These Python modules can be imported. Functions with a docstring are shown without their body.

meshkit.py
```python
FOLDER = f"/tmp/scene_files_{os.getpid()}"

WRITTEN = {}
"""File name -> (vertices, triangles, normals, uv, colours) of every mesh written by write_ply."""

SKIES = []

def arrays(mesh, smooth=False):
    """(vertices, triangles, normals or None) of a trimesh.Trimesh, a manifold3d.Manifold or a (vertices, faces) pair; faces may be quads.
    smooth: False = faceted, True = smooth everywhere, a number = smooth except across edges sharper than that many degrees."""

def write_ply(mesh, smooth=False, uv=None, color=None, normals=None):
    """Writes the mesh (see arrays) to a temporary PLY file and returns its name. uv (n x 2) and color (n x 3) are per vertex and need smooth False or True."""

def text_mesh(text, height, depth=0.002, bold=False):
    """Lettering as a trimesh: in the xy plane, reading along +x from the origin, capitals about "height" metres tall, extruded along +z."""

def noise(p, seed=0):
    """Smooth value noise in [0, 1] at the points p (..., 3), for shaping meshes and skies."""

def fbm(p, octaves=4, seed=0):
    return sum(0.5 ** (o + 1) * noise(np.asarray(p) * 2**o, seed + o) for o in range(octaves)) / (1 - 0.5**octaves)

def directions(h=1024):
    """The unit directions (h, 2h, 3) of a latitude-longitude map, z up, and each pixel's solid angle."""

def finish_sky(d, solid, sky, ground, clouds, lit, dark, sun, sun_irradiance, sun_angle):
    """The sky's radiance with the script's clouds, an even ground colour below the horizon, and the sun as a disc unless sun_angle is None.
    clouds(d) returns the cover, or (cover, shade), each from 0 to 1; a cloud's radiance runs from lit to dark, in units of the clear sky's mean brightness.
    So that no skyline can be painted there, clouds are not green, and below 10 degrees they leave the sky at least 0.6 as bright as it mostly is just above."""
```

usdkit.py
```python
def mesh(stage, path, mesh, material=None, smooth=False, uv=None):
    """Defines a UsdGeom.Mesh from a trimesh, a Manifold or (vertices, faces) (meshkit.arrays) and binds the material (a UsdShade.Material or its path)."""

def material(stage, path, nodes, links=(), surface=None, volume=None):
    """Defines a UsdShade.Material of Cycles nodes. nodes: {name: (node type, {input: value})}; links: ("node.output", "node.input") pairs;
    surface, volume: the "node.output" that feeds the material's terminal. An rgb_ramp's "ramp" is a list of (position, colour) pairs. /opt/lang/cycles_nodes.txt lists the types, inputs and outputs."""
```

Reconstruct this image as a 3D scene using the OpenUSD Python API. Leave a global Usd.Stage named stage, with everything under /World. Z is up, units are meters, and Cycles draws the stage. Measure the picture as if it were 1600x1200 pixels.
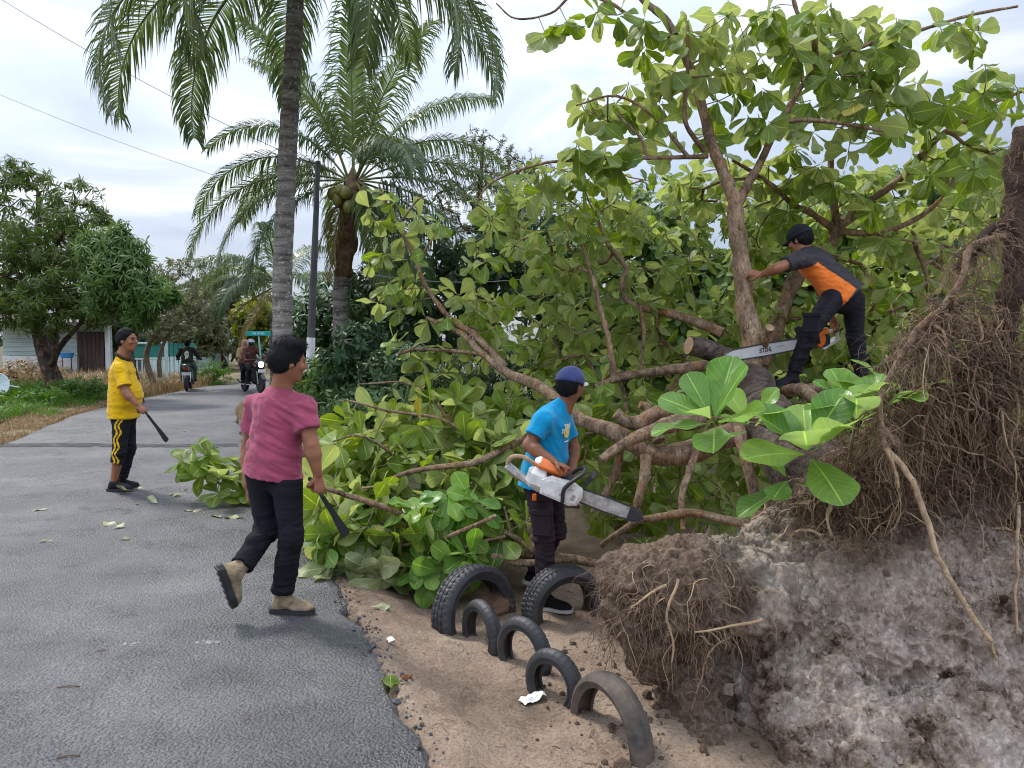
import math, random
import numpy as np
import trimesh, usdkit, meshkit
from shapely.geometry import Polygon, Point
from pxr import Usd, UsdGeom, UsdLux, UsdShade, Gf, Sdf

random.seed(7)
R = np.random.default_rng(11)
stage = Usd.Stage.CreateInMemory()
UsdGeom.SetStageUpAxis(stage, 'Z')
UsdGeom.SetStageMetersPerUnit(stage, 1.0)
UsdGeom.Xform.Define(stage, '/World')
stage.SetDefaultPrim(stage.GetPrimAtPath('/World'))
UsdGeom.Scope.Define(stage, '/World/Looks')

# ------------------------------------------------------------------ camera
EYE, PITCH, FPX = 1.58, math.radians(3.1), 1200.0
cam = UsdGeom.Camera.Define(stage, '/World/camera')
cam.AddTranslateOp().Set(Gf.Vec3d(0, 0, EYE))
cam.AddRotateXOp().Set(90 - math.degrees(PITCH))
cam.CreateHorizontalApertureAttr(36.0)
cam.CreateVerticalApertureAttr(27.0)
cam.CreateFocalLengthAttr(27.0)
cam.CreateClippingRangeAttr(Gf.Vec2f(0.05, 5000))
cam.CreateExposureAttr(1.12)

# ------------------------------------------------------------------ sky and sun (bright overcast, sun veiled high on the left ahead)
SUN_EL = math.radians(52); SUN_AZ = math.radians(-48)          # azimuth from +y towards +x
usdkit.material(stage, '/World/Looks/sky', {
    'tc': ('texture_coordinate', {}),
    'sky': ('sky_texture', {'sky_type': 'single_scattering', 'sun_disc': False, 'sun_elevation': SUN_EL, 'sun_rotation': SUN_AZ, 'aerosol_density': 2.0}),
    'map': ('mapping', {'scale': (1.3, 1.3, 5.0), 'location': (0.35, 0.2, 0.1)}),
    'n': ('noise_texture', {'scale': 1.7, 'detail': 7.0, 'roughness': 0.56, 'distortion': 0.5}),
    'map2': ('mapping', {'scale': (1.0, 1.0, 2.2), 'location': (2.4, 0.7, 0.3)}),
    'n2': ('noise_texture', {'scale': 1.1, 'detail': 4.0, 'roughness': 0.5}),
    'cover': ('rgb_ramp', {'ramp': [(0.0, (.70, .70, .70)), (0.45, (.80, .80, .80)), (0.62, (1, 1, 1))]}),
    'cloud': ('rgb_ramp', {'ramp': [(0.30, (2.5, 2.85, 3.6)), (0.42, (3.1, 3.5, 4.4)), (0.53, (3.75, 4.15, 5.0)), (0.66, (6.0, 6.1, 6.4)), (0.8, (7.4, 7.3, 7.2))]}),
    'mix': ('mix_color', {'use_clamp': False}), 'sep': ('separate_xyz', {}), 'cie': ('map_range', {'from_min': 0.0, 'from_max': 1.0, 'to_min': .62, 'to_max': 2.2, 'clamp': True}), 'cl': ('vector_math', {'math_type': 'scale'}), 'sd': ('vector_math', {'math_type': 'dot_product', 'vector2': (math.sin(SUN_AZ) * math.cos(SUN_EL), math.cos(SUN_AZ) * math.cos(SUN_EL), math.sin(SUN_EL))}), 'glow': ('map_range', {'from_min': .2, 'from_max': .95, 'to_min': .74, 'to_max': 1.22, 'clamp': True}), 'pr': ('math', {'math_type': 'multiply'}),   # an overcast sky is brighter overhead and towards the veiled sun
    'bg': ('background_shader', {'strength': 0.1}),
}, [('tc.generated', 'map.vector'), ('map.vector', 'n.vector'), ('tc.generated', 'map2.vector'), ('map2.vector', 'n2.vector'),
    ('n2.fac', 'cover.fac'), ('n.fac', 'cloud.fac'), ('cover.color', 'mix.fac'), ('sky.color', 'mix.a'), ('tc.generated', 'sep.vector'), ('sep.z', 'cie.value'), ('cloud.color', 'cl.vector1'), ('tc.generated', 'sd.vector1'), ('sd.value', 'glow.value'), ('cie.result', 'pr.value1'), ('glow.result', 'pr.value2'), ('pr.value', 'cl.scale'), ('cl.vector', 'mix.b'),
    ('mix.result', 'bg.color')], surface='bg.background')
dome = UsdLux.DomeLight.Define(stage, '/World/sky')
UsdShade.MaterialBindingAPI.Apply(dome.GetPrim()).Bind(UsdShade.Material.Get(stage, '/World/Looks/sky'))
dome.GetPrim().SetCustomDataByKey('kind', 'structure')
sun = UsdLux.DistantLight.Define(stage, '/World/sun')
sun.CreateIntensityAttr(0.4); sun.CreateAngleAttr(10.0); sun.CreateColorAttr(Gf.Vec3f(1.0, 0.96, 0.90))
sun.GetPrim().CreateAttribute('inputs:normalize', Sdf.ValueTypeNames.Bool).Set(True)
sun.AddRotateZOp().Set(math.degrees(-SUN_AZ)); sun.AddRotateXOp().Set(-(90 - math.degrees(SUN_EL)))

# ------------------------------------------------------------------ placing: a line of sight and a distance give a point of the place
CP, SP = math.cos(PITCH), math.sin(PITCH)
def P(px, py, d):
    a, b = (px - 800) / FPX, (600 - py) / FPX
    y, z = CP + b * SP, -SP + b * CP
    return np.array([a / y * d, d, EYE + z / y * d])
def G(px, py, z=0.0):
    b = (600 - py) / FPX
    y, zz = CP + b * SP, -SP + b * CP
    return P(px, py, (z - EYE) * y / zz)
def PP(l):
    return np.array([P(*q) for q in l])
def unit(v):
    v = np.asarray(v, float); return v / (np.linalg.norm(v, axis=-1, keepdims=True) + 1e-12)
def smooth01(x): x = np.clip(x, 0, 1); return x * x * (3 - 2 * x)

# ------------------------------------------------------------------ scene building
ORIGIN, USED = {}, {}
def numbered(parent, name):
    k = (parent, name); n = USED.get(k, -1) + 1; USED[k] = n
    return f'{parent}/{name}' if n == 0 else f'{parent}/{name}_{n:03d}'
def tag(path, label=None, cat=None, group=None, kind=None):
    p = stage.GetPrimAtPath(path)
    for k, v in (('label', label), ('category', cat), ('group', group), ('kind', kind)):
        if v: p.SetCustomDataByKey(k, v)
    return path
def thing(name, label, cat, loc=(0, 0, 0), group=None, kind=None):
    path = numbered('/World', name)
    x = UsdGeom.Xform.Define(stage, path); x.AddTranslateOp().Set(Gf.Vec3d(*map(float, loc)))
    ORIGIN[path] = np.array(loc, float)
    return tag(path, label, cat, group, kind)
def cat(ms):
    ms = [m for m in ms if m is not None and len(m[0])]
    o = np.cumsum([0] + [len(m[0]) for m in ms])
    v = np.vstack([m[0] for m in ms])
    fs = [tri(m[1]) + k for m, k in zip(ms, o)]
    uv = np.vstack([m[2] for m in ms]) if ms and all(len(m) > 2 and m[2] is not None for m in ms) else None
    return (v, np.vstack(fs), uv)
def tri(f):
    f = np.asarray(f, int)
    return np.vstack([f[:, [0, 1, 2]], f[:, [0, 2, 3]]]) if f.shape[1] == 4 else f
def tm(m): return (np.array(m.vertices), np.array(m.faces), None)
def obj(name, m, mat, parent='/World', smooth=False, label=None, cat_=None, group=None, kind=None):
    """One mesh given in world coordinates, as a child of parent."""
    path = numbered(parent, name)
    top = '/'.join(path.split('/')[:3])
    if not isinstance(m, tuple): m = tm(m)
    v, f = np.asarray(m[0], float), tri(m[1])
    uv = m[2] if len(m) > 2 else None
    if parent == '/World':
        o = (v.min(0) + v.max(0)) / 2; o[2] = v[:, 2].min(); ORIGIN[path] = o
    o = ORIGIN.get(top, np.zeros(3))
    g = usdkit.mesh(stage, path, (v - o, f), '/World/Looks/' + mat, smooth=(smooth if uv is None else bool(smooth)), uv=uv)
    if parent == '/World': g.AddTranslateOp().Set(Gf.Vec3d(*map(float, o)))
    tag(path, label, cat_, group, kind)
    return path
def copy_of(src, loc, rz, label, cat_, group):
    path = numbered('/World', src.rsplit('/', 1)[1].rstrip('0123456789').rstrip('_') if src[-3:].isdigit() else src.rsplit('/', 1)[1])
    x = UsdGeom.Xform.Define(stage, path); x.AddTranslateOp().Set(Gf.Vec3d(*map(float, loc))); x.AddRotateZOp().Set(rz)
    x.GetPrim().GetReferences().AddInternalReference(src); x.GetPrim().SetInstanceable(True)
    return tag(path, label, cat_, group)

# ------------------------------------------------------------------ shapes
def spline(pts, n):
    """Catmull-Rom through pts, n points evenly spread."""
    p = np.asarray(pts, float)
    if len(p) == 2: return p[0] + (p[1] - p[0]) * np.linspace(0, 1, n)[:, None]
    q = np.vstack([2 * p[0] - p[1], p, 2 * p[-1] - p[-2]])
    t = np.linspace(0, len(p) - 1, n); i = np.minimum(t.astype(int), len(p) - 2); u = (t - i)[:, None]
    a, b, c, d = q[i], q[i + 1], q[i + 2], q[i + 3]
    return 0.5 * (2 * b + (c - a) * u + (2 * a - 5 * b + 4 * c - d) * u ** 2 + (3 * b - a - 3 * c + d) * u ** 3)
def frames(p):
    t = unit(np.gradient(p, axis=0))
    a = np.zeros_like(p)
    x = np.cross(t[0], [0, 0, 1.0] if abs(t[0, 2]) < .9 else [1.0, 0, 0]); x = unit(x)
    for i in range(len(p)):
        x = unit(x - t[i] * np.dot(x, t[i])); a[i] = x
    return t, a, np.cross(t, a)
def tube(pts, r, sides=8, caps=True, rough=0.0, seed=0, flat=None):
    """A tube round pts; r one radius or one per point; rough = lumpy bark, as a share of the radius."""
    p = np.asarray(pts, float); n = len(p)
    r = np.broadcast_to(np.asarray(r, float), (n,)) if np.ndim(r) < 2 else r
    t, a, b = frames(p)
    ang = np.arange(sides) * 2 * np.pi / sides
    rr = np.repeat(r[:, None], sides, 1)
    if rough:
        q = p[:, None] + rr[..., None] * (np.cos(ang)[None, :, None] * a[:, None] + np.sin(ang)[None, :, None] * b[:, None])
        s = 1.0 / (r.max() * 1.3)
        rr = rr * (1 + rough * 2 * (meshkit.fbm(q * s, 3, seed) - .5))
    ca, sa = np.cos(ang), np.sin(ang)
    if flat: sa = sa * flat
    v = p[:, None] + rr[..., None] * (ca[None, :, None] * a[:, None] + sa[None, :, None] * b[:, None])
    i, j = np.meshgrid(np.arange(n - 1), np.arange(sides), indexing='ij')
    q = np.stack([i * sides + j, i * sides + (j + 1) % sides, (i + 1) * sides + (j + 1) % sides, (i + 1) * sides + j], -1).reshape(-1, 4)
    v = v.reshape(-1, 3); f = tri(q)
    if caps:
        k = len(v); v = np.vstack([v, p[0], p[-1]])
        j = np.arange(sides); e = (n - 1) * sides
        f = np.vstack([f, np.stack([np.full(sides, k), (j + 1) % sides, j], 1), np.stack([np.full(sides, k + 1), e + j, e + (j + 1) % sides], 1)])
    return (v, f, None)
def box(c, s, rz=0, M=None, bevel=0.0):
    """A box with chamfered edges."""
    s = np.asarray(s, float) / 2
    if bevel:
        b = min(bevel, s.min() * .9); pts = []
        for sx in (-1, 1):
            for sy in (-1, 1):
                for sz in (-1, 1):
                    for k in range(3):
                        q = s - b; q[k] = s[k]; pts.append(q * (sx, sy, sz))
        m = trimesh.convex.convex_hull(np.array(pts)); v, f = np.array(m.vertices), np.array(m.faces)
    else:
        m = trimesh.creation.box(s * 2); v, f = np.array(m.vertices), np.array(m.faces)
    if M is None:
        c_, s_ = math.cos(rz), math.sin(rz); M = np.array([[c_, -s_, 0], [s_, c_, 0], [0, 0, 1]])
    return (v @ np.asarray(M).T + c, f, None)
def extrude(poly, M, o, depth):
    """A polygon in the plane of M's first two columns, extruded along the third."""
    m = trimesh.creation.extrude_polygon(Polygon(poly) if not isinstance(poly, Polygon) else poly, depth, engine='earcut')
    return (np.array(m.vertices) @ np.asarray(M).T + o, np.array(m.faces), None)
def lettering(text, h, M, o, depth=.002, bold=False, center=True):
    m = meshkit.text_mesh(text, h, depth, bold); v = np.array(m.vertices)
    if center: v[:, :2] -= (v[:, :2].min(0) + v[:, :2].max(0)) / 2
    return (v @ np.asarray(M).T + o, np.array(m.faces), None)
def lathe(prof, c, M=np.eye(3), n=24):
    """(radius, height) pairs turned about M's third column."""
    p = np.asarray(prof, float); a = np.arange(n) * 2 * np.pi / n
    v = np.stack([p[:, 0, None] * np.cos(a), p[:, 0, None] * np.sin(a), np.repeat(p[:, 1, None], n, 1)], -1)
    i, j = np.meshgrid(np.arange(len(p) - 1), np.arange(n), indexing='ij')
    q = np.stack([i * n + j, i * n + (j + 1) % n, (i + 1) * n + (j + 1) % n, (i + 1) * n + j], -1).reshape(-1, 4)
    return (v.reshape(-1, 3) @ np.asarray(M).T + c, tri(q), None)

# ------------------------------------------------------------------ implicit shapes: smooth unions on a grid, then surface nets
class Field:
    def __init__(s, lo, hi, h):
        s.lo, s.h = np.asarray(lo, float), h
        s.n = np.ceil((np.asarray(hi) - lo) / h).astype(int) + 1
        s.ax = [s.lo[k] + h * np.arange(s.n[k]) for k in range(3)]
        s.D = np.full(s.n, 0.2, np.float32)
    def sub(s, lo, hi):
        a = np.clip(np.floor((np.asarray(lo) - s.lo) / s.h).astype(int), 0, s.n); b = np.clip(np.ceil((np.asarray(hi) - s.lo) / s.h).astype(int) + 1, 0, s.n)
        return tuple(slice(x, y) for x, y in zip(a, b))
    def grid(s, sl):
        g = np.meshgrid(*[s.ax[k][sl[k]] for k in range(3)], indexing='ij')
        return np.stack(g, -1).astype(np.float32)
    def put(s, sl, d, k):
        D = s.D[sl]
        if k > 0:
            hh = np.clip(.5 + .5 * (D - d) / k, 0, 1); s.D[sl] = D * (1 - hh) + d * hh - k * hh * (1 - hh)
        else: s.D[sl] = np.minimum(D, d)
    def cone(s, a, b, ra, rb, k=.02, flat=None, cut=None):
        """Round cone; flat = (direction, share): thinner along a direction; cut = [(point, normal)]: planes that end it."""
        a, b = np.asarray(a, float), np.asarray(b, float); m = max(ra, rb) + 2.5 * k + 3 * s.h
        sl = s.sub(np.minimum(a, b) - m, np.maximum(a, b) + m); p = s.grid(sl)
        if p.size == 0: return
        q = p - a.astype(np.float32); ab = (b - a)
        if flat is not None:
            dr, sh = unit(flat[0]), flat[1]
            q = q + (q @ dr.astype(np.float32))[..., None] * dr.astype(np.float32) * (1 / sh - 1)
            ab = ab + (ab @ dr) * dr * (1 / sh - 1)
        L2 = max(ab @ ab, 1e-12)
        t = np.clip((q @ ab.astype(np.float32)) / L2, 0, 1)
        d = np.linalg.norm(q - t[..., None] * ab.astype(np.float32), axis=-1) - (ra + (rb - ra) * t)
        if flat is not None: d = np.where(d < 0, d * sh, d * (sh + 1) / 2)
        for c, n in cut or []: d = np.maximum(d, (p - np.asarray(c, np.float32)) @ unit(n).astype(np.float32))
        s.put(sl, d, k)
    def ell(s, c, r, M=np.eye(3), k=.02, carve=False):
        r = np.asarray(r, float); m = r.max() + 2.5 * k + 3 * s.h
        sl = s.sub(np.asarray(c) - m, np.asarray(c) + m); p = s.grid(sl)
        if p.size == 0: return
        q = (p - np.asarray(c, np.float32)) @ np.asarray(M, np.float32)
        k0 = np.linalg.norm(q / r.astype(np.float32), axis=-1); k1 = np.linalg.norm(q / (r * r).astype(np.float32), axis=-1)
        d = k0 * (k0 - 1) / np.maximum(k1, 1e-6)
        if carve:
            D = s.D[sl]; hh = np.clip(.5 - .5 * (D + d) / k, 0, 1); s.D[sl] = D * (1 - hh) - d * hh + k * hh * (1 - hh)
        else: s.put(sl, d, k)
    def cut(s, c, n):
        for i in range(s.n[0]):
            sl = (slice(i, i + 1), slice(None), slice(None)); p = s.grid(sl)
            s.D[sl] = np.maximum(s.D[sl], (p - np.asarray(c, np.float32)) @ unit(n).astype(np.float32))
    def mesh(s):
        D = s.D.copy(); D[0] = D[-1] = .2; D[:, 0] = D[:, -1] = .2; D[:, :, 0] = D[:, :, -1] = .2
        I = D < 0
        cnt = sum(I[a:D.shape[0] - 1 + a, b:D.shape[1] - 1 + b, c:D.shape[2] - 1 + c].astype(np.int8) for a in (0, 1) for b in (0, 1) for c in (0, 1))
        cells = np.argwhere((cnt > 0) & (cnt < 8))
        idx = np.full(np.array(D.shape) - 1, -1, np.int64); idx[tuple(cells.T)] = np.arange(len(cells))
        off = np.array([(a, b, c) for a in (0, 1) for b in (0, 1) for c in (0, 1)])
        val = np.stack([D[tuple((cells + o).T)] for o in off], 1)
        acc, num = np.zeros((len(cells), 3)), np.zeros(len(cells))
        for i in range(8):
            for j in range(i + 1, 8):
                if np.abs(off[i] - off[j]).sum() == 1:
                    m = (val[:, i] < 0) != (val[:, j] < 0)
                    t = val[m, i] / (val[m, i] - val[m, j])
                    acc[m] += off[i] + t[:, None] * (off[j] - off[i]); num[m] += 1
        v = s.lo + s.h * (cells + acc / num[:, None])
        fs = []
        for ax in range(3):
            u, w = (ax + 1) % 3, (ax + 2) % 3
            lo = [slice(None)] * 3; hi = [slice(None)] * 3; lo[ax] = slice(0, -1); hi[ax] = slice(1, None)
            A, B = I[tuple(lo)], I[tuple(hi)]
            e = np.argwhere(A != B); s_ = A[tuple(e.T)]
            e_ok = (e[:, u] > 0) & (e[:, w] > 0) & (e[:, u] < D.shape[u] - 1) & (e[:, w] < D.shape[w] - 1)
            e, s_ = e[e_ok], s_[e_ok]
            du, dw = np.zeros(3, int), np.zeros(3, int); du[u] = 1; dw[w] = 1
            q = np.stack([idx[tuple((e - du - dw).T)], idx[tuple((e - dw).T)], idx[tuple(e.T)], idx[tuple((e - du).T)]], 1)
            q[~s_] = q[~s_][:, ::-1]; fs.append(q)
        return (v, tri(np.vstack(fs)), None)
def normals(m):
    v, f = m[0], m[1]; n = np.zeros_like(v); fn = np.cross(v[f[:, 1]] - v[f[:, 0]], v[f[:, 2]] - v[f[:, 0]])
    for k in range(3): np.add.at(n, f[:, k], fn)
    return unit(n)
def relax(m, it=2, lam=.5):
    """Laplacian smoothing, volume kept (Taubin)."""
    v, f = m[0].copy(), m[1]; e = np.vstack([f[:, [0, 1]], f[:, [1, 2]], f[:, [2, 0]]])
    deg = np.bincount(e.ravel(), minlength=len(v)).astype(float)[:, None]
    for i in range(it * 2):
        a = np.zeros_like(v); np.add.at(a, e[:, 0], v[e[:, 1]]); np.add.at(a, e[:, 1], v[e[:, 0]])
        v = v + (lam if i % 2 == 0 else -lam * 1.03) * (a / np.maximum(deg, 1) - v)
    return (v, f, m[2])
def displace(m, fn):
    return (m[0] + normals(m) * fn(m[0])[:, None], m[1], m[2])
def split(m, mask):
    """(faces where mask, the others) as two meshes."""
    out = []
    for k in (mask, ~mask):
        f = m[1][k]
        if not len(f): out.append(None); continue
        u, inv = np.unique(f, return_inverse=True); out.append((m[0][u], inv.reshape(-1, 3), None))
    return out
# ------------------------------------------------------------------ looks
def look(name, col, rough=.7, spec=.4, vary=.0, scale=6.0, dark=None, bump=0.0, bscale=40.0, bdist=.01, metal=0.0, coat=0.0, sheen=0.0, detail=4.0, object_space=True, noise_rough=.55, stretch=None):
    """Principled with a noise between two tones, and relief."""
    nodes = {'p': ('principled_bsdf', {'base_color': col, 'roughness': rough, 'specular_ior_level': spec, 'metallic': metal, 'coat_weight': coat, 'sheen_weight': sheen}),
             'tc': ('texture_coordinate', {})}
    links = []; src = 'tc.object'
    if not object_space: nodes['geo'] = ('geometry', {}); src = 'geo.position'
    if stretch is not None:
        nodes['map'] = ('mapping', {'scale': stretch}); links.append((src, 'map.vector')); src = 'map.vector'
    if vary or dark is not None:
        d = dark if dark is not None else tuple(c * (1 - vary) for c in col)
        nodes['n'] = ('noise_texture', {'scale': scale, 'detail': detail, 'roughness': noise_rough})
        nodes['r'] = ('rgb_ramp', {'ramp': [(.32, d), (.66, col)]})
        links += [(src, 'n.vector'), ('n.fac', 'r.fac'), ('r.color', 'p.base_color')]
    if bump:
        nodes['bn'] = ('noise_texture', {'scale': bscale, 'detail': 5.0, 'roughness': .6})
        nodes['b'] = ('bump', {'strength': bump, 'distance': bdist})
        links += [(src, 'bn.vector'), ('bn.fac', 'b.height'), ('b.normal', 'p.normal')]
    usdkit.material(stage, '/World/Looks/' + name, nodes, links, surface='p.BSDF')
    return name

def leaf_look(name, a, b, under, trans=.35, rough=.45, veins=True, back_mix=.8, old=None):
    """Leaf blade: each leaf (mesh island and object) its own tone between a and b, paler underneath, light passing through; veins from the blade's own coordinates."""
    nodes = {'geo': ('geometry', {}), 'oi': ('object_info', {}),
             'add': ('math', {'math_type': 'add'}), 'fr': ('math', {'math_type': 'fraction'}),
             'ramp': ('rgb_ramp', {'ramp': [(0, a), (.55, tuple((x + y) / 2 for x, y in zip(a, b))), (.93, b), (.96, old or b), (1.0, old or b)]}),
             'n': ('noise_texture', {'scale': 9.0, 'detail': 3.0}), 'nr': ('rgb_ramp', {'ramp': [(.3, (.78, .78, .78)), (.7, (1.12, 1.12, 1.12))]}),
             'mul': ('mix_color', {'blend_type': 'multiply', 'fac': 1.0, 'use_clamp': False}),
             'spn': ('noise_texture', {'scale': 24.0, 'detail': 5.0, 'roughness': .65}), 'spr': ('rgb_ramp', {'ramp': [(.64, (0, 0, 0)), (.69, (.75, .75, .75))]}), 'spm': ('mix_color', {'b': tuple(.5 * x + y for x, y in zip(a, (.13, .07, .015)))}),
             'bk': ('math', {'math_type': 'multiply', 'value2': back_mix}),
             'und': ('mix_color', {'b': under}),
             'p': ('principled_bsdf', {'roughness': rough, 'specular_ior_level': .35}),
             'tr': ('translucent_bsdf', {}), 'hs': ('hsv', {'hue': .485, 'saturation': 1.15, 'value': 1.55}),
             'mx': ('mix_closure', {'fac': trans})}
    links = [('geo.random_per_island', 'add.value1'), ('oi.random', 'add.value2'), ('add.value', 'fr.value1'), ('fr.value', 'ramp.fac'),
             ('geo.position', 'n.vector'), ('n.fac', 'nr.fac'), ('ramp.color', 'mul.a'), ('nr.color', 'mul.b'), ('geo.position', 'spn.vector'), ('spn.fac', 'spr.fac'), ('mul.result', 'spm.a'), ('spr.color', 'spm.fac'),
             ('geo.backfacing', 'bk.value1'), ('bk.value', 'und.fac'), ('spm.result', 'und.a'),
             ('und.result', 'p.base_color'), ('und.result', 'hs.color'), ('hs.color', 'tr.color'), ('p.BSDF', 'mx.closure1'), ('tr.BSDF', 'mx.closure2')]
    if veins:
        nodes |= {'uv': ('uvmap', {'attribute': 'st'}), 'sx': ('separate_xyz', {}),
                  'c': ('math', {'math_type': 'subtract', 'value2': .5}), 'ab': ('math', {'math_type': 'absolute'}),
                  'k': ('math', {'math_type': 'multiply_add', 'value2': -.55}), 'm': ('math', {'math_type': 'multiply', 'value2': 8.5}),
                  'pp': ('math', {'math_type': 'pingpong', 'value2': .5}), 'lt': ('map_range', {'from_min': 0.0, 'from_max': .09, 'to_min': .26, 'to_max': 0.0, 'clamp': True}),
                  'mid': ('map_range', {'from_min': .012, 'from_max': .03, 'to_min': .75, 'to_max': 0.0, 'clamp': True}),
                  'mxv': ('math', {'math_type': 'maximum'}), 'vein': ('mix_color', {'b': tuple(min(1, x * 1.7 + .03) for x in b)}),
                  'bp': ('bump', {'strength': .5, 'distance': .004})}
        links = [l for l in links if l[0] != 'und.result']
        links += [('uv.UV', 'sx.vector'), ('sx.y', 'c.value1'), ('c.value', 'ab.value1'), ('ab.value', 'k.value1'), ('sx.x', 'k.value3'), ('k.value', 'm.value1'), ('m.value', 'pp.value1'),
                  ('pp.value', 'lt.value'), ('ab.value', 'mid.value'), ('lt.result', 'mxv.value1'), ('mid.result', 'mxv.value2'), ('mxv.value', 'vein.fac'), ('und.result', 'vein.a'),
                  ('vein.result', 'p.base_color'), ('vein.result', 'hs.color'), ('mxv.value', 'bp.height'), ('bp.normal', 'p.normal')]
    usdkit.material(stage, '/World/Looks/' + name, nodes, links, surface='mx.closure')

leaf_look('almond_leaf', (.055, .122, .018), (.265, .36, .062), (.31, .36, .145), trans=.45, old=(.32, .27, .04))
leaf_look('almond_leaf_cut', (.20, .26, .10), (.34, .38, .18), (.36, .40, .22), trans=.30)
leaf_look('almond_leaf_young', (.11, .24, .05), (.24, .40, .07), (.24, .34, .13), trans=.45, rough=.32)
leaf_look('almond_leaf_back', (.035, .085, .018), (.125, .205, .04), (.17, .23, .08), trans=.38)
leaf_look('mango_leaf', (.030, .075, .014), (.115, .180, .028), (.08, .12, .035), trans=.3, veins=False, old=(.13, .19, .03))
leaf_look('feather_leaf', (.055, .125, .028), (.12, .22, .05), (.10, .16, .06), trans=.35, veins=False)
leaf_look('olive_leaf', (.065, .085, .035), (.14, .155, .065), (.14, .16, .08), trans=.3, veins=False)
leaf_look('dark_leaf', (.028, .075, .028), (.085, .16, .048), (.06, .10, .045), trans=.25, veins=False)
leaf_look('yellow_leaf', (.14, .17, .015), (.30, .30, .02), (.25, .25, .05), trans=.4, veins=False)
leaf_look('palm_leaf', (.055, .105, .034), (.125, .18, .055), (.14, .19, .08), trans=.28, rough=.35, veins=False, back_mix=.5)
leaf_look('palm_leaf_dry', (.13, .11, .03), (.25, .20, .05), (.22, .18, .07), trans=.3, veins=False)
leaf_look('grass_green', (.045, .12, .018), (.11, .22, .03), (.08, .17, .03), trans=.35, veins=False)
leaf_look('grass_dry', (.20, .145, .07), (.40, .29, .15), (.30, .22, .12), trans=.25, veins=False)
leaf_look('litter_leaf', (.20, .22, .10), (.34, .34, .19), (.30, .32, .18), trans=.1, veins=True)
leaf_look('litter_brown', (.20, .07, .025), (.36, .15, .04), (.30, .14, .05), trans=.1, veins=True)

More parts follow.
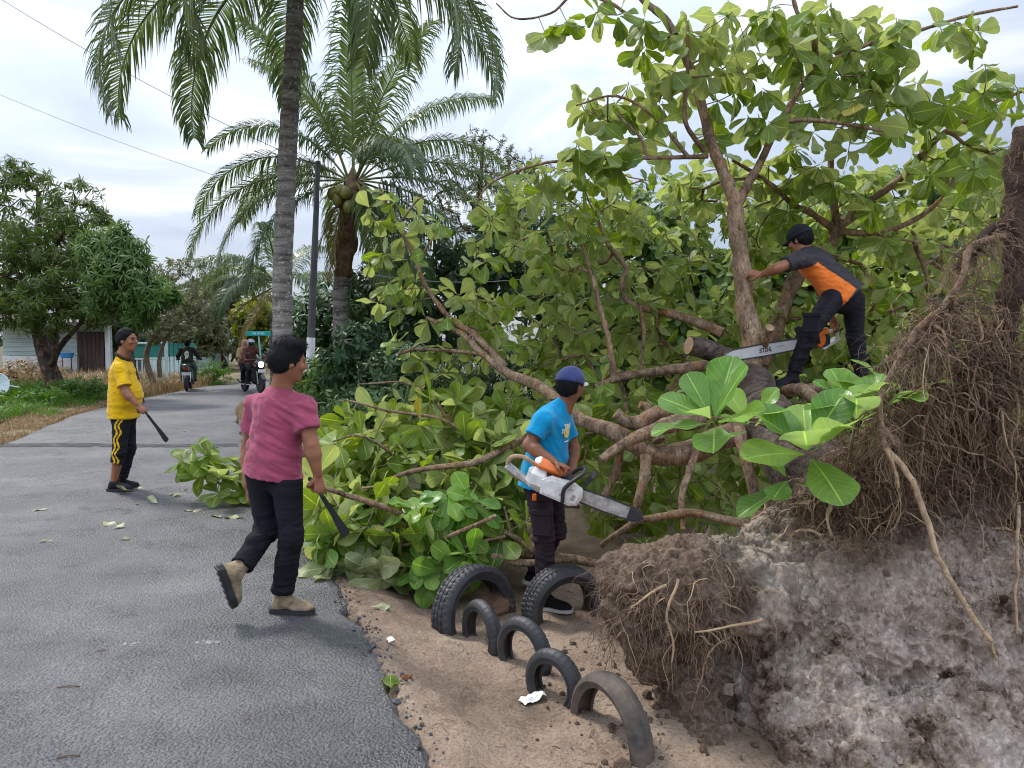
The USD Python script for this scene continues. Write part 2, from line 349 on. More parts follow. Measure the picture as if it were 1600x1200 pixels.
def bark(name, a, b, scale, bump=.8, dist=.02, stretch=(1, 1, .45), warm=(.26, .15, .085)):
    """Bark in patches: grey scales over a warmer under bark, rough at two sizes."""
    usdkit.material(stage, '/World/Looks/' + name, {
        'tc': ('texture_coordinate', {}), 'map': ('mapping', {'scale': stretch}),
        'n': ('noise_texture', {'scale': scale, 'detail': 9.0, 'roughness': .72, 'distortion': .6}), 'n2': ('noise_texture', {'scale': scale * 4.5, 'detail': 6.0, 'roughness': .7, 'distortion': 1.2}), 'n3': ('noise_texture', {'scale': scale * .55, 'detail': 5.0, 'roughness': .6}),
        'r': ('rgb_ramp', {'ramp': [(.36, a), (.62, b)]}), 'r2': ('rgb_ramp', {'ramp': [(.36, (.38, .36, .34)), (.56, (1.05, 1.05, 1.05))]}), 'r3': ('rgb_ramp', {'ramp': [(.52, (0, 0, 0)), (.62, (.75, .75, .75))]}),
        'wm': ('mix_color', {'b': warm}), 'mu': ('mix_color', {'blend_type': 'multiply', 'fac': 1.0, 'use_clamp': False}), 'h': ('math', {'math_type': 'multiply_add', 'value2': .8}),
        'b': ('bump', {'strength': bump, 'distance': dist}), 'p': ('principled_bsdf', {'roughness': .88, 'specular_ior_level': .15})},
        [('tc.object', 'map.vector'), ('map.vector', 'n.vector'), ('map.vector', 'n2.vector'), ('tc.object', 'n3.vector'), ('n.fac', 'r.fac'), ('n2.fac', 'r2.fac'), ('n3.fac', 'r3.fac'), ('r.color', 'wm.a'), ('r3.color', 'wm.fac'), ('wm.result', 'mu.a'), ('r2.color', 'mu.b'),
         ('mu.result', 'p.base_color'), ('n2.fac', 'h.value1'), ('n.fac', 'h.value3'), ('h.value', 'b.height'), ('b.normal', 'p.normal')], surface='p.BSDF')
bark('almond_bark', (.12, .080, .052), (.40, .285, .185), 9.0, warm=(.31, .17, .09))
bark('almond_trunk', (.045, .034, .028), (.24, .19, .15), 7.0, bump=1.0, dist=.05, stretch=(1, 1, 1), warm=(.10, .065, .045))
bark('twig_bark', (.15, .115, .075), (.33, .27, .19), 22.0, bump=.4, dist=.005)
bark('dark_bark', (.035, .026, .022), (.11, .085, .07), 8.0)
bark('root_bark', (.075, .05, .034), (.27, .19, .125), 16.0, bump=.7, dist=.01)
look('root_pale', (.40, .28, .17), .8, vary=.45, scale=25, bump=.5, bscale=90, bdist=.004)
look('cut_wood', (.42, .27, .15), .8, vary=.35, scale=18, bump=.3)
look('root_hair', (.27, .185, .125), .9, spec=.15, dark=(.085, .058, .04), scale=7)
look('palm_sheath', (.22, .135, .08), .9, dark=(.07, .038, .024), scale=10, bump=.6)
look('coconut', (.21, .20, .045), .5, vary=.35, scale=9)
# palm trunk: rings of old leaf scars, lichen spots
usdkit.material(stage, '/World/Looks/palm_trunk', {
    'tc': ('texture_coordinate', {}), 'm': ('mapping', {'scale': (1.2, 1.2, 9.0)}), 'n': ('noise_texture', {'scale': 1.6, 'detail': 8.0, 'roughness': .7}),
    'n2': ('noise_texture', {'scale': 16.0, 'detail': 6.0, 'roughness': .75}), 'r': ('rgb_ramp', {'ramp': [(.36, (.075, .066, .058)), (.52, (.19, .172, .155)), (.66, (.32, .30, .27))]}),
    'r2': ('rgb_ramp', {'ramp': [(.56, (0, 0, 0)), (.63, (1, 1, 1))]}), 'mx': ('mix_color', {'b': (.46, .46, .41)}),
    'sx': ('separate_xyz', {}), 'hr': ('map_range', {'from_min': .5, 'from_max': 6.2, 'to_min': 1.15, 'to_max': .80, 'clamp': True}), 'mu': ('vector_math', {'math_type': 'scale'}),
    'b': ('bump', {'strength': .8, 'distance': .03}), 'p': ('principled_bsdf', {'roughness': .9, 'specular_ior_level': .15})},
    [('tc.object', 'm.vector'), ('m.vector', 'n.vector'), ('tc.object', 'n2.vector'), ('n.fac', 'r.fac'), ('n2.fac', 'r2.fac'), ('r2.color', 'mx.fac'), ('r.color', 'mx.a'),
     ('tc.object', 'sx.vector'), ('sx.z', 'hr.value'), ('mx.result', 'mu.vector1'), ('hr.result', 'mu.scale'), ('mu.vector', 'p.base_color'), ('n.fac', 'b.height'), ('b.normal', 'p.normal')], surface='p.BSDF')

# wet worn asphalt: chippings, damp and dry patches, old repair
usdkit.material(stage, '/World/Looks/asphalt', {
    'geo': ('geometry', {}), 'v': ('voronoi_texture', {'scale': 62.0, 'detail': 1.0}), 'n': ('noise_texture', {'scale': .75, 'detail': 6.0, 'roughness': .62}),
    'n2': ('noise_texture', {'scale': 85.0, 'detail': 3.0}), 'n3': ('noise_texture', {'scale': 2.6, 'detail': 5.0, 'roughness': .65, 'distortion': .4}),
    'r': ('rgb_ramp', {'ramp': [(.32, (.040, .040, .042)), (.50, (.074, .074, .077)), (.72, (.132, .130, .130))]}),
    'r2': ('rgb_ramp', {'ramp': [(.30, (.50, .50, .50)), (.50, (.95, .95, .95)), (.70, (1.7, 1.68, 1.64))]}), 'mu': ('mix_color', {'blend_type': 'multiply', 'fac': 1.0, 'use_clamp': False}),
    'st': ('rgb_ramp', {'ramp': [(.34, (.78, .78, .78)), (.50, (1, 1, 1)), (.66, (1.14, 1.13, 1.11))]}), 'mst': ('mix_color', {'blend_type': 'multiply', 'fac': 1.0, 'use_clamp': False}),
    'rr': ('rgb_ramp', {'ramp': [(.36, (.30, .30, .30)), (.60, (.55, .55, .55))]}),
    'vi': ('math', {'math_type': 'multiply_add', 'value2': -1.0}), 'b': ('bump', {'strength': .85, 'distance': .011}),
    'p': ('principled_bsdf', {'specular_ior_level': .55})},
    [('geo.position', 'v.vector'), ('geo.position', 'n.vector'), ('geo.position', 'n2.vector'), ('geo.position', 'n3.vector'), ('n.fac', 'r.fac'), ('n2.fac', 'r2.fac'), ('r.color', 'mu.a'), ('r2.color', 'mu.b'),
     ('n3.fac', 'st.fac'), ('mu.result', 'mst.a'), ('st.color', 'mst.b'), ('mst.result', 'p.base_color'), ('n3.fac', 'rr.fac'), ('rr.color', 'p.roughness'), ('v.distance', 'vi.value1'), ('n2.fac', 'vi.value3'), ('vi.value', 'b.height'), ('b.normal', 'p.normal')], surface='p.BSDF')
# damp trodden sand
usdkit.material(stage, '/World/Looks/sand', {
    'geo': ('geometry', {}), 'n': ('noise_texture', {'scale': 1.5, 'detail': 8.0, 'roughness': .68}), 'n2': ('noise_texture', {'scale': 60.0, 'detail': 4.0, 'roughness': .7}), 'n3': ('noise_texture', {'scale': 14.0, 'detail': 5.0, 'roughness': .7}),
    'r': ('rgb_ramp', {'ramp': [(.30, (.155, .112, .080)), (.5, (.285, .212, .155)), (.70, (.37, .288, .215))]}),
    'r2': ('rgb_ramp', {'ramp': [(.28, (.50, .48, .46)), (.5, (1, 1, 1)), (.75, (1.35, 1.33, 1.3))]}), 'mu': ('mix_color', {'blend_type': 'multiply', 'fac': .9, 'use_clamp': False}),
    'ad': ('math', {'math_type': 'multiply_add', 'value2': .45}), 'b': ('bump', {'strength': 1.0, 'distance': .035}), 'p': ('principled_bsdf', {'roughness': .95, 'specular_ior_level': .15})},
    [('geo.position', 'n.vector'), ('geo.position', 'n2.vector'), ('geo.position', 'n3.vector'), ('n.fac', 'r.fac'), ('n2.fac', 'r2.fac'), ('r.color', 'mu.a'), ('r2.color', 'mu.b'), ('mu.result', 'p.base_color'),
     ('n2.fac', 'ad.value1'), ('n3.fac', 'ad.value3'), ('ad.value', 'b.height'), ('b.normal', 'p.normal')], surface='p.BSDF')
# root plate: pale grey sand clinging in flakes over dark humus
usdkit.material(stage, '/World/Looks/soil', {
    'geo': ('geometry', {}), 'm': ('mapping', {'scale': (1, 1, .8)}), 'n': ('noise_texture', {'scale': 3.2, 'detail': 10.0, 'roughness': .74}), 'n2': ('noise_texture', {'scale': 46.0, 'detail': 8.0, 'roughness': .80}), 'n3': ('noise_texture', {'scale': 1.3, 'detail': 3.0}),
    'vo': ('voronoi_texture', {'scale': 30.0, 'detail': 2.0, 'roughness': .6}), 'vr': ('rgb_ramp', {'ramp': [(.30, (1.05, 1.05, 1.05)), (.75, (.97, .96, .95)), (1.0, (.72, .68, .64))]}), 'mv': ('mix_color', {'blend_type': 'multiply', 'fac': .9, 'use_clamp': False}), 'hv': ('math', {'math_type': 'multiply_add', 'value2': -.5}),
    'r': ('rgb_ramp', {'ramp': [(.38, (.070, .048, .034)), (.40, (.15, .112, .082)), (.45, (.31, .258, .212)), (.52, (.43, .375, .325)), (.68, (.53, .48, .435))]}),
    'r2': ('rgb_ramp', {'ramp': [(.30, (.28, .23, .19)), (.39, (.80, .78, .76)), (.55, (1.0, 1.0, 1.0)), (.72, (1.15, 1.15, 1.15))]}), 'mu': ('mix_color', {'blend_type': 'multiply', 'fac': 1.0, 'use_clamp': False}),
    'sx': ('separate_xyz', {}), 'hr': ('map_range', {'from_min': .86, 'from_max': 1.08, 'to_min': 0.0, 'to_max': 1.0, 'clamp': True}), 'br': ('mix_color', {}), 'brc': ('rgb_ramp', {'ramp': [(.35, (.055, .036, .025)), (.52, (.13, .092, .066)), (.70, (.25, .19, .145))]}),
    'lr': ('map_range', {'from_min': 1.24, 'from_max': .94, 'to_min': 0.0, 'to_max': 1.0, 'clamp': True}), 'mxx': ('math', {'math_type': 'maximum'}), 'nm': ('math', {'math_type': 'multiply_add', 'value2': .75}),
    'nx': ('math', {'math_type': 'multiply_add', 'value2': -.35}), 'ad': ('math', {'math_type': 'add', 'value2': .17}),
    'h': ('math', {'math_type': 'multiply_add', 'value2': .7}), 'b': ('bump', {'strength': .8, 'distance': .009}), 'p': ('principled_bsdf', {'roughness': .95, 'specular_ior_level': .12})},
    [('geo.position', 'm.vector'), ('m.vector', 'n.vector'), ('m.vector', 'n2.vector'), ('m.vector', 'n3.vector'), ('n.fac', 'r.fac'), ('n2.fac', 'r2.fac'), ('r.color', 'mu.a'), ('r2.color', 'mu.b'), ('geo.position', 'sx.vector'),
     ('n3.fac', 'nm.value1'), ('sx.z', 'nm.value3'), ('nm.value', 'hr.value'), ('n3.fac', 'nx.value1'), ('sx.x', 'nx.value3'), ('nx.value', 'ad.value1'), ('ad.value', 'lr.value'), ('hr.result', 'mxx.value1'), ('lr.result', 'mxx.value2'), ('mxx.value', 'br.fac'), ('m.vector', 'vo.vector'), ('vo.distance', 'vr.fac'), ('mu.result', 'mv.a'), ('vr.color', 'mv.b'), ('mv.result', 'br.a'), ('vo.distance', 'hv.value1'), ('n2.fac', 'brc.fac'), ('brc.color', 'br.b'),
     ('br.result', 'p.base_color'), ('n2.fac', 'h.value1'), ('n.fac', 'h.value3'), ('h.value', 'hv.value3'), ('hv.value', 'b.height'), ('b.normal', 'p.normal')], surface='p.BSDF')
look('root_mat', (.20, .14, .10), .95, spec=.1, dark=(.055, .038, .027), scale=14, detail=8, noise_rough=.75, bump=1.0, bscale=60, bdist=.03)
look('verge_soil', (.22, .16, .09), .95, dark=(.10, .09, .035), scale=1.2, bump=.6, bscale=20, bdist=.03, object_space=False)
look('forest_floor', (.11, .10, .045), .95, dark=(.045, .045, .02), scale=1.5, bump=.5, bscale=15, bdist=.04, object_space=False)
look('rubber', (.030, .030, .032), .55, dark=(.016, .016, .018), scale=12, bump=.3, bscale=160, bdist=.002)
look('rubber_dusty', (.115, .090, .068), .85, dark=(.028, .026, .025), scale=9, bump=.4, bscale=90, bdist=.003, detail=7)
look('rubber_inner', (.20, .16, .12), .9, dark=(.05, .042, .036), scale=6)
look('pole_dark', (.085, .085, .09), .7, vary=.4, scale=5, bump=.3)
look('pole_white', (.72, .72, .74), .7, vary=.12, scale=5)
look('wire', (.16, .16, .17), .6)
look('root_dark', (.11, .075, .055), .95, spec=.1, dark=(.035, .024, .018), scale=12, detail=8, noise_rough=.75, bump=1.0, bscale=50, bdist=.04)
look('sign_teal', (.02, .36, .36), .45, vary=.1)
look('sign_post', (.22, .56, .54), .5, vary=.1)
look('sign_white', (.62, .84, .84), .5)
look('paint_white', (.74, .75, .76), .75, vary=.16, scale=1.6, object_space=False, bump=.2, bscale=12)
look('plank_pale', (.50, .60, .57), .8, dark=(.34, .43, .42), scale=1.1, stretch=(1, 1, 6), bump=.3, bscale=8)
look('plank_pale_two', (.43, .54, .52), .8, dark=(.29, .38, .37), scale=1.3, stretch=(1, 1, 6), bump=.3, bscale=8)
look('shutter_brown', (.075, .048, .042), .75, vary=.45, scale=2.5, stretch=(3, 3, .4))
look('roof_tile', (.20, .165, .155), .85, vary=.4, scale=2.2, bump=.3)
look('fence_teal', (.03, .22, .19), .6, vary=.25, scale=2)
look('fence_pale', (.55, .68, .66), .6, vary=.15, scale=2)
look('blue_plastic', (.05, .25, .55), .4)
look('shell_white', (.62, .72, .74), .45, vary=.1)
look('paper', (.78, .77, .74), .8, vary=.1, scale=20)
look('metal_dark', (.04, .04, .042), .4, metal=.0, spec=.5)
look('machete_steel', (.014, .014, .015), .6, spec=.2, vary=.3, scale=20)
look('bar_steel', (.58, .58, .57), .42, metal=.35, dark=(.30, .27, .24), scale=26, detail=6)
look('bar_clean', (.66, .68, .69), .38, metal=.3, vary=.12, scale=10)
look('bar_tip', (.035, .037, .042), .5)
look('saw_white', (.78, .78, .76), .4, dark=(.55, .54, .51), scale=14, coat=.1)
look('saw_orange', (.72, .17, .025), .4, vary=.3, scale=12, coat=.1)
look('saw_black', (.02, .02, .022), .5)
look('chrome', (.5, .5, .5), .25, metal=.9)
look('print_black', (.02, .02, .025), .6)
look('print_white', (.78, .80, .78), .7)
look('print_yellow', (.75, .58, .16), .7)
look('print_grey', (.25, .26, .27), .6)
usdkit.material(stage, '/World/Looks/headlamp', {'e': ('emission', {'color': (1, .97, .9), 'strength': 2.2})}, [], surface='e.emission')
def cloth(name, col, dark=.25, rough=.9, sc=7.0, bump=.5):
    usdkit.material(stage, '/World/Looks/' + name, {
        'tc': ('texture_coordinate', {}), 'n': ('noise_texture', {'scale': sc, 'detail': 5.0}), 'w': ('noise_texture', {'scale': 700.0, 'detail': 1.0}), 'r': ('rgb_ramp', {'ramp': [(.3, tuple(c * (1 - dark) for c in col)), (.7, col)]}),
        'f': ('noise_texture', {'scale': 16.0, 'detail': 3.0, 'distortion': .8}), 'h': ('math', {'math_type': 'multiply_add', 'value2': .04}), 'b': ('bump', {'strength': bump, 'distance': .012}),
        'p': ('principled_bsdf', {'roughness': rough, 'specular_ior_level': .2, 'sheen_weight': .12 if max(col) > .1 else .0})},
        [('tc.object', 'n.vector'), ('tc.object', 'w.vector'), ('tc.object', 'f.vector'), ('n.fac', 'r.fac'), ('r.color', 'p.base_color'), ('w.fac', 'h.value1'), ('f.fac', 'h.value3'), ('h.value', 'b.height'), ('b.normal', 'p.normal')], surface='p.BSDF')
cloth('cloth_rose', (.34, .066, .118)); cloth('cloth_blue', (.0, .27, .52)); cloth('cloth_yellow', (.72, .43, .006), .15); cloth('cloth_black', (.014, .014, .019)); cloth('cloth_navy', (.035, .05, .15))
cloth('cloth_charcoal', (.045, .042, .047)); cloth('cloth_orange', (.78, .19, .03), .15); cloth('cloth_plum', (.033, .021, .027), .4); cloth('cloth_jeans', (.009, .0095, .014), .3); cloth('cloth_olive', (.035, .042, .03)); cloth('cloth_green', (.06, .12, .05))
cloth('cloth_beige', (.40, .25, .15)); cloth('cloth_maroon', (.10, .035, .03)); cloth('suede_tan', (.36, .27, .165), .6, sc=26.0); cloth('shoe_black', (.018, .018, .02)); cloth('shoe_grey', (.05, .05, .055)); cloth('cloth_collar', (.05, .03, .012))
look('sole_white', (.6, .58, .55), .7, vary=.2); look('sole_black', (.018, .018, .018), .7)
def skin(name, col):
    usdkit.material(stage, '/World/Looks/' + name, {
        'tc': ('texture_coordinate', {}), 'n': ('noise_texture', {'scale': 14.0, 'detail': 5.0}), 'r': ('rgb_ramp', {'ramp': [(.3, tuple(c * f for c, f in zip(col, (.78, .70, .68)))), (.7, col)]}),
        'b': ('bump', {'strength': .15, 'distance': .003}), 'n2': ('noise_texture', {'scale': 160.0}), 'p': ('principled_bsdf', {'roughness': .6, 'specular_ior_level': .3, 'subsurface_weight': .08, 'subsurface_scale': .01})},
        [('tc.object', 'n.vector'), ('tc.object', 'n2.vector'), ('n2.fac', 'b.height'), ('b.normal', 'p.normal'), ('n.fac', 'r.fac'), ('r.color', 'p.base_color')], surface='p.BSDF')
skin('skin_brown', (.28, .125, .066)); skin('skin_dark', (.21, .090, .047)); skin('skin_tan', (.27, .122, .066))
look('hair', (.007, .007, .008), .75, spec=.15, bump=.6, bscale=180, bdist=.006, stretch=(1, 1, .3))
look('eye_dark', (.015, .01, .01), .2); look('helmet_grey', (.30, .33, .36), .25, coat=.3); look('visor', (.02, .02, .025), .1)
look('bike_black', (.018, .018, .02), .3, coat=.4); look('plate_white', (.75, .75, .75), .5); look('lamp_red', (.35, .02, .015), .3)
# ------------------------------------------------------------------ ground, road, verge
def xr(y): return np.interp(y, [-8, 2.85, 4.46, 5.66, 12.2, 18, 24, 30, 38, 55, 90], [4.0, -.32, -.95, -1.41, -4.3, -6.5, -8.15, -8.5, -6.6, -1, 14])
def xl(y): return np.interp(y, [-8, 2.85, 6, 11.85, 16.5, 19.5, 23.7, 26.7, 30, 38, 55, 90], [-.4, -4.4, -5.6, -7.9, -9.5, -10.2, -10.75, -11.0, -11.2, -10, -4.8, 9])
def height(x, y):
    x, y = np.broadcast_arrays(np.asarray(x, float), np.asarray(y, float))
    s, t = x - xr(y), xl(y) - x
    fade = smooth01((12 - y) / 4.5)
    zr = -.035 - (.175 * smooth01(s / .75) + .03 * smooth01((s - 1) / 1.5)) * (.35 + .65 * fade)
    zl = -.03 + .16 * smooth01(t / 2.5) + .2 * smooth01((t - 3) / 7)
    z = np.where(t > 0, zl, np.where(s > 0, zr, -.10))
    p = np.stack([x, y, 0 * x], -1)
    near = smooth01((14 - y) / 6) * smooth01((s + .02) / .3)
    z = z + near * (.05 * (meshkit.fbm(p * 2.3, 3, 3) - .5) + .045 * (meshkit.fbm(p * 9.0, 3, 5) - .5))
    z = z + (1 - near) * .08 * (meshkit.fbm(p * .7, 3, 8) - .5) * ((s > 0) | (t > 0))
    return z
def graded(a, b, h, lo, hi, g=1.22):
    c = list(np.arange(a, b + h / 2, h)); s = h
    while c[-1] < hi: s *= g; c.append(c[-1] + s)
    s = h
    while c[0] > lo: s *= g; c.insert(0, c[0] - s)
    return np.array(c)
gx, gy = graded(-2.0, 3.0, .04, -700, 700, 1.12), graded(2.4, 7.2, .04, -60, 1500, 1.06)
X, Y = np.meshgrid(gx, gy, indexing='ij')
Z = height(X, Y); far = np.hypot(X, Y) > 120; Z[far] = 0
gv = np.stack([X, Y, Z], -1).reshape(-1, 3)
i, j = np.meshgrid(np.arange(len(gx) - 1), np.arange(len(gy) - 1), indexing='ij')
n_ = len(gy); gf = np.stack([i * n_ + j, (i + 1) * n_ + j, (i + 1) * n_ + j + 1, i * n_ + j + 1], -1).reshape(-1, 4)
cc = gv[gf].mean(1); jit = 1.2 * (meshkit.fbm(cc * 1.1, 3, 4) - .5)
right = cc[:, 0] > (xr(cc[:, 1]) + xl(cc[:, 1])) / 2
is_sand = right & (cc[:, 1] + jit * 2 < 9.5 + 1.2 * np.clip(-cc[:, 0] - 2, 0, 3)) & (cc[:, 0] < 7 + jit)
is_verge = ~right & (cc[:, 0] > -30) & (cc[:, 1] < 60)
def piece(mask):
    f = gf[mask]; u, inv = np.unique(f, return_inverse=True); return (gv[u], tri(inv.reshape(-1, 4)), None)
obj('sand', piece(is_sand), 'sand', smooth=True, kind='structure')
obj('verge', piece(is_verge), 'verge_soil', smooth=True, kind='structure')
obj('ground', piece(~is_sand & ~is_verge), 'forest_floor', smooth=True, kind='structure')

# the road: a 5 cm thick asphalt sheet with a broken right edge
ys = np.concatenate([np.arange(-6, 2.3, .3), np.arange(2.3, 8, .025), np.arange(8, 14, .1), np.arange(14, 60, .5), np.arange(60, 90, 3)])
q = np.stack([ys, 0 * ys, 0 * ys], -1)
er = xr(ys) + .13 * (meshkit.fbm(q * 1.5, 3, 2) - .5) + .075 * (meshkit.fbm(q * 3.7, 3, 9) - .5) + .022 * (meshkit.fbm(q * 14, 3, 4) - .5)
er = er + .10 * np.exp(-((ys - 4.48) / .10) ** 2) * -1
el = xl(ys) + .12 * (meshkit.fbm(q * 1.1, 3, 12) - .5)
cross = np.array([0, .004, .1, .25, .5, .75, .9, .955, .985, .995, 1.0])
rv = []
for c in cross:
    x = el + (er - el) * c
    z = 0 * x + .02 * (1 - (2 * c - 1) ** 2) - .012
    if c > .95: z = z - (.014 * ((c - .95) / .05) ** 2) * (1 + 1.2 * (meshkit.fbm(np.stack([ys * 9, 0 * ys + c * 40, 0 * ys], -1), 2, 6) - .5) * 2)
    rv.append(np.stack([x, ys, z], -1))
rv.append(np.stack([er + .012 + .02 * meshkit.noise(np.stack([ys * 20, 0 * ys, 0 * ys], -1), 3), ys, -.055 + 0 * ys], -1))
rv.append(np.stack([er + .0, ys, -.16 + 0 * ys], -1))
rv.insert(0, np.stack([el - .02, ys, -.12 + 0 * ys], -1))
rv = np.array(rv); m, n = rv.shape[:2]
i, j = np.meshgrid(np.arange(m - 1), np.arange(n - 1), indexing='ij')
obj('road', (rv.reshape(-1, 3), np.stack([i * n + j, (i + 1) * n + j, (i + 1) * n + j + 1, i * n + j + 1], -1).reshape(-1, 4), None), 'asphalt', smooth=50, kind='structure')
def road_z(x, y): 
    c = np.clip((x - xl(y)) / (xr(y) - xl(y)), 0, 1); return .02 * (1 - (2 * c - 1) ** 2) - .012
def floor_z(x, y):
    return float(road_z(x, y)) if xl(y) < x < xr(y) else float(height(x, y))

# ------------------------------------------------------------------ grass: many blades in one mesh
def blades(xy, hgt, wid, lean, seed, zf=height, segs=2):
    r = np.random.default_rng(seed); n = len(xy)
    z = zf(xy[:, 0], xy[:, 1]); az = r.uniform(0, 2 * np.pi, n); w = wid * r.uniform(.6, 1.3, n); h = hgt * r.uniform(.5, 1.25, n); ln = lean * r.uniform(.2, 1.4, n) * h
    d = np.stack([np.cos(az), np.sin(az), 0 * az], -1); s = np.stack([-np.sin(az), np.cos(az), 0 * az], -1)
    b = np.stack([xy[:, 0], xy[:, 1], z - .01], -1); up = np.array([0, 0, 1.0])
    mid = b + d * (ln * .35)[:, None] + up * (h * .6)[:, None]; tip = b + d * ln[:, None] + up * (h * (1 - .35 * np.minimum(ln / h, 1)))[:, None]
    v = np.stack([b - s * w[:, None] / 2, b + s * w[:, None] / 2, mid - s * w[:, None] * .4, mid + s * w[:, None] * .4, tip], 1).reshape(-1, 3)
    k = np.arange(n)[:, None] * 5
    f = np.vstack([k + [0, 1, 3], k + [0, 3, 2], k + [2, 3, 4]])
    return (v, f, None)
def scatter(n, y0, y1, t0, t1, seed, side=-1, dens=None):
    """n points along the road's left (side -1) or right edge, t metres out from it."""
    r = np.random.default_rng(seed); y = r.uniform(y0, y1, n * 2); t = r.uniform(t0, t1, n * 2)
    x = xl(y) - t if side < 0 else xr(y) + t
    k = np.ones(len(x), bool) if dens is None else r.uniform(0, 1, len(x)) < dens(x, y, t)
    return np.stack([x, y], -1)[k][:n]
def patchy(scale, seed, lo=.42, hi=.58): return lambda x, y, t: smooth01((meshkit.fbm(np.stack([x, y, 0 * x], -1) * scale, 3, seed) - lo) / (hi - lo))
green = cat([blades(scatter(20000, 12.5, 27, .9, 7.5, 1, dens=patchy(.5, 1, .3, .5)), .34, .02, .7, 2), blades(scatter(5000, 14, 26, .25, 1.6, 3, dens=patchy(.9, 2)), .2, .015, .8, 4)])
obj('grass', green, 'grass_green', kind='stuff', label='lush green grass on the verge left of the road', cat_='grass')
dry = cat([blades(scatter(9000, 11, 20, .02, 1.7, 5, dens=patchy(.8, 9, .40, .55)), .13, .012, 1.0, 6), blades(scatter(4500, 21, 29.5, .05, 3.2, 7), .5, .02, .6, 8), blades(scatter(6000, 24, 31, 3, 10, 9, dens=patchy(.5, 5)), .5, .022, .6, 10)])
obj('dry_grass', dry, 'grass_dry', kind='stuff', label='straw coloured dry grass beside the left road edge and the far bend', cat_='grass')
rd = cat([blades(scatter(2600, 11.5, 20, .0, 1.6, 11, 1, dens=patchy(.9, 3, .35, .5)), .16, .014, .9, 12), ])
obj('dry_grass', rd, 'grass_dry', kind='stuff', label='thin brown grass along the right road edge beyond the fallen crown', cat_='grass')
rg = cat([blades(scatter(7000, 11, 27, .8, 5.5, 13, 1, dens=patchy(.6, 4, .3, .5)), .35, .022, .8, 14)])
obj('grass', rg, 'grass_green', kind='stuff', label='green undergrowth grass below the palms right of the road', cat_='grass')
# ------------------------------------------------------------------ leaves, twigs, trees
def blade_template(nu, nv, width, fold, curl, wave, seed, widest=.66, tip=.16, base=.05):
    """A leaf of length 1 along x, upper side +z: (v, f, uv)."""
    r = np.random.default_rng(seed)
    u = np.linspace(0, 1, nu); w = np.linspace(-1, 1, nv)
    a = np.interp(u, [0, .12, .3, widest, .85, .95, 1], [base, .14 + base, .50, 1, .90, .62, tip])
    a = np.convolve(np.pad(a, 1, 'edge'), [.15, .7, .15], 'valid') * width / 2
    ph = r.uniform(0, 6.28, 2)
    U, W = np.meshgrid(u, w, indexing='ij'); A = np.repeat(a[:, None], nv, 1)
    y = W * A
    z = np.abs(W) * A * fold - curl * U ** 2 * .5 + wave * A * W * np.sin(U * 9 + ph[0]) * .5 + wave * .25 * np.sin(U * 6 + ph[1]) * .1
    x = U - curl * .12 * U ** 2
    y = y * (1 - .12 * abs(fold))
    i, j = np.meshgrid(np.arange(nu - 1), np.arange(nv - 1), indexing='ij')
    f = np.stack([i * nv + j, (i + 1) * nv + j, (i + 1) * nv + j + 1, i * nv + j + 1], -1).reshape(-1, 4)
    return (np.stack([x, y, z], -1).reshape(-1, 3), tri(f), np.stack([U, W / 2 + .5], -1).reshape(-1, 2))
ALMOND = [blade_template(8, 5, R.uniform(.62, .80), R.uniform(-.1, .45), R.uniform(-.15, .45), R.uniform(.1, .5), k) for k in range(14)]
ALMOND_LOW = [blade_template(5, 3, R.uniform(.62, .78), R.uniform(-.1, .45), R.uniform(-.1, .45), .2, 300 + k) for k in range(8)]
ALMOND_FINE = [blade_template(12, 7, R.uniform(.56, .70), R.uniform(.05, .4), R.uniform(-.1, .5), R.uniform(.15, .5), 30 + k) for k in range(10)]
WILTED = [blade_template(9, 7, R.uniform(.52, .64), R.uniform(-.5, .6), R.uniform(.1, .9), R.uniform(.4, .95), 60 + k) for k in range(8)]
LANCE = [blade_template(4, 3, .24, .3, R.uniform(.1, .6), .1, 80 + k, widest=.45, tip=.02) for k in range(6)]
OVAL = [blade_template(4, 3, .5, .2, R.uniform(0, .4), .1, 90 + k, widest=.5, tip=.04) for k in range(6)]
TINY = [(np.array([[0, 0, 0], [.5, -.22, .03], [1, 0, -.05], [.5, .22, .03]], float), np.array([[0, 1, 2], [0, 2, 3]]), np.array([[0, .5], [.5, 0], [1, .5], [.5, 1.0]]))]
def stamp(T, pos, ax, up, L, rng):
    """Copies of the leaf templates T at pos, pointing along ax, upper side towards up, L long."""
    if len(pos) == 0: return None
    ax = unit(ax); y = unit(np.cross(up, ax)); z = np.cross(ax, y)
    k = rng.integers(0, len(T), len(pos)); out = []
    for t in range(len(T)):
        m = k == t
        if not m.any(): continue
        v, f, uv = T[t]; n = len(v)
        M = np.stack([ax[m], y[m], z[m]], 1) * np.asarray(L)[m][:, None, None]
        V = np.einsum('vk,mkc->mvc', v, M) + pos[m][:, None]
        F = f[None] + (np.arange(m.sum()) * n)[:, None, None]
        out.append((V.reshape(-1, 3), F.reshape(-1, 3), np.tile(uv, (m.sum(), 1))))
    return cat(out)
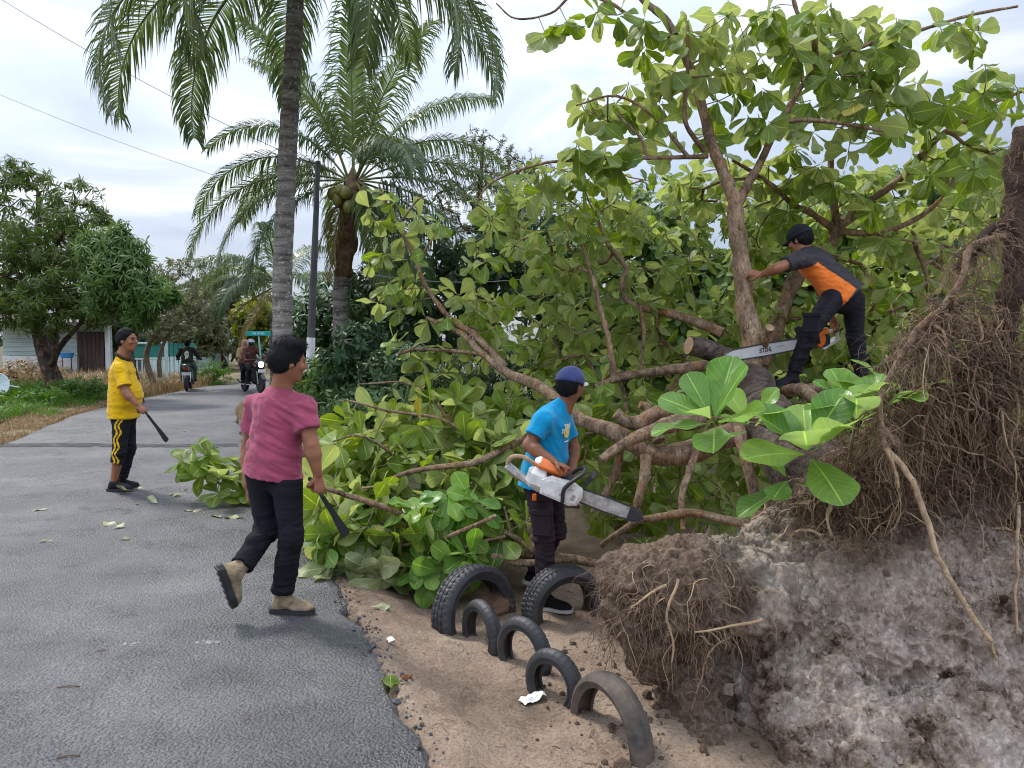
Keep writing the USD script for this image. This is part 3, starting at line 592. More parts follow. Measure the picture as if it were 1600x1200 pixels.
def rosettes(tips, dirs, n, elev, L, rng, droop=.3, spread=.015, mess=.0):
    """Leaves whorled round each twig tip: arrays (pos, axis, up, length)."""
    pos, ax, up, ln = [], [], [], []
    for p, d in zip(tips, dirs):
        d = unit(d); a = unit(np.cross(d, [0, 0, 1.0] if abs(d[2]) < .9 else [1.0, 0, 0])); b = np.cross(d, a)
        k = rng.integers(n[0], n[1] + 1); ph = rng.uniform(0, 6.28); e0 = rng.uniform(*elev)
        for i in range(k):
            f = ph + i * 2.4 + rng.normal(0, .15); e = e0 + (i / k - .5) * .7 + rng.normal(0, .15)
            r = np.cos(f) * a + np.sin(f) * b
            x = unit(r * np.cos(e) + d * np.sin(e) + mess * rng.normal(0, 1, 3)); x = unit(x + np.array([0, 0, -droop * rng.uniform(.3, 1.3)]))
            pos.append(p - d * .05 * (1 - i / k) + x * spread); ax.append(x)
            up.append(unit(d + .35 * np.array([0, 0, 1]) + rng.normal(0, .22 + mess, 3))); ln.append(rng.uniform(*L) * (1 - .25 * i / k) * (1 - mess * rng.uniform(0, .8)))
    return np.array(pos), np.array(ax), np.array(up), np.array(ln)
def grow(skeleton, tips, step=.13, jitter=.02, rng=R, r_tip=.0035, power=.42, rmax=.02, maxlen=9, sag=.0):
    """Twigs from each tip to the nearest point already grown, so that they branch: (list of (points, radii, count), direction at each tip)."""
    nodes = [np.asarray(p) for p in skeleton]; par = [-1] * len(nodes)
    K = np.array(nodes); order = np.argsort([np.min(np.linalg.norm(K - t, axis=1)) for t in tips])
    buf = np.zeros((len(nodes) + len(tips) * 90, 3)); buf[:len(nodes)] = K; N = len(nodes); end = {}
    dirs = np.zeros((len(tips), 3)); par = list(par)
    for o in order:
        t = tips[o]; d = np.linalg.norm(buf[:N] - t, axis=1); d2 = d + np.where(np.arange(N) < len(skeleton), 0, .08) + .25 * np.maximum(0, buf[:N, 2] - t[2])
        k = int(np.argmin(d2)); a = buf[k]
        L = min(d[k], maxlen); m = max(1, min(80, int(L / step)))
        s = np.linspace(0, 1, m + 1)[1:, None]
        ctrl = (a + t) / 2 + rng.normal(0, .12, 3) * L + np.array([0, 0, -sag * L])
        c = (1 - s) ** 2 * a + 2 * s * (1 - s) * ctrl + s ** 2 * t
        c[:-1] += rng.normal(0, jitter, (m - 1, 3)) if m > 1 else 0
        pk = k
        for q in c:
            buf[N] = q; par.append(pk); pk = N; N += 1
        end[o] = pk; prev = buf[par[pk]]; dirs[o] = unit(t - prev)
    cnt = np.zeros(N)
    for o in end: cnt[end[o]] += 1
    for k in range(N - 1, len(skeleton) - 1, -1): cnt[par[k]] += cnt[k]
    kids = {}
    for k in range(len(skeleton), N): kids.setdefault(par[k], []).append(k)
    chains, start = [], [(par[k], k) for k in range(len(skeleton), N) if par[k] < len(skeleton)]
    while start:
        a, k = start.pop(); ids = [a, k]
        while kids.get(k):
            ch = sorted(kids[k], key=lambda q: -cnt[q]); k2 = ch[0]
            start += [(k, q) for q in ch[1:]]; ids.append(k2); k = k2
        rad = np.minimum(r_tip * np.maximum(cnt[ids], 1) ** power, rmax); rad[0] = min(rad[0], rad[1]) if len(rad) > 1 else rad[0]
        chains.append((buf[ids], rad, cnt[ids[1]]))
    return chains, dirs
def blob_points(centers, radii, n, rng, shell=.35):
    """Points through a group of ellipsoids, thinner towards the middle."""
    c = np.asarray(centers, float); r = np.asarray(radii, float); w = r.prod(1) ** .67; k = rng.choice(len(c), n, p=w / w.sum())
    d = unit(rng.normal(0, 1, (n, 3))); u = (shell + (1 - shell) * rng.uniform(0, 1, n)) ** .5
    return c[k] + d * r[k] * u[:, None], d
def tree(name, label, base, path, r0, r1, blobs, n_tips, T, n_leaf, L, leaf, barkname='dark_bark', group=None, elev=(-.2, .6), droop=.5, seed=1, limbs=(), fork=None, clump=.0):
    """A tree standing behind: trunk, limbs, twigs grown to tips through the crown's masses, whorled leaves."""
    rng = np.random.default_rng(seed); path = np.asarray(path, float)
    t = thing(name, label, 'tree', base, group)
    tr = spline(path, 14); obj('trunk', tube(tr, np.linspace(r0, r1, 14), 10, rough=.18, seed=seed), barkname, t, smooth=True)
    sk = list(tr[4:])
    for lp, ra, rb in limbs:
        l = spline(lp, 10); sk += list(l[2:]); obj('limb', tube(l, np.linspace(ra, rb, 10), 8, rough=.15, seed=seed + 3), barkname, t, smooth=True)
    c = np.array([b[0] for b in blobs]); r = np.array([b[1] for b in blobs])
    tips, out = blob_points(c, r, n_tips, rng)
    if clump:
        g = meshkit.fbm(tips * clump, 2, seed); keep = g > np.quantile(g, .25); tips, out = tips[keep], out[keep]
    ch, dirs = grow(sk, tips, step=.3, jitter=.03, rng=rng, r_tip=.006, rmax=r1)
    obj('twigs', cat([tube(p, q, 4 if c_ < 6 else 6, caps=False) for p, q, c_ in ch]), barkname, t, smooth=True)
    dirs = unit(dirs + .6 * out + np.array([0, 0, .25]))
    a = rosettes(tips, dirs, n_leaf, elev, L, rng, droop)
    obj('crown', stamp(T, *a, rng), leaf, t, smooth=True, kind='stuff')
    return t

# ------------------------------------------------------------------ coconut palms
def frond(t, base, az, elev, length, sag, rng, mat='palm_leaf', n=112, leaf=.88, twist=0.0, hang=1.15, name='frond'):
    """One palm leaf: a bowed midrib with two rows of drooping leaflets."""
    m = 22; s = np.linspace(0, 1, m); e = elev - sag * s ** 1.35
    d = np.stack([np.cos(e) * np.cos(az), np.cos(e) * np.sin(az), np.sin(e)], -1)
    p = base + np.cumsum(d, 0) * (length / m); p = np.vstack([base, p])
    side = np.array([-np.sin(az), np.cos(az), 0]); side = side
    obj_ = [tube(p, np.linspace(.045, .006, len(p)), 5, flat=.6)]
    u = np.linspace(.14, .985, n); out = []
    k = u * (len(p) - 1); i = np.minimum(k.astype(int), len(p) - 2); w = (k - i)[:, None]
    q = p[i] * (1 - w) + p[i + 1] * w; tg = unit(p[i + 1] - p[i])
    up = unit(np.cross(tg, side)); up = np.where(up[:, 2:] < 0, -up, up)
    prof = np.interp(u, [.1, .2, .45, .75, 1], [.55, .85, 1, .78, .35]) * leaf
    for sg in (-1, 1):
        lift = rng.uniform(-.05, .40, n)
        sd = side * sg + twist * up
        d0 = unit(tg * (.55 + .5 * u[:, None]) + sd * 1.0 + up * lift[:, None] + rng.normal(0, .085, (n, 3)))
        L = prof * rng.uniform(.85, 1.12, n); g = np.array([0, 0, -1.0]); h = hang * rng.uniform(.6, 1.3, n)[:, None]
        p1 = q + d0 * (L * .4)[:, None]; d1 = unit(d0 + g * h * .9); p2 = p1 + d1 * (L * .35)[:, None]; d2 = unit(d1 + g * h * 1.4); p3 = p2 + d2 * (L * .3)[:, None]
        wv = unit(np.cross(d0, up)) * .0175; wv1 = unit(np.cross(d1, up)) * .0165
        V = np.stack([q - wv * .5, q + wv * .5, p1 - wv, p1 + wv, p2 - wv1 * .75, p2 + wv1 * .75, p3], 1).reshape(-1, 3)
        b = np.arange(n)[:, None] * 7
        out.append((V, np.vstack([b + [0, 1, 3], b + [0, 3, 2], b + [2, 3, 5], b + [2, 5, 4], b + [4, 5, 6]]), None))
    f = obj(name, cat(out), mat, t)
    obj('midrib', obj_[0], 'twig_bark' if 'dry' in mat else 'palm_rib', f, smooth=True)
look('palm_rib', (.20, .22, .08), .6, vary=.3)
def palm(label, pts, r0, r1, fronds, seed, dry=(), nuts=0, group=None, skirt=0):
    rng = np.random.default_rng(seed); b = np.asarray(pts[0], float)
    t = thing('coconut_palm', label, 'palm tree', b, group)
    n = 90; p = spline(pts, n); z = np.linspace(0, 1, n)
    r = np.interp(z, [0, .03, .1, 1], [r0 * 1.5, r0 * 1.15, r0, r1]) * (1 + .035 * np.sin(np.arange(n) * 2.1) + .02 * rng.normal(0, 1, n))
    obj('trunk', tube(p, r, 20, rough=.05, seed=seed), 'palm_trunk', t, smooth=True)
    c = p[-1]
    obj('crown_shaft', tube(spline([c - [0, 0, .35], c + [0, 0, .1], c + [0, 0, .55]], 8), [r1 * 1.05, r1 * 1.5, r1 * 1.6, r1 * 1.5, r1 * 1.2, r1 * .9, r1 * .5, r1 * .2], 10, rough=.3), 'palm_sheath', t, smooth=True)
    for az, el, L, sag, *tw in fronds: frond(t, c + np.array([0, 0, .25]) + .12 * np.array([math.cos(az), math.sin(az), 0]), az, el, L, sag, rng, twist=tw[0] if tw else 0)
    for az, el, L, sag in dry: frond(t, c + np.array([0, 0, .1]) + .12 * np.array([math.cos(az), math.sin(az), 0]), az, el, L, sag, rng, mat='palm_leaf_dry', n=40, leaf=.5, hang=1.3, name='dead_frond')
    if skirt:
        i0 = int(n * (1 - skirt / np.linalg.norm(p[-1] - p[0]))); obj('fibre_skirt', tube(p[i0:], np.interp(np.arange(n - i0), [0, 3, n - i0], [r1 * 1.02, r1 * 1.25, r1 * 1.7]), 18, rough=.45, seed=4), 'palm_sheath', t, smooth=True)
    for k in range(nuts):
        a = rng.uniform(math.pi, 2 * math.pi) if k < nuts * .8 else rng.uniform(0, 6.28); q = c + np.array([.46 * math.cos(a), .46 * math.sin(a), -.02 - .40 * rng.uniform()])
        m = trimesh.creation.icosphere(2, .125); v = np.array(m.vertices) * (1, 1, 1.15); v += .008 * (meshkit.noise(v * 20, k)[:, None] - .5)
        s_ = obj('coconut', (v + q, np.array(m.faces), None), 'coconut', t, smooth=True)
        obj('stalk', tube(spline([c + [0, 0, .1], (c + q) / 2 + [0, 0, .12], q + [0, 0, .1]], 6), .012, 5), 'palm_rib', s_, smooth=True)
    return t
# ------------------------------------------------------------------ what stands behind
# near palm: its crown is above the picture, its fronds hang into it
c0 = P(447, -150, 11.6)
def toward(px, py, d, c):
    q = P(px, py, d) - c; return math.atan2(q[1], q[0])
nb = G(438, 0, 0) if False else P(436, 0, 11.6); nb[2] = -.1
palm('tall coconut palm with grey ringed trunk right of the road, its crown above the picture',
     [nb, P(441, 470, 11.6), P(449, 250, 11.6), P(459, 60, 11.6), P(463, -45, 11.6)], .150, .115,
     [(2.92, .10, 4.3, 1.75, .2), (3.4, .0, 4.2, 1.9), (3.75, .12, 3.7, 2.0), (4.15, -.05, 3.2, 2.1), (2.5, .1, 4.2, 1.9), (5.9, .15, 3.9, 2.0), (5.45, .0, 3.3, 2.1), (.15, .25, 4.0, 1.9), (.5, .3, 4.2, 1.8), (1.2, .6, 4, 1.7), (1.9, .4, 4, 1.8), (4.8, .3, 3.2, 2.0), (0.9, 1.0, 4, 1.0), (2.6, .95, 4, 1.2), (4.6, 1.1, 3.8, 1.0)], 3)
# second palm, lower and further, with nuts
pc = P(552, 300, 17.5); pb = P(532, 0, 17.5); pb[2] = -.05
fr = []
for az, el, L, sag in [(3.02, .55, 4.3, 1.75), (3.25, .18, 4.4, 1.55), (3.05, .95, 3.9, 1.7), (3.5, -.05, 4.0, 1.5), (3.7, -.35, 3.5, 1.1), (2.6, .5, 4.2, 1.6), (2.9, 1.25, 4.0, .9), (.1, .45, 4.3, 1.6), (-.1, .12, 4.4, 1.45), (-.35, -.15, 4.2, 1.35), (-.7, -.5, 3.8, 1.0), (-.95, -.75, 3.5, .6), (.45, .8, 4.2, 1.5), (.3, 1.05, 4.1, 1.1), (1.3, .9, 4.1, 1.2), (1.7, 1.3, 4.2, .6), (4.9, 1.35, 4.0, .5), (5.6, 1.2, 3.9, .8), (4.0, 1.15, 3.9, .8), (1.9, .2, 4.0, 1.5), (5.3, .55, 3.4, 1.6), (.8, -.1, 4, 1.3), (1.2, -.5, 3.6, 1.0)]:
    fr.append((az, el, L, sag))
palm('shorter full coconut palm with green nuts behind the utility pole', [pb, P(533, 480, 17.5), P(540, 390, 17.5), pc], .20, .17, fr, 5, dry=[(3.9, -1.2, 2.2, .3), (5.6, -1.15, 2.4, .3), (3.3, -1.0, 2.2, .5)], nuts=16, skirt=2.6)
# young palm clump at its foot and far palm fronds over the lane
fb = P(420, 0, 27); fb[2] = 0
palm('far coconut palm with yellowing low fronds above the lane', [fb, P(428, 520, 27), P(436, 452, 27)], .17, .14, [(3.1, .3, 3.6, 1.5), (3.4, -.1, 3.5, 1.2), (2.8, .6, 3.6, 1.5), (2.2, .5, 3.5, 1.4), (0.2, .4, 3.5, 1.5), (5.5, .3, 3.3, 1.4), (4.2, .2, 3.2, 1.6), (1.2, .9, 3.5, 1.0), (4.8, 1.0, 3.2, 1.0), (3.9, .7, 3.3, 1.5)], 9, dry=[(3.5, -.5, 3.2, .7), (4.3, -.6, 2.8, .6)])
yb = P(505, 0, 14.0); yb[2] = -.05
t = thing('young_palm', 'young trunkless palm sprouting behind the dark pole', 'palm tree', yb)
rg_ = np.random.default_rng(4)
for k in range(10): frond(t, yb + [0, 0, .1], -1.4 + k * .33, rg_.uniform(1.0, 1.4), rg_.uniform(1.8, 2.5), rg_.uniform(.8, 1.5), rg_, n=40, leaf=.5)
t = thing('young_palm', 'young palm with fronds arching between the shrubs right of the big palm trunk', 'palm tree', P(640, 0, 15) * [1, 1, 0])
for k in range(10): frond(t, P(640, 0, 15) * [1, 1, 0], k * 2.4, rg_.uniform(.8, 1.35), rg_.uniform(2.2, 3.2), rg_.uniform(.8, 1.6), rg_, n=40, leaf=.55)

# utility pole and its wires
pa, pz = P(470, 0, 13.2), P(497, 255, 13.2); pa[2] = -.05
dirp = unit(pz - pa); k = (P(477, 527, 13.2) - pa) @ dirp
t = thing('utility_pole', 'slim dark leaning utility pole with white painted foot', 'utility pole', pa)
obj('pole_shaft', tube([pa + dirp * k, (pa + dirp * k + pz) / 2, pz], [.066, .055, .038], 14), 'pole_dark', t, smooth=40)
obj('white_foot', tube([pa, pa + dirp * k * .5, pa + dirp * k], [.078, .074, .070], 14), 'pole_white', t, smooth=40)
obj('pole_cap', lathe([(0, 0), (.045, 0), (.045, .03), (0, .05)], pz), 'metal_dark', t)
def wire(a, b, sag, label):
    p = np.linspace(0, 1, 24)[:, None]; q = a + (b - a) * p; q[:, 2] -= sag * 4 * (p * (1 - p))[:, 0]
    obj('overhead_wire', tube(q, .0055, 5), 'wire', label=label, cat_='wire')
wire(P(-60, -40, 13.5), P(497, 262, 13.2), .15, 'thin overhead wire sloping down from the upper left corner to the pole top')
wire(P(-60, 122, 21), P(520, 330, 21), .2, 'lower faint overhead wire running across the grey cloud to the shorter palm')
wire(P(200, 418, 24), P(560, 398, 20), .05, 'short wire just above the treetops over the lane')
wire(P(560, 425, 10.5), P(880, 428, 9.6), .12, 'slack wire passing in front of the right palm fronds')

# street name sign
sa = P(402, 0, 24.5); sa[2] = float(height(sa[0], 24.5)); st = P(404, 521, 24.5)
t = thing('street_sign', 'small teal street name sign on a pale post by the lane', 'sign', sa)
obj('post', tube([sa, [st[0], st[1], st[2] - .1]], .028, 10), 'sign_post', t, smooth=40)
obj('sign_plate', box(st, (.76, .025, .155), bevel=.006), 'sign_teal', t)
obj('sign_lettering', lettering('HM. NUNG', .055, np.array([[1, 0, 0], [0, 0, -1], [0, 1, 0]]).T @ np.eye(3) if False else np.array([[1, 0, 0], [0, 0, -1.0], [0, 1, 0]]), st + [0, -.0135, 0], .003, True), 'sign_white', t)

# house on the left behind the mango tree
hx0, hx1, hy, z0, zm, zt = -19.9, -15.7, 30.0, .25, 1.06, 2.35
t = thing('plank_house', 'low house of pale green planks over a white wall behind the mango tree', 'house', ((hx0 + hx1) / 2, hy, z0))
obj('lower_wall', box(((hx0 - 17.0) / 2 + .0, hy + .1, (z0 - .3 + zm) / 2), (-17.0 - hx0, .2, zm - z0 + .3)), 'paint_white', t)
for k in range(8):
    zz = zm + .02 + k * .163
    obj('plank', box(((hx0 - 18.55) / 2, hy + .06 + (k % 2) * .008, zz + .078), (-18.55 - hx0, .03, .156), bevel=.006), 'plank_pale' if k % 3 else 'plank_pale_two', t)
    obj('plank', box(((-17.72 - 17.0) / 2, hy + .06 + (k % 2) * .008, zz + .078), (-17.0 + 17.72, .03, .156), bevel=.006), 'plank_pale_two' if k % 3 == 1 else 'plank_pale', t)
w = obj('window', box((-18.13, hy + .05, 1.72), (.84, .05, 1.3), bevel=.01), 'shutter_brown', t)
for k in range(5): obj('shutter_slat', box((-18.47 + k * .17, hy + .015, 1.72), (.15, .02, 1.2), bevel=.004), 'shutter_brown', w)
d = obj('door', box((-16.42, hy + .05, 1.12), (1.0, .06, 1.75), bevel=.01), 'shutter_brown', t)
for k in range(6): obj('door_board', box((-16.83 + k * .165, hy + .012, 1.12), (.155, .02, 1.7), bevel=.004), 'shutter_brown', d)
obj('corner_post', box((-15.8, hy + .05, 1.2), (.14, .16, 2.2), bevel=.01), 'paint_white', t)
obj('side_wall', box((hx0 + .1, hy + 3.2, 1.2), (.2, 6, 2.3)), 'plank_pale', t)
obj('back_wall', box(((hx0 + hx1) / 2, hy + 6.2, 1.2), (hx1 - hx0, .2, 2.3)), 'plank_pale', t)
obj('shade_wall', box(((-17.0 - 15.8) / 2, hy + .25, 1.2), (1.3, .1, 2.3)), 'plank_pale', t)
rf = obj('roof', cat([box(((hx0 + hx1) / 2, hy + 1.4, 2.95), (hx1 - hx0 + 1.0, .06, 0.01)), extrude([(-.7, 2.3), (3.1, 3.9), (6.9, 2.3), (6.9, 2.22), (3.1, 3.8), (-.7, 2.22)], np.array([[0, 0, 1.0], [1, 0, 0], [0, 1, 0]]), np.array([hx0 - .5, hy, 0]), hx1 - hx0 + 1.0)]), 'roof_tile', t)
for k in range(9):
    a = np.array([0, hy - .7 + k * .42, 2.3 + k * .177 + .035]); 
    obj('roof_course', box(((hx0 + hx1) / 2, a[1] + .2, a[2] + .085), (hx1 - hx0 + .98, .46, .03), M=np.array([[1, 0, 0], [0, .922, -.388], [0, .388, .922]])), 'roof_tile', rf)
t = thing('tiled_house', 'further house with grey brown tiled roof left of the lane', 'house', (-17.8, 38, 0))
obj('wall', box((-18.3, 39.5, 1.4), (6.4, 3, 2.6)), 'plank_pale_two', t)
obj('window', box((-17.0, 37.98, 1.6), (.9, .06, 1.0)), 'shutter_brown', t)
rf = obj('roof', extrude([(-.6, 2.5), (2.0, 4.0), (4.2, 2.5), (4.2, 2.42), (2.0, 3.9), (-.6, 2.42)], np.array([[0, 0, 1.0], [1, 0, 0], [0, 1, 0]]), np.array([-22, 38, 0]), 7.6), 'roof_tile', t)
for r_ in range(6):
    for c_ in range(19):
        obj('roof_tile', box((-21.8 + c_ * .4, 37.6 + r_ * .43, 2.62 + r_ * .248 + .012 * (c_ % 2)), (.37, .5, .05), M=np.array([[1, 0, 0], [0, .866, -.5], [0, .5, .866]]), bevel=.015), 'roof_tile', rf)
t = thing('metal_gate', 'teal and white metal gate with pickets left of the motorcycle rider going away', 'gate', (-12.9, 27, .15))
gxs = np.linspace(-13.5, -12.15, 2)
for x in gxs: obj('gate_post', box((x, 27, .85), (.09, .09, 1.6), bevel=.01), 'fence_pale', t)
for z in (1.55, 1.0, .3): obj('rail', box((-12.83, 27, z), (1.26, .05, .07), bevel=.01), 'fence_pale', t)
for k in range(7): obj('picket', box((-13.35 + k * .175, 26.99, .62), (.05, .03, .64), bevel=.006), 'fence_pale', t)
obj('panel', box((-12.83, 27.02, 1.28), (1.2, .02, .44)), 'fence_teal', t)
t = thing('green_fence', 'low pale fence with teal boards between the far trees', 'fence', (-13.3, 30, .2))
for k in range(12): obj('board', box((-14.3 + k * .17, 30, 1.3), (.15, .03, .5), bevel=.005), 'fence_teal', t)
for k in range(12): obj('board', box((-14.3 + k * .17, 30, .68), (.14, .03, .7), bevel=.005), 'fence_pale', t)
# blue bucket rack by the house wall, white dish at the picture's left edge
t = thing('blue_tub', 'blue plastic tub on thin legs against the house wall', 'tub', (-17.15, 29.6, .3))
obj('basin', lathe([(0, 0), (.2, 0), (.26, .2), (.24, .2), (.18, .02), (0, .02)], (-17.15, 29.6, .98)), 'blue_plastic', t, smooth=40)
for x in (-17.32, -16.98): obj('leg', tube([(x, 29.6, .25), (x, 29.6, .98)], .018, 6), 'metal_dark', t)
t = thing('white_dish', 'white round dish lying in the grass at the left edge of the picture', 'dish', P(2, 600, 19.5))
Md = np.array([[.86, .1, .5], [0, .98, -.2], [-.5, .17, .85]]); Md, _ = np.linalg.qr(Md)
obj('bowl', lathe([(0, .0), (.1, .004), (.2, .022), (.28, .055), (.29, .06), (.28, .066), (.2, .034), (0, .012)], P(0, 600, 19.5), np.array([[1, 0, 0], [0, 0, -1.0], [0, 1, 0]])), 'shell_white', t, smooth=40)
obj('arm', tube([P(4, 602, 19.4), P(18, 603, 19.3), P(30, 605, 19.2)], .012, 6), 'shell_white', t)

# trees on the left
mb = P(75, 0, 22); mb[2] = float(height(mb[0], 22)) - .1
tree('mango_tree', 'big dark green mango tree with forked trunk in front of the plank house', mb, [mb, P(72, 560, 22), P(61, 520, 22.2), P(55, 450, 22.5), P(60, 380, 22.5), P(60, 300, 22.5)], .26, .06,
     [(P(40, 330, 22.5), (1.7, 1.9, 1.3)), (P(90, 370, 22.3), (1.6, 1.8, 1.3)), (P(20, 430, 22.5), (1.7, 1.8, 1.0)), (P(110, 430, 22), (1.5, 1.6, 1.1)), (P(60, 470, 21.5), (1.5, 1.2, .6)), (P(35, 268, 22.5), (.75, .8, .45)), (P(120, 300, 22.5), (.7, .7, .5)), (P(95, 285, 22.6), (.55, .6, .4)), (P(150, 470, 22), (1.0, 1, .6)), (P(140, 350, 22.4), (.7, .8, .7)), (P(-40, 400, 23), (1.5, 1.5, 1.8)), (P(15, 485, 22), (1.0, 1, .45)), (P(130, 495, 21.6), (1.0, .8, .4)), (P(165, 440, 22), (.9, .9, .7)), (P(70, 505, 21.4), (.9, .7, .35))],
     1900, LANCE, (9, 13), (.20, .34), 'mango_leaf', seed=21, elev=(-.3, .5), droop=.7, clump=1.1,
     limbs=[([P(77, 590, 22), P(92, 545, 21.9), P(122, 510, 21.6), P(150, 470, 21.6)], .10, .04), ([P(72, 575, 22), P(85, 560, 21.7), P(84, 530, 21.5), P(95, 450, 21.8)], .10, .04), ([P(56, 470, 22.4), P(30, 430, 22.5), P(5, 380, 22.5)], .09, .03), ([P(58, 420, 22.5), P(90, 380, 22.3), P(120, 320, 22.4)], .08, .03)])
fb2 = P(205, 0, 20); fb2[2] = 0
tree('feathery_tree', 'bright green tree with finger like leaf whorls right of the mango tree', fb2, [fb2, P(206, 560, 20), P(200, 500, 20.3), P(190, 430, 20.4), P(188, 370, 20.4)], .08, .025,
     [(P(190, 440, 20.3), (1.0, 1.0, .9)), (P(235, 460, 20.2), (.75, .8, .55)), (P(165, 400, 20.5), (.8, .8, .8)), (P(205, 395, 20.4), (.5, .5, .5)), (P(258, 462, 20.2), (.35, .5, .3)), (P(187, 352, 20.4), (.22, .22, .2)), (P(215, 490, 20.2), (.6, .6, .4)), (P(170, 470, 20.4), (.7, .7, .5))],
     560, LANCE, (9, 13), (.24, .36), 'feather_leaf', seed=22, elev=(-.1, .4), droop=.5, limbs=[([P(200, 500, 20.3), P(222, 470, 20.2), P(255, 455, 20.1)], .035, .015)])
ob = P(228, 0, 24.5); ob[2] = .1
tree('leaning_tree', 'thin leaning tree with sparse olive foliage in front of the gate', ob, [ob, P(228, 560, 24.5), P(240, 525, 24.5), P(262, 495, 24.6), P(285, 470, 24.6)], .11, .03,
     [(P(265, 490, 24.6), (1.0, .9, .6)), (P(300, 500, 24.8), (.9, .8, .6)), (P(245, 520, 24.4), (.5, .5, .35)), (P(285, 460, 25), (.9, .9, .5)), (P(320, 480, 25.5), (.8, .8, .7))],
     420, TINY, (9, 14), (.07, .14), 'olive_leaf', seed=23, droop=.6, barkname='twig_bark', limbs=[([P(250, 590, 24.6), P(250, 555, 24.6), P(268, 515, 24.8), P(300, 490, 25)], .08, .03)])
r4 = np.random.default_rng(44)
far_spec = [('rounded dense green tree at the end of the lane', 345, 500, 40, (2.4, 2.2, 2.6), 'olive_leaf'), ('tall hazy olive tree left of the lane beyond the gate', 300, 470, 46, (3.2, 2.5, 2.6), 'olive_leaf'), ('yellow green bush tree overhanging the lane behind the sign', 395, 500, 33, (1.0, 1.1, .9), 'yellow_leaf'),
            ('dark tree closing the view behind the street sign', 425, 525, 44, (2.6, 2, 2.6), 'dark_leaf'), ('broad olive tree behind the two riders', 370, 470, 52, (3.4, 2.5, 3.0), 'olive_leaf'), ('olive bushy tree beyond the pale gate', 290, 520, 31, (1.5, 1.2, 1.2), 'olive_leaf'), ('low dark tree behind the tiled house', 250, 470, 48, (3.0, 2.5, 2.2), 'dark_leaf'),
            ('grey green tree crown far left behind the plank house', 20, 480, 42, (4, 3, 2.2), 'dark_leaf'), ('small round tree between the two houses', 195, 505, 36, (1.6, 1.5, 1.1), 'feather_leaf')]
for k, (lb, px, py, d, r, lf) in enumerate(far_spec):
    b = P(px, 0, d); b[2] = 0; c = P(px, py, d)
    bl = [(c, r)] + [(c + unit(r4.normal(0, 1, 3)) * np.array(r) * .7, np.array(r) * r4.uniform(.35, .55)) for _ in range(6)]
    tree('far_tree', lb, b, [b, (b + c) / 2 + [r4.normal(0, .2), 0, 0], c], .18, .06, bl, 330, OVAL, (8, 12), (.22, .42), lf, seed=50 + k, group=None, droop=.4, clump=.8)
# feathery tree and dark trees behind the fallen crown
lb_ = P(757, 0, 21); lb_[2] = 0
tree('fine_leaved_tree', 'tall airy tree with tiny leaves behind the shorter palm', lb_, [lb_, P(757, 480, 21), P(752, 380, 21), P(750, 300, 21), P(755, 230, 21)], .16, .04,
     [(P(755, 250, 21), (1.1, 1.1, .8)), (P(800, 262, 21), (1.0, 1, .55)), (P(720, 270, 21), (.9, 1, .8)), (P(760, 330, 21), (1.5, 1.4, 1.0)), (P(830, 300, 21.5), (1.0, 1, .7)), (P(700, 330, 21.5), (1, 1, .9)), (P(790, 400, 21.5), (1.4, 1.2, 1.2)), (P(742, 215, 21), (.5, .5, .4)), (P(848, 262, 21), (.5, .5, .3))],
     760, TINY, (9, 14), (.06, .12), 'olive_leaf', seed=31, droop=.3, limbs=[([P(752, 370, 21), P(785, 320, 21), P(815, 280, 21)], .06, .02), ([P(751, 340, 21), P(725, 300, 21), P(705, 280, 21)], .06, .02)])
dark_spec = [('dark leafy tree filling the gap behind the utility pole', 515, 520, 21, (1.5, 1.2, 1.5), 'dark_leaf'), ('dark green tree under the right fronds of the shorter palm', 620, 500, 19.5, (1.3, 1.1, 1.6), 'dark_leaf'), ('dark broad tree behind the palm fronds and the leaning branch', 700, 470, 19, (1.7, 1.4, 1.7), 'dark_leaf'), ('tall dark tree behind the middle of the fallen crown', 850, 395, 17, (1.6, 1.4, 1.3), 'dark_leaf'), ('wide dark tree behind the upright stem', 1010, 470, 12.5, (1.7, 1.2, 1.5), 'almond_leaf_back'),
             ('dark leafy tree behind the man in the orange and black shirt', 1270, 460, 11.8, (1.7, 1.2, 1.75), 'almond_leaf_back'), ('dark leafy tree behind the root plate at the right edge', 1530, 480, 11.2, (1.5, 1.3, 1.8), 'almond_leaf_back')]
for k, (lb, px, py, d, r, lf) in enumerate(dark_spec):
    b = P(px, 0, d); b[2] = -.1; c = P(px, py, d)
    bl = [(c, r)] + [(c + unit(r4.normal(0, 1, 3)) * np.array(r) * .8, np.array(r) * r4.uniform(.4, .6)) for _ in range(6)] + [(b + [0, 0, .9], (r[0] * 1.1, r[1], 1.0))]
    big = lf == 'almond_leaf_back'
    tree('background_tree', lb, b, [b, (b + c) / 2, c], .14, .05, bl, 620 if not big else 900, ALMOND_LOW if big else OVAL, (7, 10), (.17, .27) if big else (.16, .3), lf, seed=70 + k, droop=.5)
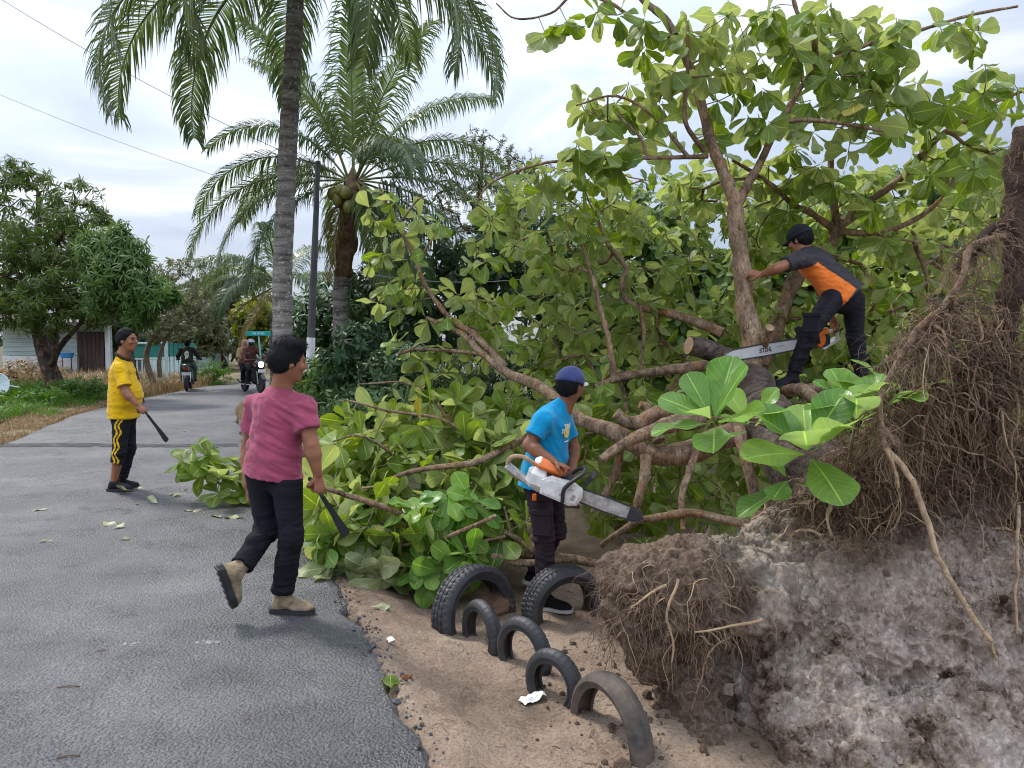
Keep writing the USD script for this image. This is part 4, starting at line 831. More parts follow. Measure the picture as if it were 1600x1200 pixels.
# shrubs in the middle
shrub_spec = [('tall dark green shrub below the big palm, left of the leaning branch', 556, 560, 11.5, (.50, .5, .62), 'dark_leaf', 250), ('low dark shrub right of the tall one', 620, 590, 11.0, (.55, .5, .48), 'dark_leaf', 220), ('light green bush behind the man in the rose shirt', 497, 600, 12.0, (.42, .5, .45), 'feather_leaf', 160),
              ('tangled low bush behind the far end of the pile', 560, 640, 10.5, (.9, .7, .35), 'dark_leaf', 260), ('green bush at the lane edge under the sign', 468, 590, 19, (.6, .6, .4), 'feather_leaf', 160), ('bright weedy bush left of the riders', 325, 590, 29, (1.0, .7, .7), 'grass_green', 200), ('leafy weeds in the grass below the mango tree', 100, 612, 20, (1.3, .8, .35), 'grass_green', 240), ('leafy weeds in the grass by the picture left edge', 30, 625, 18.5, (1.2, .8, .3), 'grass_green', 200), ('brown dry bush left of the mango trunk', 25, 590, 24, (1.6, .8, .6), 'grass_dry', 220)]
for k, (lb, px, py, d, r, lf, n) in enumerate(shrub_spec):
    b = P(px, 0, d); b[2] = float(height(b[0], d)); c = P(px, py, d); rng = np.random.default_rng(90 + k)
    t = thing('shrub', lb, 'shrub', b)
    tips, out = blob_points([c, c + [r[0] * .4, 0, r[2] * .5], c - [r[0] * .5, 0, r[2] * .2]], [r, np.array(r) * .6, np.array(r) * .7], n, rng); tips[:, 2] = np.maximum(tips[:, 2], height(tips[:, 0], tips[:, 1]) + .05)
    ch, dirs = grow(list(spline([b, (b + c) / 2, c], 6)), tips, .12, .01, rng, rmax=.025)
    obj('stems', cat([tube(p, q, 4, caps=False) for p, q, _ in ch]), 'dark_bark', t, smooth=True)
    obj('foliage', stamp(OVAL, *rosettes(tips, unit(dirs + out), (6, 9), (-.1, .7), (.09, .17), rng, .5), rng), lf, t, smooth=True, kind='stuff')
# ------------------------------------------------------------------ the fallen sea almond tree
rf_ = np.random.default_rng(77)
ft = thing('fallen_tree', 'uprooted sea almond tree fallen across the lane with its root plate torn up', 'tree', (1.9, 4.3, -.2))
def br(name, pts, r0, r1, sides=14, n=None, rough=.40, mat='almond_bark', seed=0, jit=.012, cut=False, power=1.0, fine=1):
    p = PP(pts); L = np.linalg.norm(np.diff(p, axis=0), axis=1).sum(); n = n or max(8, int(L / .05))
    c = spline(p, n); w = np.linspace(0, 1, n) ** power
    c = c + jit * 2 * (np.stack([meshkit.fbm(c * 3.1, 2, seed + q) for q in range(3)], -1) - .5) * np.sin(np.linspace(0, np.pi, n))[:, None]
    r = r0 + (r1 - r0) * w
    o = obj(name, tube(c, r, sides, rough=rough, seed=seed), mat, ft, smooth=60)
    if cut:
        d = unit(c[-1] - c[-2]); a = unit(np.cross(d, [0, 0, 1.0])); M = np.stack([a, np.cross(d, a), d], 1)
        obj('cut_face', lathe([(0, .006), (r1 * .5, .006), (r1 * .93, .003), (r1 * .95, -.004)], c[-1], M, 16), 'cut_wood', o)
    return c
SK = []
tk = br('trunk', [(1400, 800, 4.2), (1300, 755, 4.5), (1232, 700, 5.0), (1196, 640, 5.6), (1174, 592, 6.3), (1168, 585, 6.9)], .27, .105, 26, rough=.34, mat='almond_trunk', seed=1); SK += list(tk[8:])
def lim(*a, skip=2, **k):
    c = br('branch', *a, **k); SK.extend(c[skip::2]); return c
lim([(1165, 600, 6.3), (1178, 545, 6.45), (1166, 480, 6.55), (1160, 420, 6.65), (1150, 340, 6.7), (1148, 312, 6.72)], .095, .066, seed=3, rough=.28)
lim([(1150, 318, 6.72), (1128, 262, 6.8), (1106, 205, 6.9), (1088, 130, 7.0), (1068, 85, 7.0), (1040, 30, 7.05), (1005, 0, 7.1), (960, -60, 7.2)], .056, .024, seed=4)
lim([(1152, 322, 6.72), (1170, 285, 6.75), (1184, 262, 6.8), (1206, 214, 6.85), (1234, 166, 6.95), (1277, 109, 7.05), (1353, 71, 7.1), (1434, 47, 7.2), (1524, 22, 7.3), (1590, 10, 7.3)], .042, .010, seed=5)
lim([(1276, 112, 7.05), (1271, 62, 7.1), (1244, 14, 7.1), (1235, -40, 7.1)], .028, .016, seed=6)
lim([(1206, 214, 6.85), (1226, 190, 6.7), (1290, 190, 6.6), (1380, 205, 6.6)], .026, .012, seed=7)
lim([(1106, 244, 6.85), (1030, 246, 6.8), (935, 248, 6.8), (840, 258, 6.9), (770, 285, 6.9), (742, 320, 6.9)], .020, .007, seed=8)
lim([(1100, 236, 6.85), (1072, 190, 6.7), (1074, 120, 6.7), (1075, 40, 6.7)], .024, .012, seed=9)
lim([(1062, 60, 7.0), (1005, 45, 7.0), (960, 8, 7.0), (900, -10, 7.1), (860, 22, 7.1), (805, 28, 7.2), (775, 5, 7.2)], .02, .006, seed=10)
lim([(1075, 245, 6.8), (1020, 180, 6.8), (960, 150, 6.8), (900, 165, 6.8)], .02, .007, seed=11)
lim([(1012, 247, 6.8), (1000, 215, 6.75), (960, 175, 6.7)], .018, .007, seed=40)
# the leaning stem behind the man, and its forks
lim([(1190, 570, 7.2), (1238, 446, 7.3), (1270, 405, 7.35), (1296, 380, 7.4), (1311, 350, 7.4)], .075, .055, seed=12)
lim([(1308, 356, 7.4), (1343, 328, 7.4), (1410, 275, 7.4), (1462, 218, 7.3), (1505, 190, 7.3), (1552, 161, 7.3), (1610, 138, 7.3)], .044, .012, seed=13)
lim([(1303, 358, 7.4), (1267, 332, 7.35), (1239, 318, 7.3), (1201, 285, 7.2), (1144, 250, 7.1)], .036, .014, seed=14)
lim([(1312, 363, 7.4), (1386, 361, 7.2), (1453, 328, 7.1), (1495, 271, 7.0)], .034, .013, seed=15)
lim([(1309, 352, 7.4), (1298, 285, 7.4), (1301, 228, 7.4), (1316, 200, 7.4)], .04, .016, seed=16)
lim([(1350, 362, 7.3), (1390, 370, 7.2), (1440, 380, 7.2)], .02, .008, seed=17)
lim([(1130, 520, 7.1), (1100, 508, 7.2), (1044, 489, 7.3), (987, 475, 7.3), (973, 442, 7.3), (978, 418, 7.3), (949, 380, 7.3), (930, 330, 7.4)], .05, .014, seed=18)
lim([(1000, 478, 7.3), (1006, 520, 7.2), (1001, 560, 7.1), (1000, 590, 7.0)], .022, .016, seed=19)
lim([(1160, 570, 6.5), (1110, 572, 6.6), (1051, 578, 6.7), (1013, 583, 6.7), (968, 591, 6.7), (930, 606, 6.6)], .055, .03, seed=20)
lim([(960, 592, 6.7), (948, 520, 6.9), (925, 430, 7.0), (905, 370, 7.0)], .03, .012, seed=21)
# the thick limb with broken stubs
lim([(1180, 662, 5.7), (1083, 705, 5.6), (1029, 713, 5.6), (997, 697, 5.6), (968, 679, 5.7), (933, 668, 5.8), (896, 650, 6.0), (842, 604, 6.4), (793, 582, 6.7), (748, 549, 6.8), (722, 523, 6.9), (667, 497, 7.0)], .10, .02, seed=22, n=60, power=.8, cut=True)
lim([(790, 574, 6.75), (741, 523, 6.9), (715, 507, 7.0), (689, 481, 7.1), (663, 442, 7.1), (647, 400, 7.15), (624, 357, 7.2), (610, 338, 7.2), (592, 288, 7.2)], .032, .009, seed=23)
lim([(628, 345, 7.2), (650, 315, 7.15), (664, 306, 7.15)], .012, .006, seed=24); lim([(655, 410, 7.15), (668, 382, 7.1), (678, 372, 7.1)], .012, .006, seed=25)
lim([(748, 552, 6.8), (660, 545, 6.9), (622, 553, 6.9)], .02, .014, seed=26, cut=True)
br('broken_stub', [(1095, 655, 5.45), (1048, 662, 5.35), (1004, 682, 5.2), (960, 705, 5.1), (938, 718, 5.05)], .068, .022, seed=27, rough=.5, jit=.03)
br('broken_stub', [(1075, 640, 5.6), (1020, 648, 5.6), (985, 660, 5.6), (962, 646, 5.6)], .06, .04, seed=28, rough=.55, jit=.03)
br('broken_stub', [(1030, 690, 5.55), (1012, 640, 5.7), (1000, 632, 5.7)], .05, .03, seed=29, rough=.5)
br('branch', [(1010, 712, 5.5), (1008, 735, 5.45), (1003, 761, 5.4), (993, 800, 5.4)], .045, .028, seed=30, rough=.35)
br('branch', [(968, 690, 5.7), (965, 725, 5.8), (950, 765, 5.8), (925, 800, 5.8)], .04, .018, seed=31)
br('branch', [(1094, 690, 5.4), (1077, 737, 5.2), (1065, 780, 5.1), (1067, 826, 5.0)], .028, .018, seed=32, cut=True)
br('branch', [(1150, 660, 5.4), (1162, 705, 5.2), (1176, 760, 5.1), (1182, 822, 5.0)], .045, .034, seed=33, rough=.3)
br('branch', [(1185, 824, 5.0), (1120, 809, 5.0), (1077, 801, 5.0), (1029, 807, 5.1), (1003, 812, 5.15), (970, 830, 5.2), (940, 852, 5.3)], .03, .02, seed=34)
br('broken_stub', [(1190, 590, 6.45), (1150, 566, 6.42), (1110, 548, 6.35), (1076, 540, 6.3)], .088, .078, seed=35, rough=.2, cut=True, mat='almond_trunk')
br('broken_stub', [(1190, 545, 6.4), (1196, 525, 6.3), (1203, 512, 6.2)], .05, .035, seed=36, rough=.4, cut=True)
br('branch', [(1290, 640, 5.6), (1255, 610, 5.9), (1232, 612, 6.1), (1300, 604, 6.3), (1380, 610, 6.4)], .05, .04, seed=37, rough=.4)
# low limbs under the pile and the tip on the lane
lim([(834, 866, 5.5), (790, 858, 5.6), (730, 840, 5.8), (640, 810, 6.1), (560, 792, 6.6), (470, 790, 7.1), (400, 785, 7.5), (361, 770, 7.7), (346, 757, 7.7), (323, 744, 7.7), (303, 728, 7.7)], .05, .008, seed=38, n=60)
lim([(660, 815, 5.5), (613, 798, 5.3), (559, 778, 5.2), (511, 764, 5.15), (490, 765, 5.15)], .022, .015, seed=39, cut=True)
lim([(830, 680, 6.0), (743, 722, 5.7), (644, 736, 5.6), (585, 762, 5.6)], .03, .013, seed=41)
br('branch', [(690, 842, 5.25), (735, 824, 5.1), (774, 806, 5.05)], .017, .013, seed=42, cut=True); br('branch', [(745, 820, 5.5), (797, 835, 5.4), (834, 860, 5.35)], .02, .016, seed=43)
br('branch', [(800, 840, 5.4), (793, 815, 5.4), (788, 792, 5.4)], .012, .006, seed=44)
br('branch', [(750, 852, 5.6), (800, 862, 5.5), (870, 870, 5.4), (930, 880, 5.4)], .045, .03, seed=45, rough=.3); br('branch', [(770, 870, 5.3), (830, 880, 5.2), (900, 872, 5.3)], .03, .022, seed=46, rough=.3)
br('branch', [(760, 850, 5.7), (800, 820, 5.9), (850, 790, 6.1), (905, 790, 6.2)], .035, .02, seed=47)
lim([(700, 700, 6.6), (690, 640, 6.8), (640, 600, 7.0), (560, 600, 7.0)], .018, .007, seed=48)
lim([(760, 715, 6.1), (700, 660, 6.3), (600, 640, 6.2), (540, 625, 6.1)], .018, .007, seed=49)
lim([(640, 737, 6.0), (600, 700, 5.8), (560, 680, 5.6), (520, 690, 5.5)], .015, .006, seed=50)

def in_poly(poly, n, dfun, dj, mind, rng):
    pg = Polygon(poly); x0, y0, x1, y1 = pg.bounds; out = []; k = 0
    while len(out) < n and k < n * 60:
        k += 1; q = rng.uniform((x0, y0), (x1, y1))
        if not pg.contains(Point(q)): continue
        d = dfun(*q) + rng.uniform(-dj, dj); p = P(q[0], q[1], d)
        if out and np.min(np.linalg.norm(np.array(out) - p, axis=1)) < mind: continue
        p[2] = max(p[2], floor_z(p[0], p[1]) + .10); out.append(p)
    return out
A = [(30, 120), (100, 80), (190, 40), (260, 50), (350, 60), (340, 170), (370, 210), (430, 230), (300, 270), (170, 310), (150, 360), (230, 400), (130, 470), (180, 490), (90, 560), (30, 570), (310, 370), (390, 400), (440, 490), (260, 550), (410, 310), (290, 470), (440, 110), (500, 100), (490, 50), (540, 110), (620, 220), (600, 330), (690, 250), (680, 130), (740, 60), (740, 180), (790, 190), (740, 290), (800, 100), (860, 60), (870, 200), (900, 90), (960, 170), (1020, 60), (960, 250), (1040, 170), (1110, 160), (1150, 90), (1180, 60), (1330, 100), (1390, 80), (1450, 100), (1430, 160), (1470, 210), (1500, 260), (1570, 280), (1560, 330), (1240, 270), (1180, 280), (1110, 290), (1350, 350), (1440, 370), (1530, 380), (1280, 400), (1310, 440), (1190, 420), (1110, 460), (1020, 510), (900, 450), (830, 490), (980, 590), (1080, 580), (1230, 510), (1400, 470), (1480, 500), (1560, 480), (860, 480), (690, 380), (620, 500), (560, 440), (820, 330), (760, 400), (900, 330), (640, 40), (580, 40), (960, 20), (1000, 110), (1060, 250), (1150, 350), (1000, 330), (930, 540), (760, 540), (1340, 540), (480, 300), (540, 200), (590, 120), (660, 300), (720, 420), (790, 120), (850, 260), (950, 120), (1000, 250), (1040, 330), (1120, 220), (1180, 130), (1220, 350), (1290, 330), (1380, 330), (1470, 300), (1090, 400), (980, 420), (880, 560), (1290, 580), (1440, 560), (1530, 560), (220, 510), (350, 450), (400, 340), (250, 330), (700, 60), (780, 20), (840, 150), (910, 20), (1080, 60), (650, 170), (560, 250), (840, 400), (1190, 180)]
tipsA = [P(840 + x * .475, y * .475, 7.0 + rf_.uniform(-.35, .45)) for x, y in A]
C = [(575, 325), (600, 300), (620, 315), (585, 345), (660, 340), (690, 345), (630, 370), (600, 400), (575, 405), (640, 405), (645, 440), (605, 440), (590, 470), (620, 455), (650, 470), (690, 450), (670, 500), (620, 480), (700, 490), (615, 530), (640, 545), (660, 560), (690, 540), (730, 510), (760, 520), (700, 580), (740, 560), (770, 540), (650, 600), (720, 460), (745, 480)]
tipsC = [P(x, y, 7.1 + rf_.uniform(-.2, .2)) for x, y in C]
polyB = [(740, 320), (800, 262), (900, 250), (1100, 262), (1300, 275), (1500, 240), (1630, 225), (1630, 740), (1400, 720), (1250, 760), (1160, 835), (1000, 845), (900, 810), (860, 640), (770, 600), (735, 500)]
tipsB = in_poly(polyB, 820, lambda x, y: 8.0 + .25 * math.sin(x * .013), .85, .14, rf_)
polyB2 = [(860, 600), (1000, 600), (1150, 640), (1200, 700), (1170, 840), (990, 840), (900, 800)]
tipsB2 = in_poly(polyB2, 60, lambda x, y: 6.5, .35, .17, rf_)
polyD = [(485, 700), (545, 650), (640, 625), (720, 600), (850, 625), (825, 700), (840, 830), (760, 850), (700, 872), (570, 860), (490, 830), (470, 760)]
tipsD = in_poly(polyD, 180, lambda x, y: np.interp(y, [560, 870], [7.1, 5.45]), .45, .15, rf_)
E = [(285, 722), (300, 700), (318, 738), (345, 742), (365, 752), (385, 735), (400, 715), (340, 768), (375, 780), (310, 748), (420, 760), (450, 770), (400, 760), (355, 718), (430, 735), (380, 765), (460, 745), (330, 710)]
tipsE = [P(x, y, 7.6 + rf_.uniform(-.2, .2)) for x, y in E]
tips = np.array(tipsA + tipsC + tipsB + tipsB2 + tipsD + tipsE)
kind = np.repeat([0, 1, 2, 2, 3, 4], [len(tipsA), len(tipsC), len(tipsB), len(tipsB2), len(tipsD), len(tipsE)])
ch, dirs = grow(SK, tips, step=.12, jitter=.012, rng=rf_, r_tip=.0038, power=.42, rmax=.022)
thin = []
for p, r, c in ch:
    if r[0] > .013: obj('branch', tube(p, r, 7, rough=.2), 'almond_bark', ft, smooth=True)
    else: thin.append(tube(p, r, 4, caps=False))
obj('twigs', cat(thin), 'twig_bark', ft, smooth=True, kind='stuff')
toview = unit(np.array([0, 0, EYE]) - tips)
dirs = unit(dirs * .8 + np.where(kind == 0, .0, .12)[:, None] * toview + np.array([0, 0, .30]) + rf_.normal(0, .28, tips.shape))
pos, ax, up, ln, small = [], [], [], [], []
for k_, n, el, L, dr in ((0, (6, 8), (-.35, .35), (.21, .32), .75), (1, (5, 7), (-.2, .5), (.16, .24), .6), (2, (5, 8), (-.2, .6), (.16, .26), .6), (3, (5, 8), (-.1, .7), (.19, .31), .3), (4, (6, 9), (-.1, .7), (.20, .28), .2)):
    a = rosettes(tips[kind == k_], dirs[kind == k_], n, el, L, rf_, dr, mess=.26 if k_ != 4 else .12)
    pos.append(a[0]); ax.append(a[1]); up.append(a[2]); ln.append(a[3])
pos, ax, up, ln = np.vstack(pos), np.vstack(ax), np.vstack(up), np.concatenate(ln)
tipz = pos[:, 2] + ax[:, 2] * ln; fl = np.array([floor_z(*p[:2]) for p in pos])
low = tipz < fl + .03; ax[low, 2] += ((fl + .05 - tipz) / ln)[low]; ax = unit(ax)

# young shoots by the root collar, with big fresh leaves
shoots = [((1112, 652), 3.75, 8, (.30, .38), [(1112, 652, 3.75), (1165, 655, 3.85), (1215, 656, 4.0), (1260, 690, 4.3)]), ((1262, 700), 3.72, 9, (.34, .42), [(1262, 700, 3.72), (1280, 735, 3.85), (1290, 770, 4.1)]), ((1338, 648), 3.85, 7, (.28, .36), [(1338, 648, 3.85), (1330, 700, 3.9), (1320, 760, 4.1)]), ((1395, 606), 3.9, 6, (.26, .32), [(1395, 606, 3.9), (1385, 670, 3.95), (1370, 760, 4.1)]), ((1232, 745), 3.75, 4, (.24, .30), [(1232, 745, 3.75), (1265, 760, 3.9), (1300, 775, 4.1)]), ((1172, 660), 3.95, 5, (.24, .30), [(1172, 660, 3.95), (1200, 668, 4.0), (1250, 700, 4.2)])]
for (sx, sy), d, n, L, path in shoots:
    c = spline(PP(path), 14); sh = obj('shoot', tube(c, np.linspace(.006, .011, 14), 6), 'twig_bark', ft, smooth=True)
    a = rosettes([c[0]], [unit(unit(c[0] - c[3]) * .5 + [0, -.15, 1.0])], (n, n), (.15, .85), L, rf_, .12, .03)
    for i in range(n): obj('leaf', stamp(ALMOND_FINE, a[0][i:i + 1], a[1][i:i + 1], a[2][i:i + 1], a[3][i:i + 1], rf_), 'almond_leaf_young', ft, smooth=True)
# the nearest leaves one by one, the rest as foliage
vis = ln / np.linalg.norm(pos - [0, 0, EYE], axis=1) + rf_.uniform(0, .008, len(ln)); first = np.argsort(-vis)[:255]; rest = np.ones(len(ln), bool); rest[first] = False
for i in first: obj('leaf', stamp(ALMOND, pos[i:i + 1], ax[i:i + 1], up[i:i + 1], ln[i:i + 1], rf_), 'almond_leaf', ft, smooth=True)
obj('foliage', stamp(ALMOND, pos[rest], ax[rest], up[rest], ln[rest], rf_), 'almond_leaf', ft, smooth=True, kind='stuff')

# ------------------------------------------------------------------ root plate
S = Field((.30, 2.75, -.50), (2.95, 4.95, 1.75), .0125)
S.ell(P(1410, 985, 3.98), (.90, .50, .60), k=.1)
S.ell(P(1270, 1100, 3.72), (.42, .34, .36), k=.12); S.ell(P(1510, 1130, 3.70), (.55, .36, .42), k=.12); S.ell(P(1110, 1120, 3.75), (.26, .30, .36), k=.06)
S.ell(P(1065, 925, 3.78), (.25, .26, .22), k=.05); S.ell(P(1000, 905, 3.78), (.15, .18, .13), k=.05); S.ell(P(1110, 880, 3.9), (.2, .2, .10), k=.05); S.ell(P(975, 960, 3.75), (.09, .12, .14), k=.04); S.ell(P(1090, 985, 3.72), (.12, .14, .15), k=.04); S.ell(P(1030, 1010, 3.75), (.08, .10, .12), k=.03)
S.ell(P(1300, 1190, 3.45), (.50, .36, .30), k=.1); S.ell(P(1560, 1200, 3.35), (.55, .34, .34), k=.1); S.ell(P(1120, 1190, 3.5), (.22, .26, .20), k=.06); S.ell(P(1165, 935, 3.95), (.32, .30, .22), k=.1); 
S.cone(P(1215, 850, 4.0), P(1330, 775, 4.1), .14, .17, k=.12); S.cone(P(1330, 775, 4.1), P(1620, 770, 4.2), .17, .26, k=.12)
S.cone(P(1450, 745, 4.12), P(1560, 560, 4.1), .19, .07, k=.12, flat=((0, 1, 0), .6)); S.cone(P(1350, 745, 4.05), P(1440, 650, 4.1), .10, .07, k=.1)
S.ell(P(1162, 1085, 3.45), (.07, .22, .24), k=.06, carve=True); S.ell(P(1190, 1180, 3.30), (.07, .2, .16), k=.05, carve=True); S.ell(P(1085, 1020, 3.45), (.12, .14, .10), k=.05, carve=True)
m = relax(S.mesh(), 1)
def lump(v):
    q = v * (1, 1, .8)
    big = meshkit.fbm(q * 3.0, 3, 1) - .5; mid = np.abs(meshkit.fbm(q * 8, 4, 2) - .5) * 2; fine = np.abs(meshkit.fbm(q * 24, 3, 3) - .5) * 2 - .25; tiny = meshkit.fbm(q * 62, 2, 5) - .5
    top = smooth01((v[:, 2] - .55) / .3)
    return .19 * big - .13 * (mid - .25) - .042 * fine * (1 + 1.2 * top) + .020 * tiny * (1 + top)
m = displace(m, lump); soil = m
rp = obj('root_plate', m, 'soil', ft, smooth=True)
mat_ = S
# the roots: named ones, then the hair
def root(pts, r0, r1, mat='root_bark', seed=0, n=40, sides=8, rough=.3, jit=.025):
    p = spline(PP(pts) if len(pts[0]) == 3 and pts[0][0] > 20 else np.array(pts), n)
    p = p + jit * 2 * (np.stack([meshkit.fbm(p * 6, 3, seed + q) for q in range(3)], -1) - .5) * np.sin(np.linspace(.2, np.pi, n))[:, None]
    obj('root', tube(p, np.linspace(r0, r1, n), sides, rough=rough, seed=seed), mat, rp, smooth=True); return p
RT = []
RT.append(root([(1576, 366, 4.1), (1520, 385, 4.0), (1506, 427, 3.95), (1473, 478, 3.9), (1436, 515, 3.85), (1417, 543, 3.82), (1394, 585, 3.75), (1375, 618, 3.68), (1378, 670, 3.6), (1384, 705, 3.52)], .018, .014, 'root_bark', 1, 60, rough=.4))
RT.append(root([(1384, 700, 3.52), (1421, 747, 3.48), (1447, 810, 3.45), (1460, 861, 3.40), (1485, 912, 3.34), (1515, 959, 3.28), (1549, 1002, 3.25)], .015, .010, 'root_pale', 2, 50))
RT.append(root([(1384, 700, 3.52), (1395, 735, 3.5), (1404, 763, 3.5)], .012, .006, 'root_pale', 3, 20)); RT.append(root([(1549, 1002, 3.25), (1556, 1020, 3.24), (1562, 1036, 3.24)], .007, .003, 'root_pale', 4, 12))
RT.append(root([(1605, 200, 4.2), (1594, 260, 4.2), (1589, 357, 4.15), (1580, 450, 4.1), (1562, 520, 4.1), (1552, 590, 4.1), (1540, 690, 4.15)], .060, .078, 'root_dark', 5, 50, 14, .8))
RT.append(root([(1590, 345, 4.15), (1545, 362, 4.1), (1520, 400, 4.1), (1490, 420, 4.1)], .032, .014, 'root_dark', 6, 30, 10, .6))
RT.append(root([(1500, 430, 4.0), (1480, 470, 4.05), (1455, 500, 4.05), (1420, 530, 4.0), (1395, 545, 4.0)], .02, .008, 'root_bark', 7, 30))
RT.append(root([(1562, 520, 4.05), (1530, 540, 4.0), (1500, 590, 3.95), (1450, 650, 3.85), (1420, 700, 3.8)], .022, .012, 'root_bark', 8, 40))
RT.append(root([(1480, 500, 3.9), (1440, 545, 3.9), (1400, 560, 4.0), (1360, 580, 4.1)], .012, .006, 'root_bark', 9, 30))
RT.append(root([(1585, 600, 3.9), (1588, 650, 3.85), (1578, 680, 3.85), (1583, 720, 3.85)], .008, .004, 'root_pale', 10, 20)); RT.append(root([(1565, 640, 3.85), (1572, 690, 3.8), (1586, 730, 3.8), (1587, 770, 3.8)], .007, .003, 'root_pale', 11, 20))
RT.append(root([(1592, 790, 3.75), (1590, 850, 3.6), (1586, 920, 3.5), (1590, 990, 3.45)], .009, .005, 'root_pale', 12, 30)); RT.append(root([(1300, 790, 3.85), (1340, 720, 3.8), (1376, 650, 3.72)], .012, .012, 'root_bark', 13, 24))
RT.append(root([(1330, 750, 3.8), (1310, 770, 3.7), (1290, 800, 3.6), (1300, 840, 3.55)], .011, .005, 'root_pale', 14, 24)); RT.append(root([(1240, 835, 3.7), (1262, 825, 3.5), (1284, 836, 3.42)], .009, .005, 'root_pale', 15, 18))
RT.append(root([(1060, 905, 3.45), (1045, 960, 3.4), (1052, 1000, 3.4), (1050, 1035, 3.4)], .007, .003, 'root_pale', 16, 20)); RT.append(root([(1190, 968, 3.5), (1140, 980, 3.42), (1085, 988, 3.40)], .008, .004, 'root_pale', 17, 20))
RT.append(root([(1040, 915, 3.5), (1010, 930, 3.42), (985, 950, 3.4)], .008, .003, 'root_pale', 18, 18)); RT.append(root([(1180, 970, 3.5), (1120, 1010, 3.4), (1095, 1060, 3.35), (1080, 1110, 3.35)], .006, .003, 'root_bark', 19, 24))
RT.append(root([(1470, 560, 3.9), (1452, 640, 3.75), (1440, 720, 3.65), (1436, 770, 3.6)], .012, .005, 'root_bark', 20, 30))
def hairs(base, d0, L, r, rng, segs=9, grav=.5, wig=.35, sides=3):
    n = len(base); p = base.copy(); d = unit(d0); P_ = [p.copy()]; st = (L / segs)[:, None]
    for k in range(segs):
        d = unit(d + wig * rng.normal(0, 1, (n, 3)) * .55 + np.array([0, 0, -grav])); p = p + d * st; P_.append(p.copy())
    Pn = np.stack(P_, 1); t = unit(np.gradient(Pn, axis=1)); a = unit(np.cross(t, [.13, .97, .2])); b = np.cross(t, a)
    rr = r[:, None] * np.linspace(1, .35, segs + 1)[None]
    ang = np.arange(sides) * 2 * np.pi / sides
    v = Pn[:, :, None] + rr[:, :, None, None] * (np.cos(ang)[:, None] * a[:, :, None] + np.sin(ang)[:, None] * b[:, :, None])
    k = np.arange(n)[:, None, None] * (segs + 1) * sides; i, j = np.meshgrid(np.arange(segs), np.arange(sides), indexing='ij')
    f = np.stack([i * sides + j, i * sides + (j + 1) % sides, (i + 1) * sides + (j + 1) % sides, (i + 1) * sides + j], -1).reshape(1, -1, 4) + k
    return (v.reshape(-1, 3), tri(f.reshape(-1, 4)), None)
rh = np.random.default_rng(5)
sn = normals(soil); sv = soil[0]
def pick(mask, n): i = np.flatnonzero(mask); return rh.choice(i, n)
pxs = 800 + FPX * sv[:, 0] / sv[:, 1]; pys = 535 + FPX * (EYE - sv[:, 2]) / sv[:, 1]
crest = (sv[:, 2] > .62) & (sn[:, 1] < .5); leftlobe = (sv[:, 0] < 1.15) & (sv[:, 2] > .15) & (sn[:, 1] < .6); face = (sn[:, 1] < -.2) & (sv[:, 0] > 1.0)
H, Hp = [], []
def addh(i, L, r, grav, wig, store, nr=.6, segs=9):
    store.append(hairs(sv[i] - sn[i] * .01, unit(sn[i] * nr + rh.normal(0, .5, (len(i), 3))), rh.uniform(*L, len(i)), rh.uniform(*r, len(i)), rh, segs, grav, wig))
addh(pick(crest, 2300), (.08, .28), (.0012, .0032), .25, .95, H); addh(pick(crest, 260), (.15, .45), (.003, .0055), .35, .5, Hp); addh(pick(crest & (sv[:, 2] > .8), 1500), (.08, .22), (.001, .003), .15, .9, H)
addh(pick(leftlobe & (pys > 890), 420), (.10, .34), (.0012, .0030), .4, .75, H); addh(pick(leftlobe, 500), (.03, .12), (.001, .0026), .2, 1.0, H, .8, 6); addh(pick(leftlobe, 70), (.12, .40), (.002, .0045), .45, .45, Hp)
addh(pick(face, 700), (.03, .11), (.0008, .002), .4, .8, H, .8, 6); addh(pick(face & (sv[:, 2] > .4), 90), (.06, .2), (.0015, .003), .4, .6, Hp)
for p, n, L in zip(RT, (200, 40, 20, 10, 520, 220, 130, 180, 60, 20, 20, 20, 50, 30, 10, 20, 20, 20, 20, 60), [(.10, .42)] + [(.03, .08)] * 3 + [(.08, .30), (.10, .45), (.1, .4), (.12, .45)] + [(.04, .15)] * 12):
    q = p[rh.integers(2, len(p), n)]
    H.append(hairs(q + rh.normal(0, .012, (n, 3)), rh.normal(0, .7, (n, 3)) + [0, -.1, 0], rh.uniform(*L, n), rh.uniform(.001, .0028, n), rh, 9, .32, .85))
# curtains of fine roots hanging between the big ones
cu = np.vstack([spline(PP([(1500, 470, 3.95), (1470, 500, 3.92), (1440, 530, 3.9), (1415, 600, 3.85)]), 60), spline(PP([(1570, 480, 4.05), (1530, 540, 4.0), (1490, 590, 3.95)]), 60), spline(PP([(1545, 590, 3.98), (1500, 610, 3.9), (1440, 640, 3.85), (1400, 680, 3.8)]), 60), spline(PP([(1600, 560, 4.0), (1570, 600, 3.95), (1540, 660, 3.9)]), 50)])
q = cu[rh.integers(0, len(cu), 620)] + rh.normal(0, .04, (620, 3)); H.append(hairs(q, rh.normal(0, .7, (620, 3)), rh.uniform(.12, .50, 620), rh.uniform(.0012, .0038, 620), rh, 12, .34, .8))
q = cu[rh.integers(0, len(cu), 90)]; Hp.append(hairs(q, rh.normal(0, .6, (90, 3)), rh.uniform(.15, .5, 90), rh.uniform(.0025, .0055, 90), rh, 12, .4, .6))
up_ = (sv[:, 2] > .85) & (sv[:, 0] > 1.7); n_ = 1500; i_ = pick(up_, n_); H.append(hairs(sv[i_] + sn[i_] * rh.uniform(0, .10, (n_, 1)), rh.normal(0, 1, (n_, 3)), rh.uniform(.08, .3, n_), rh.uniform(.0012, .004, n_), rh, 10, .06, .9))
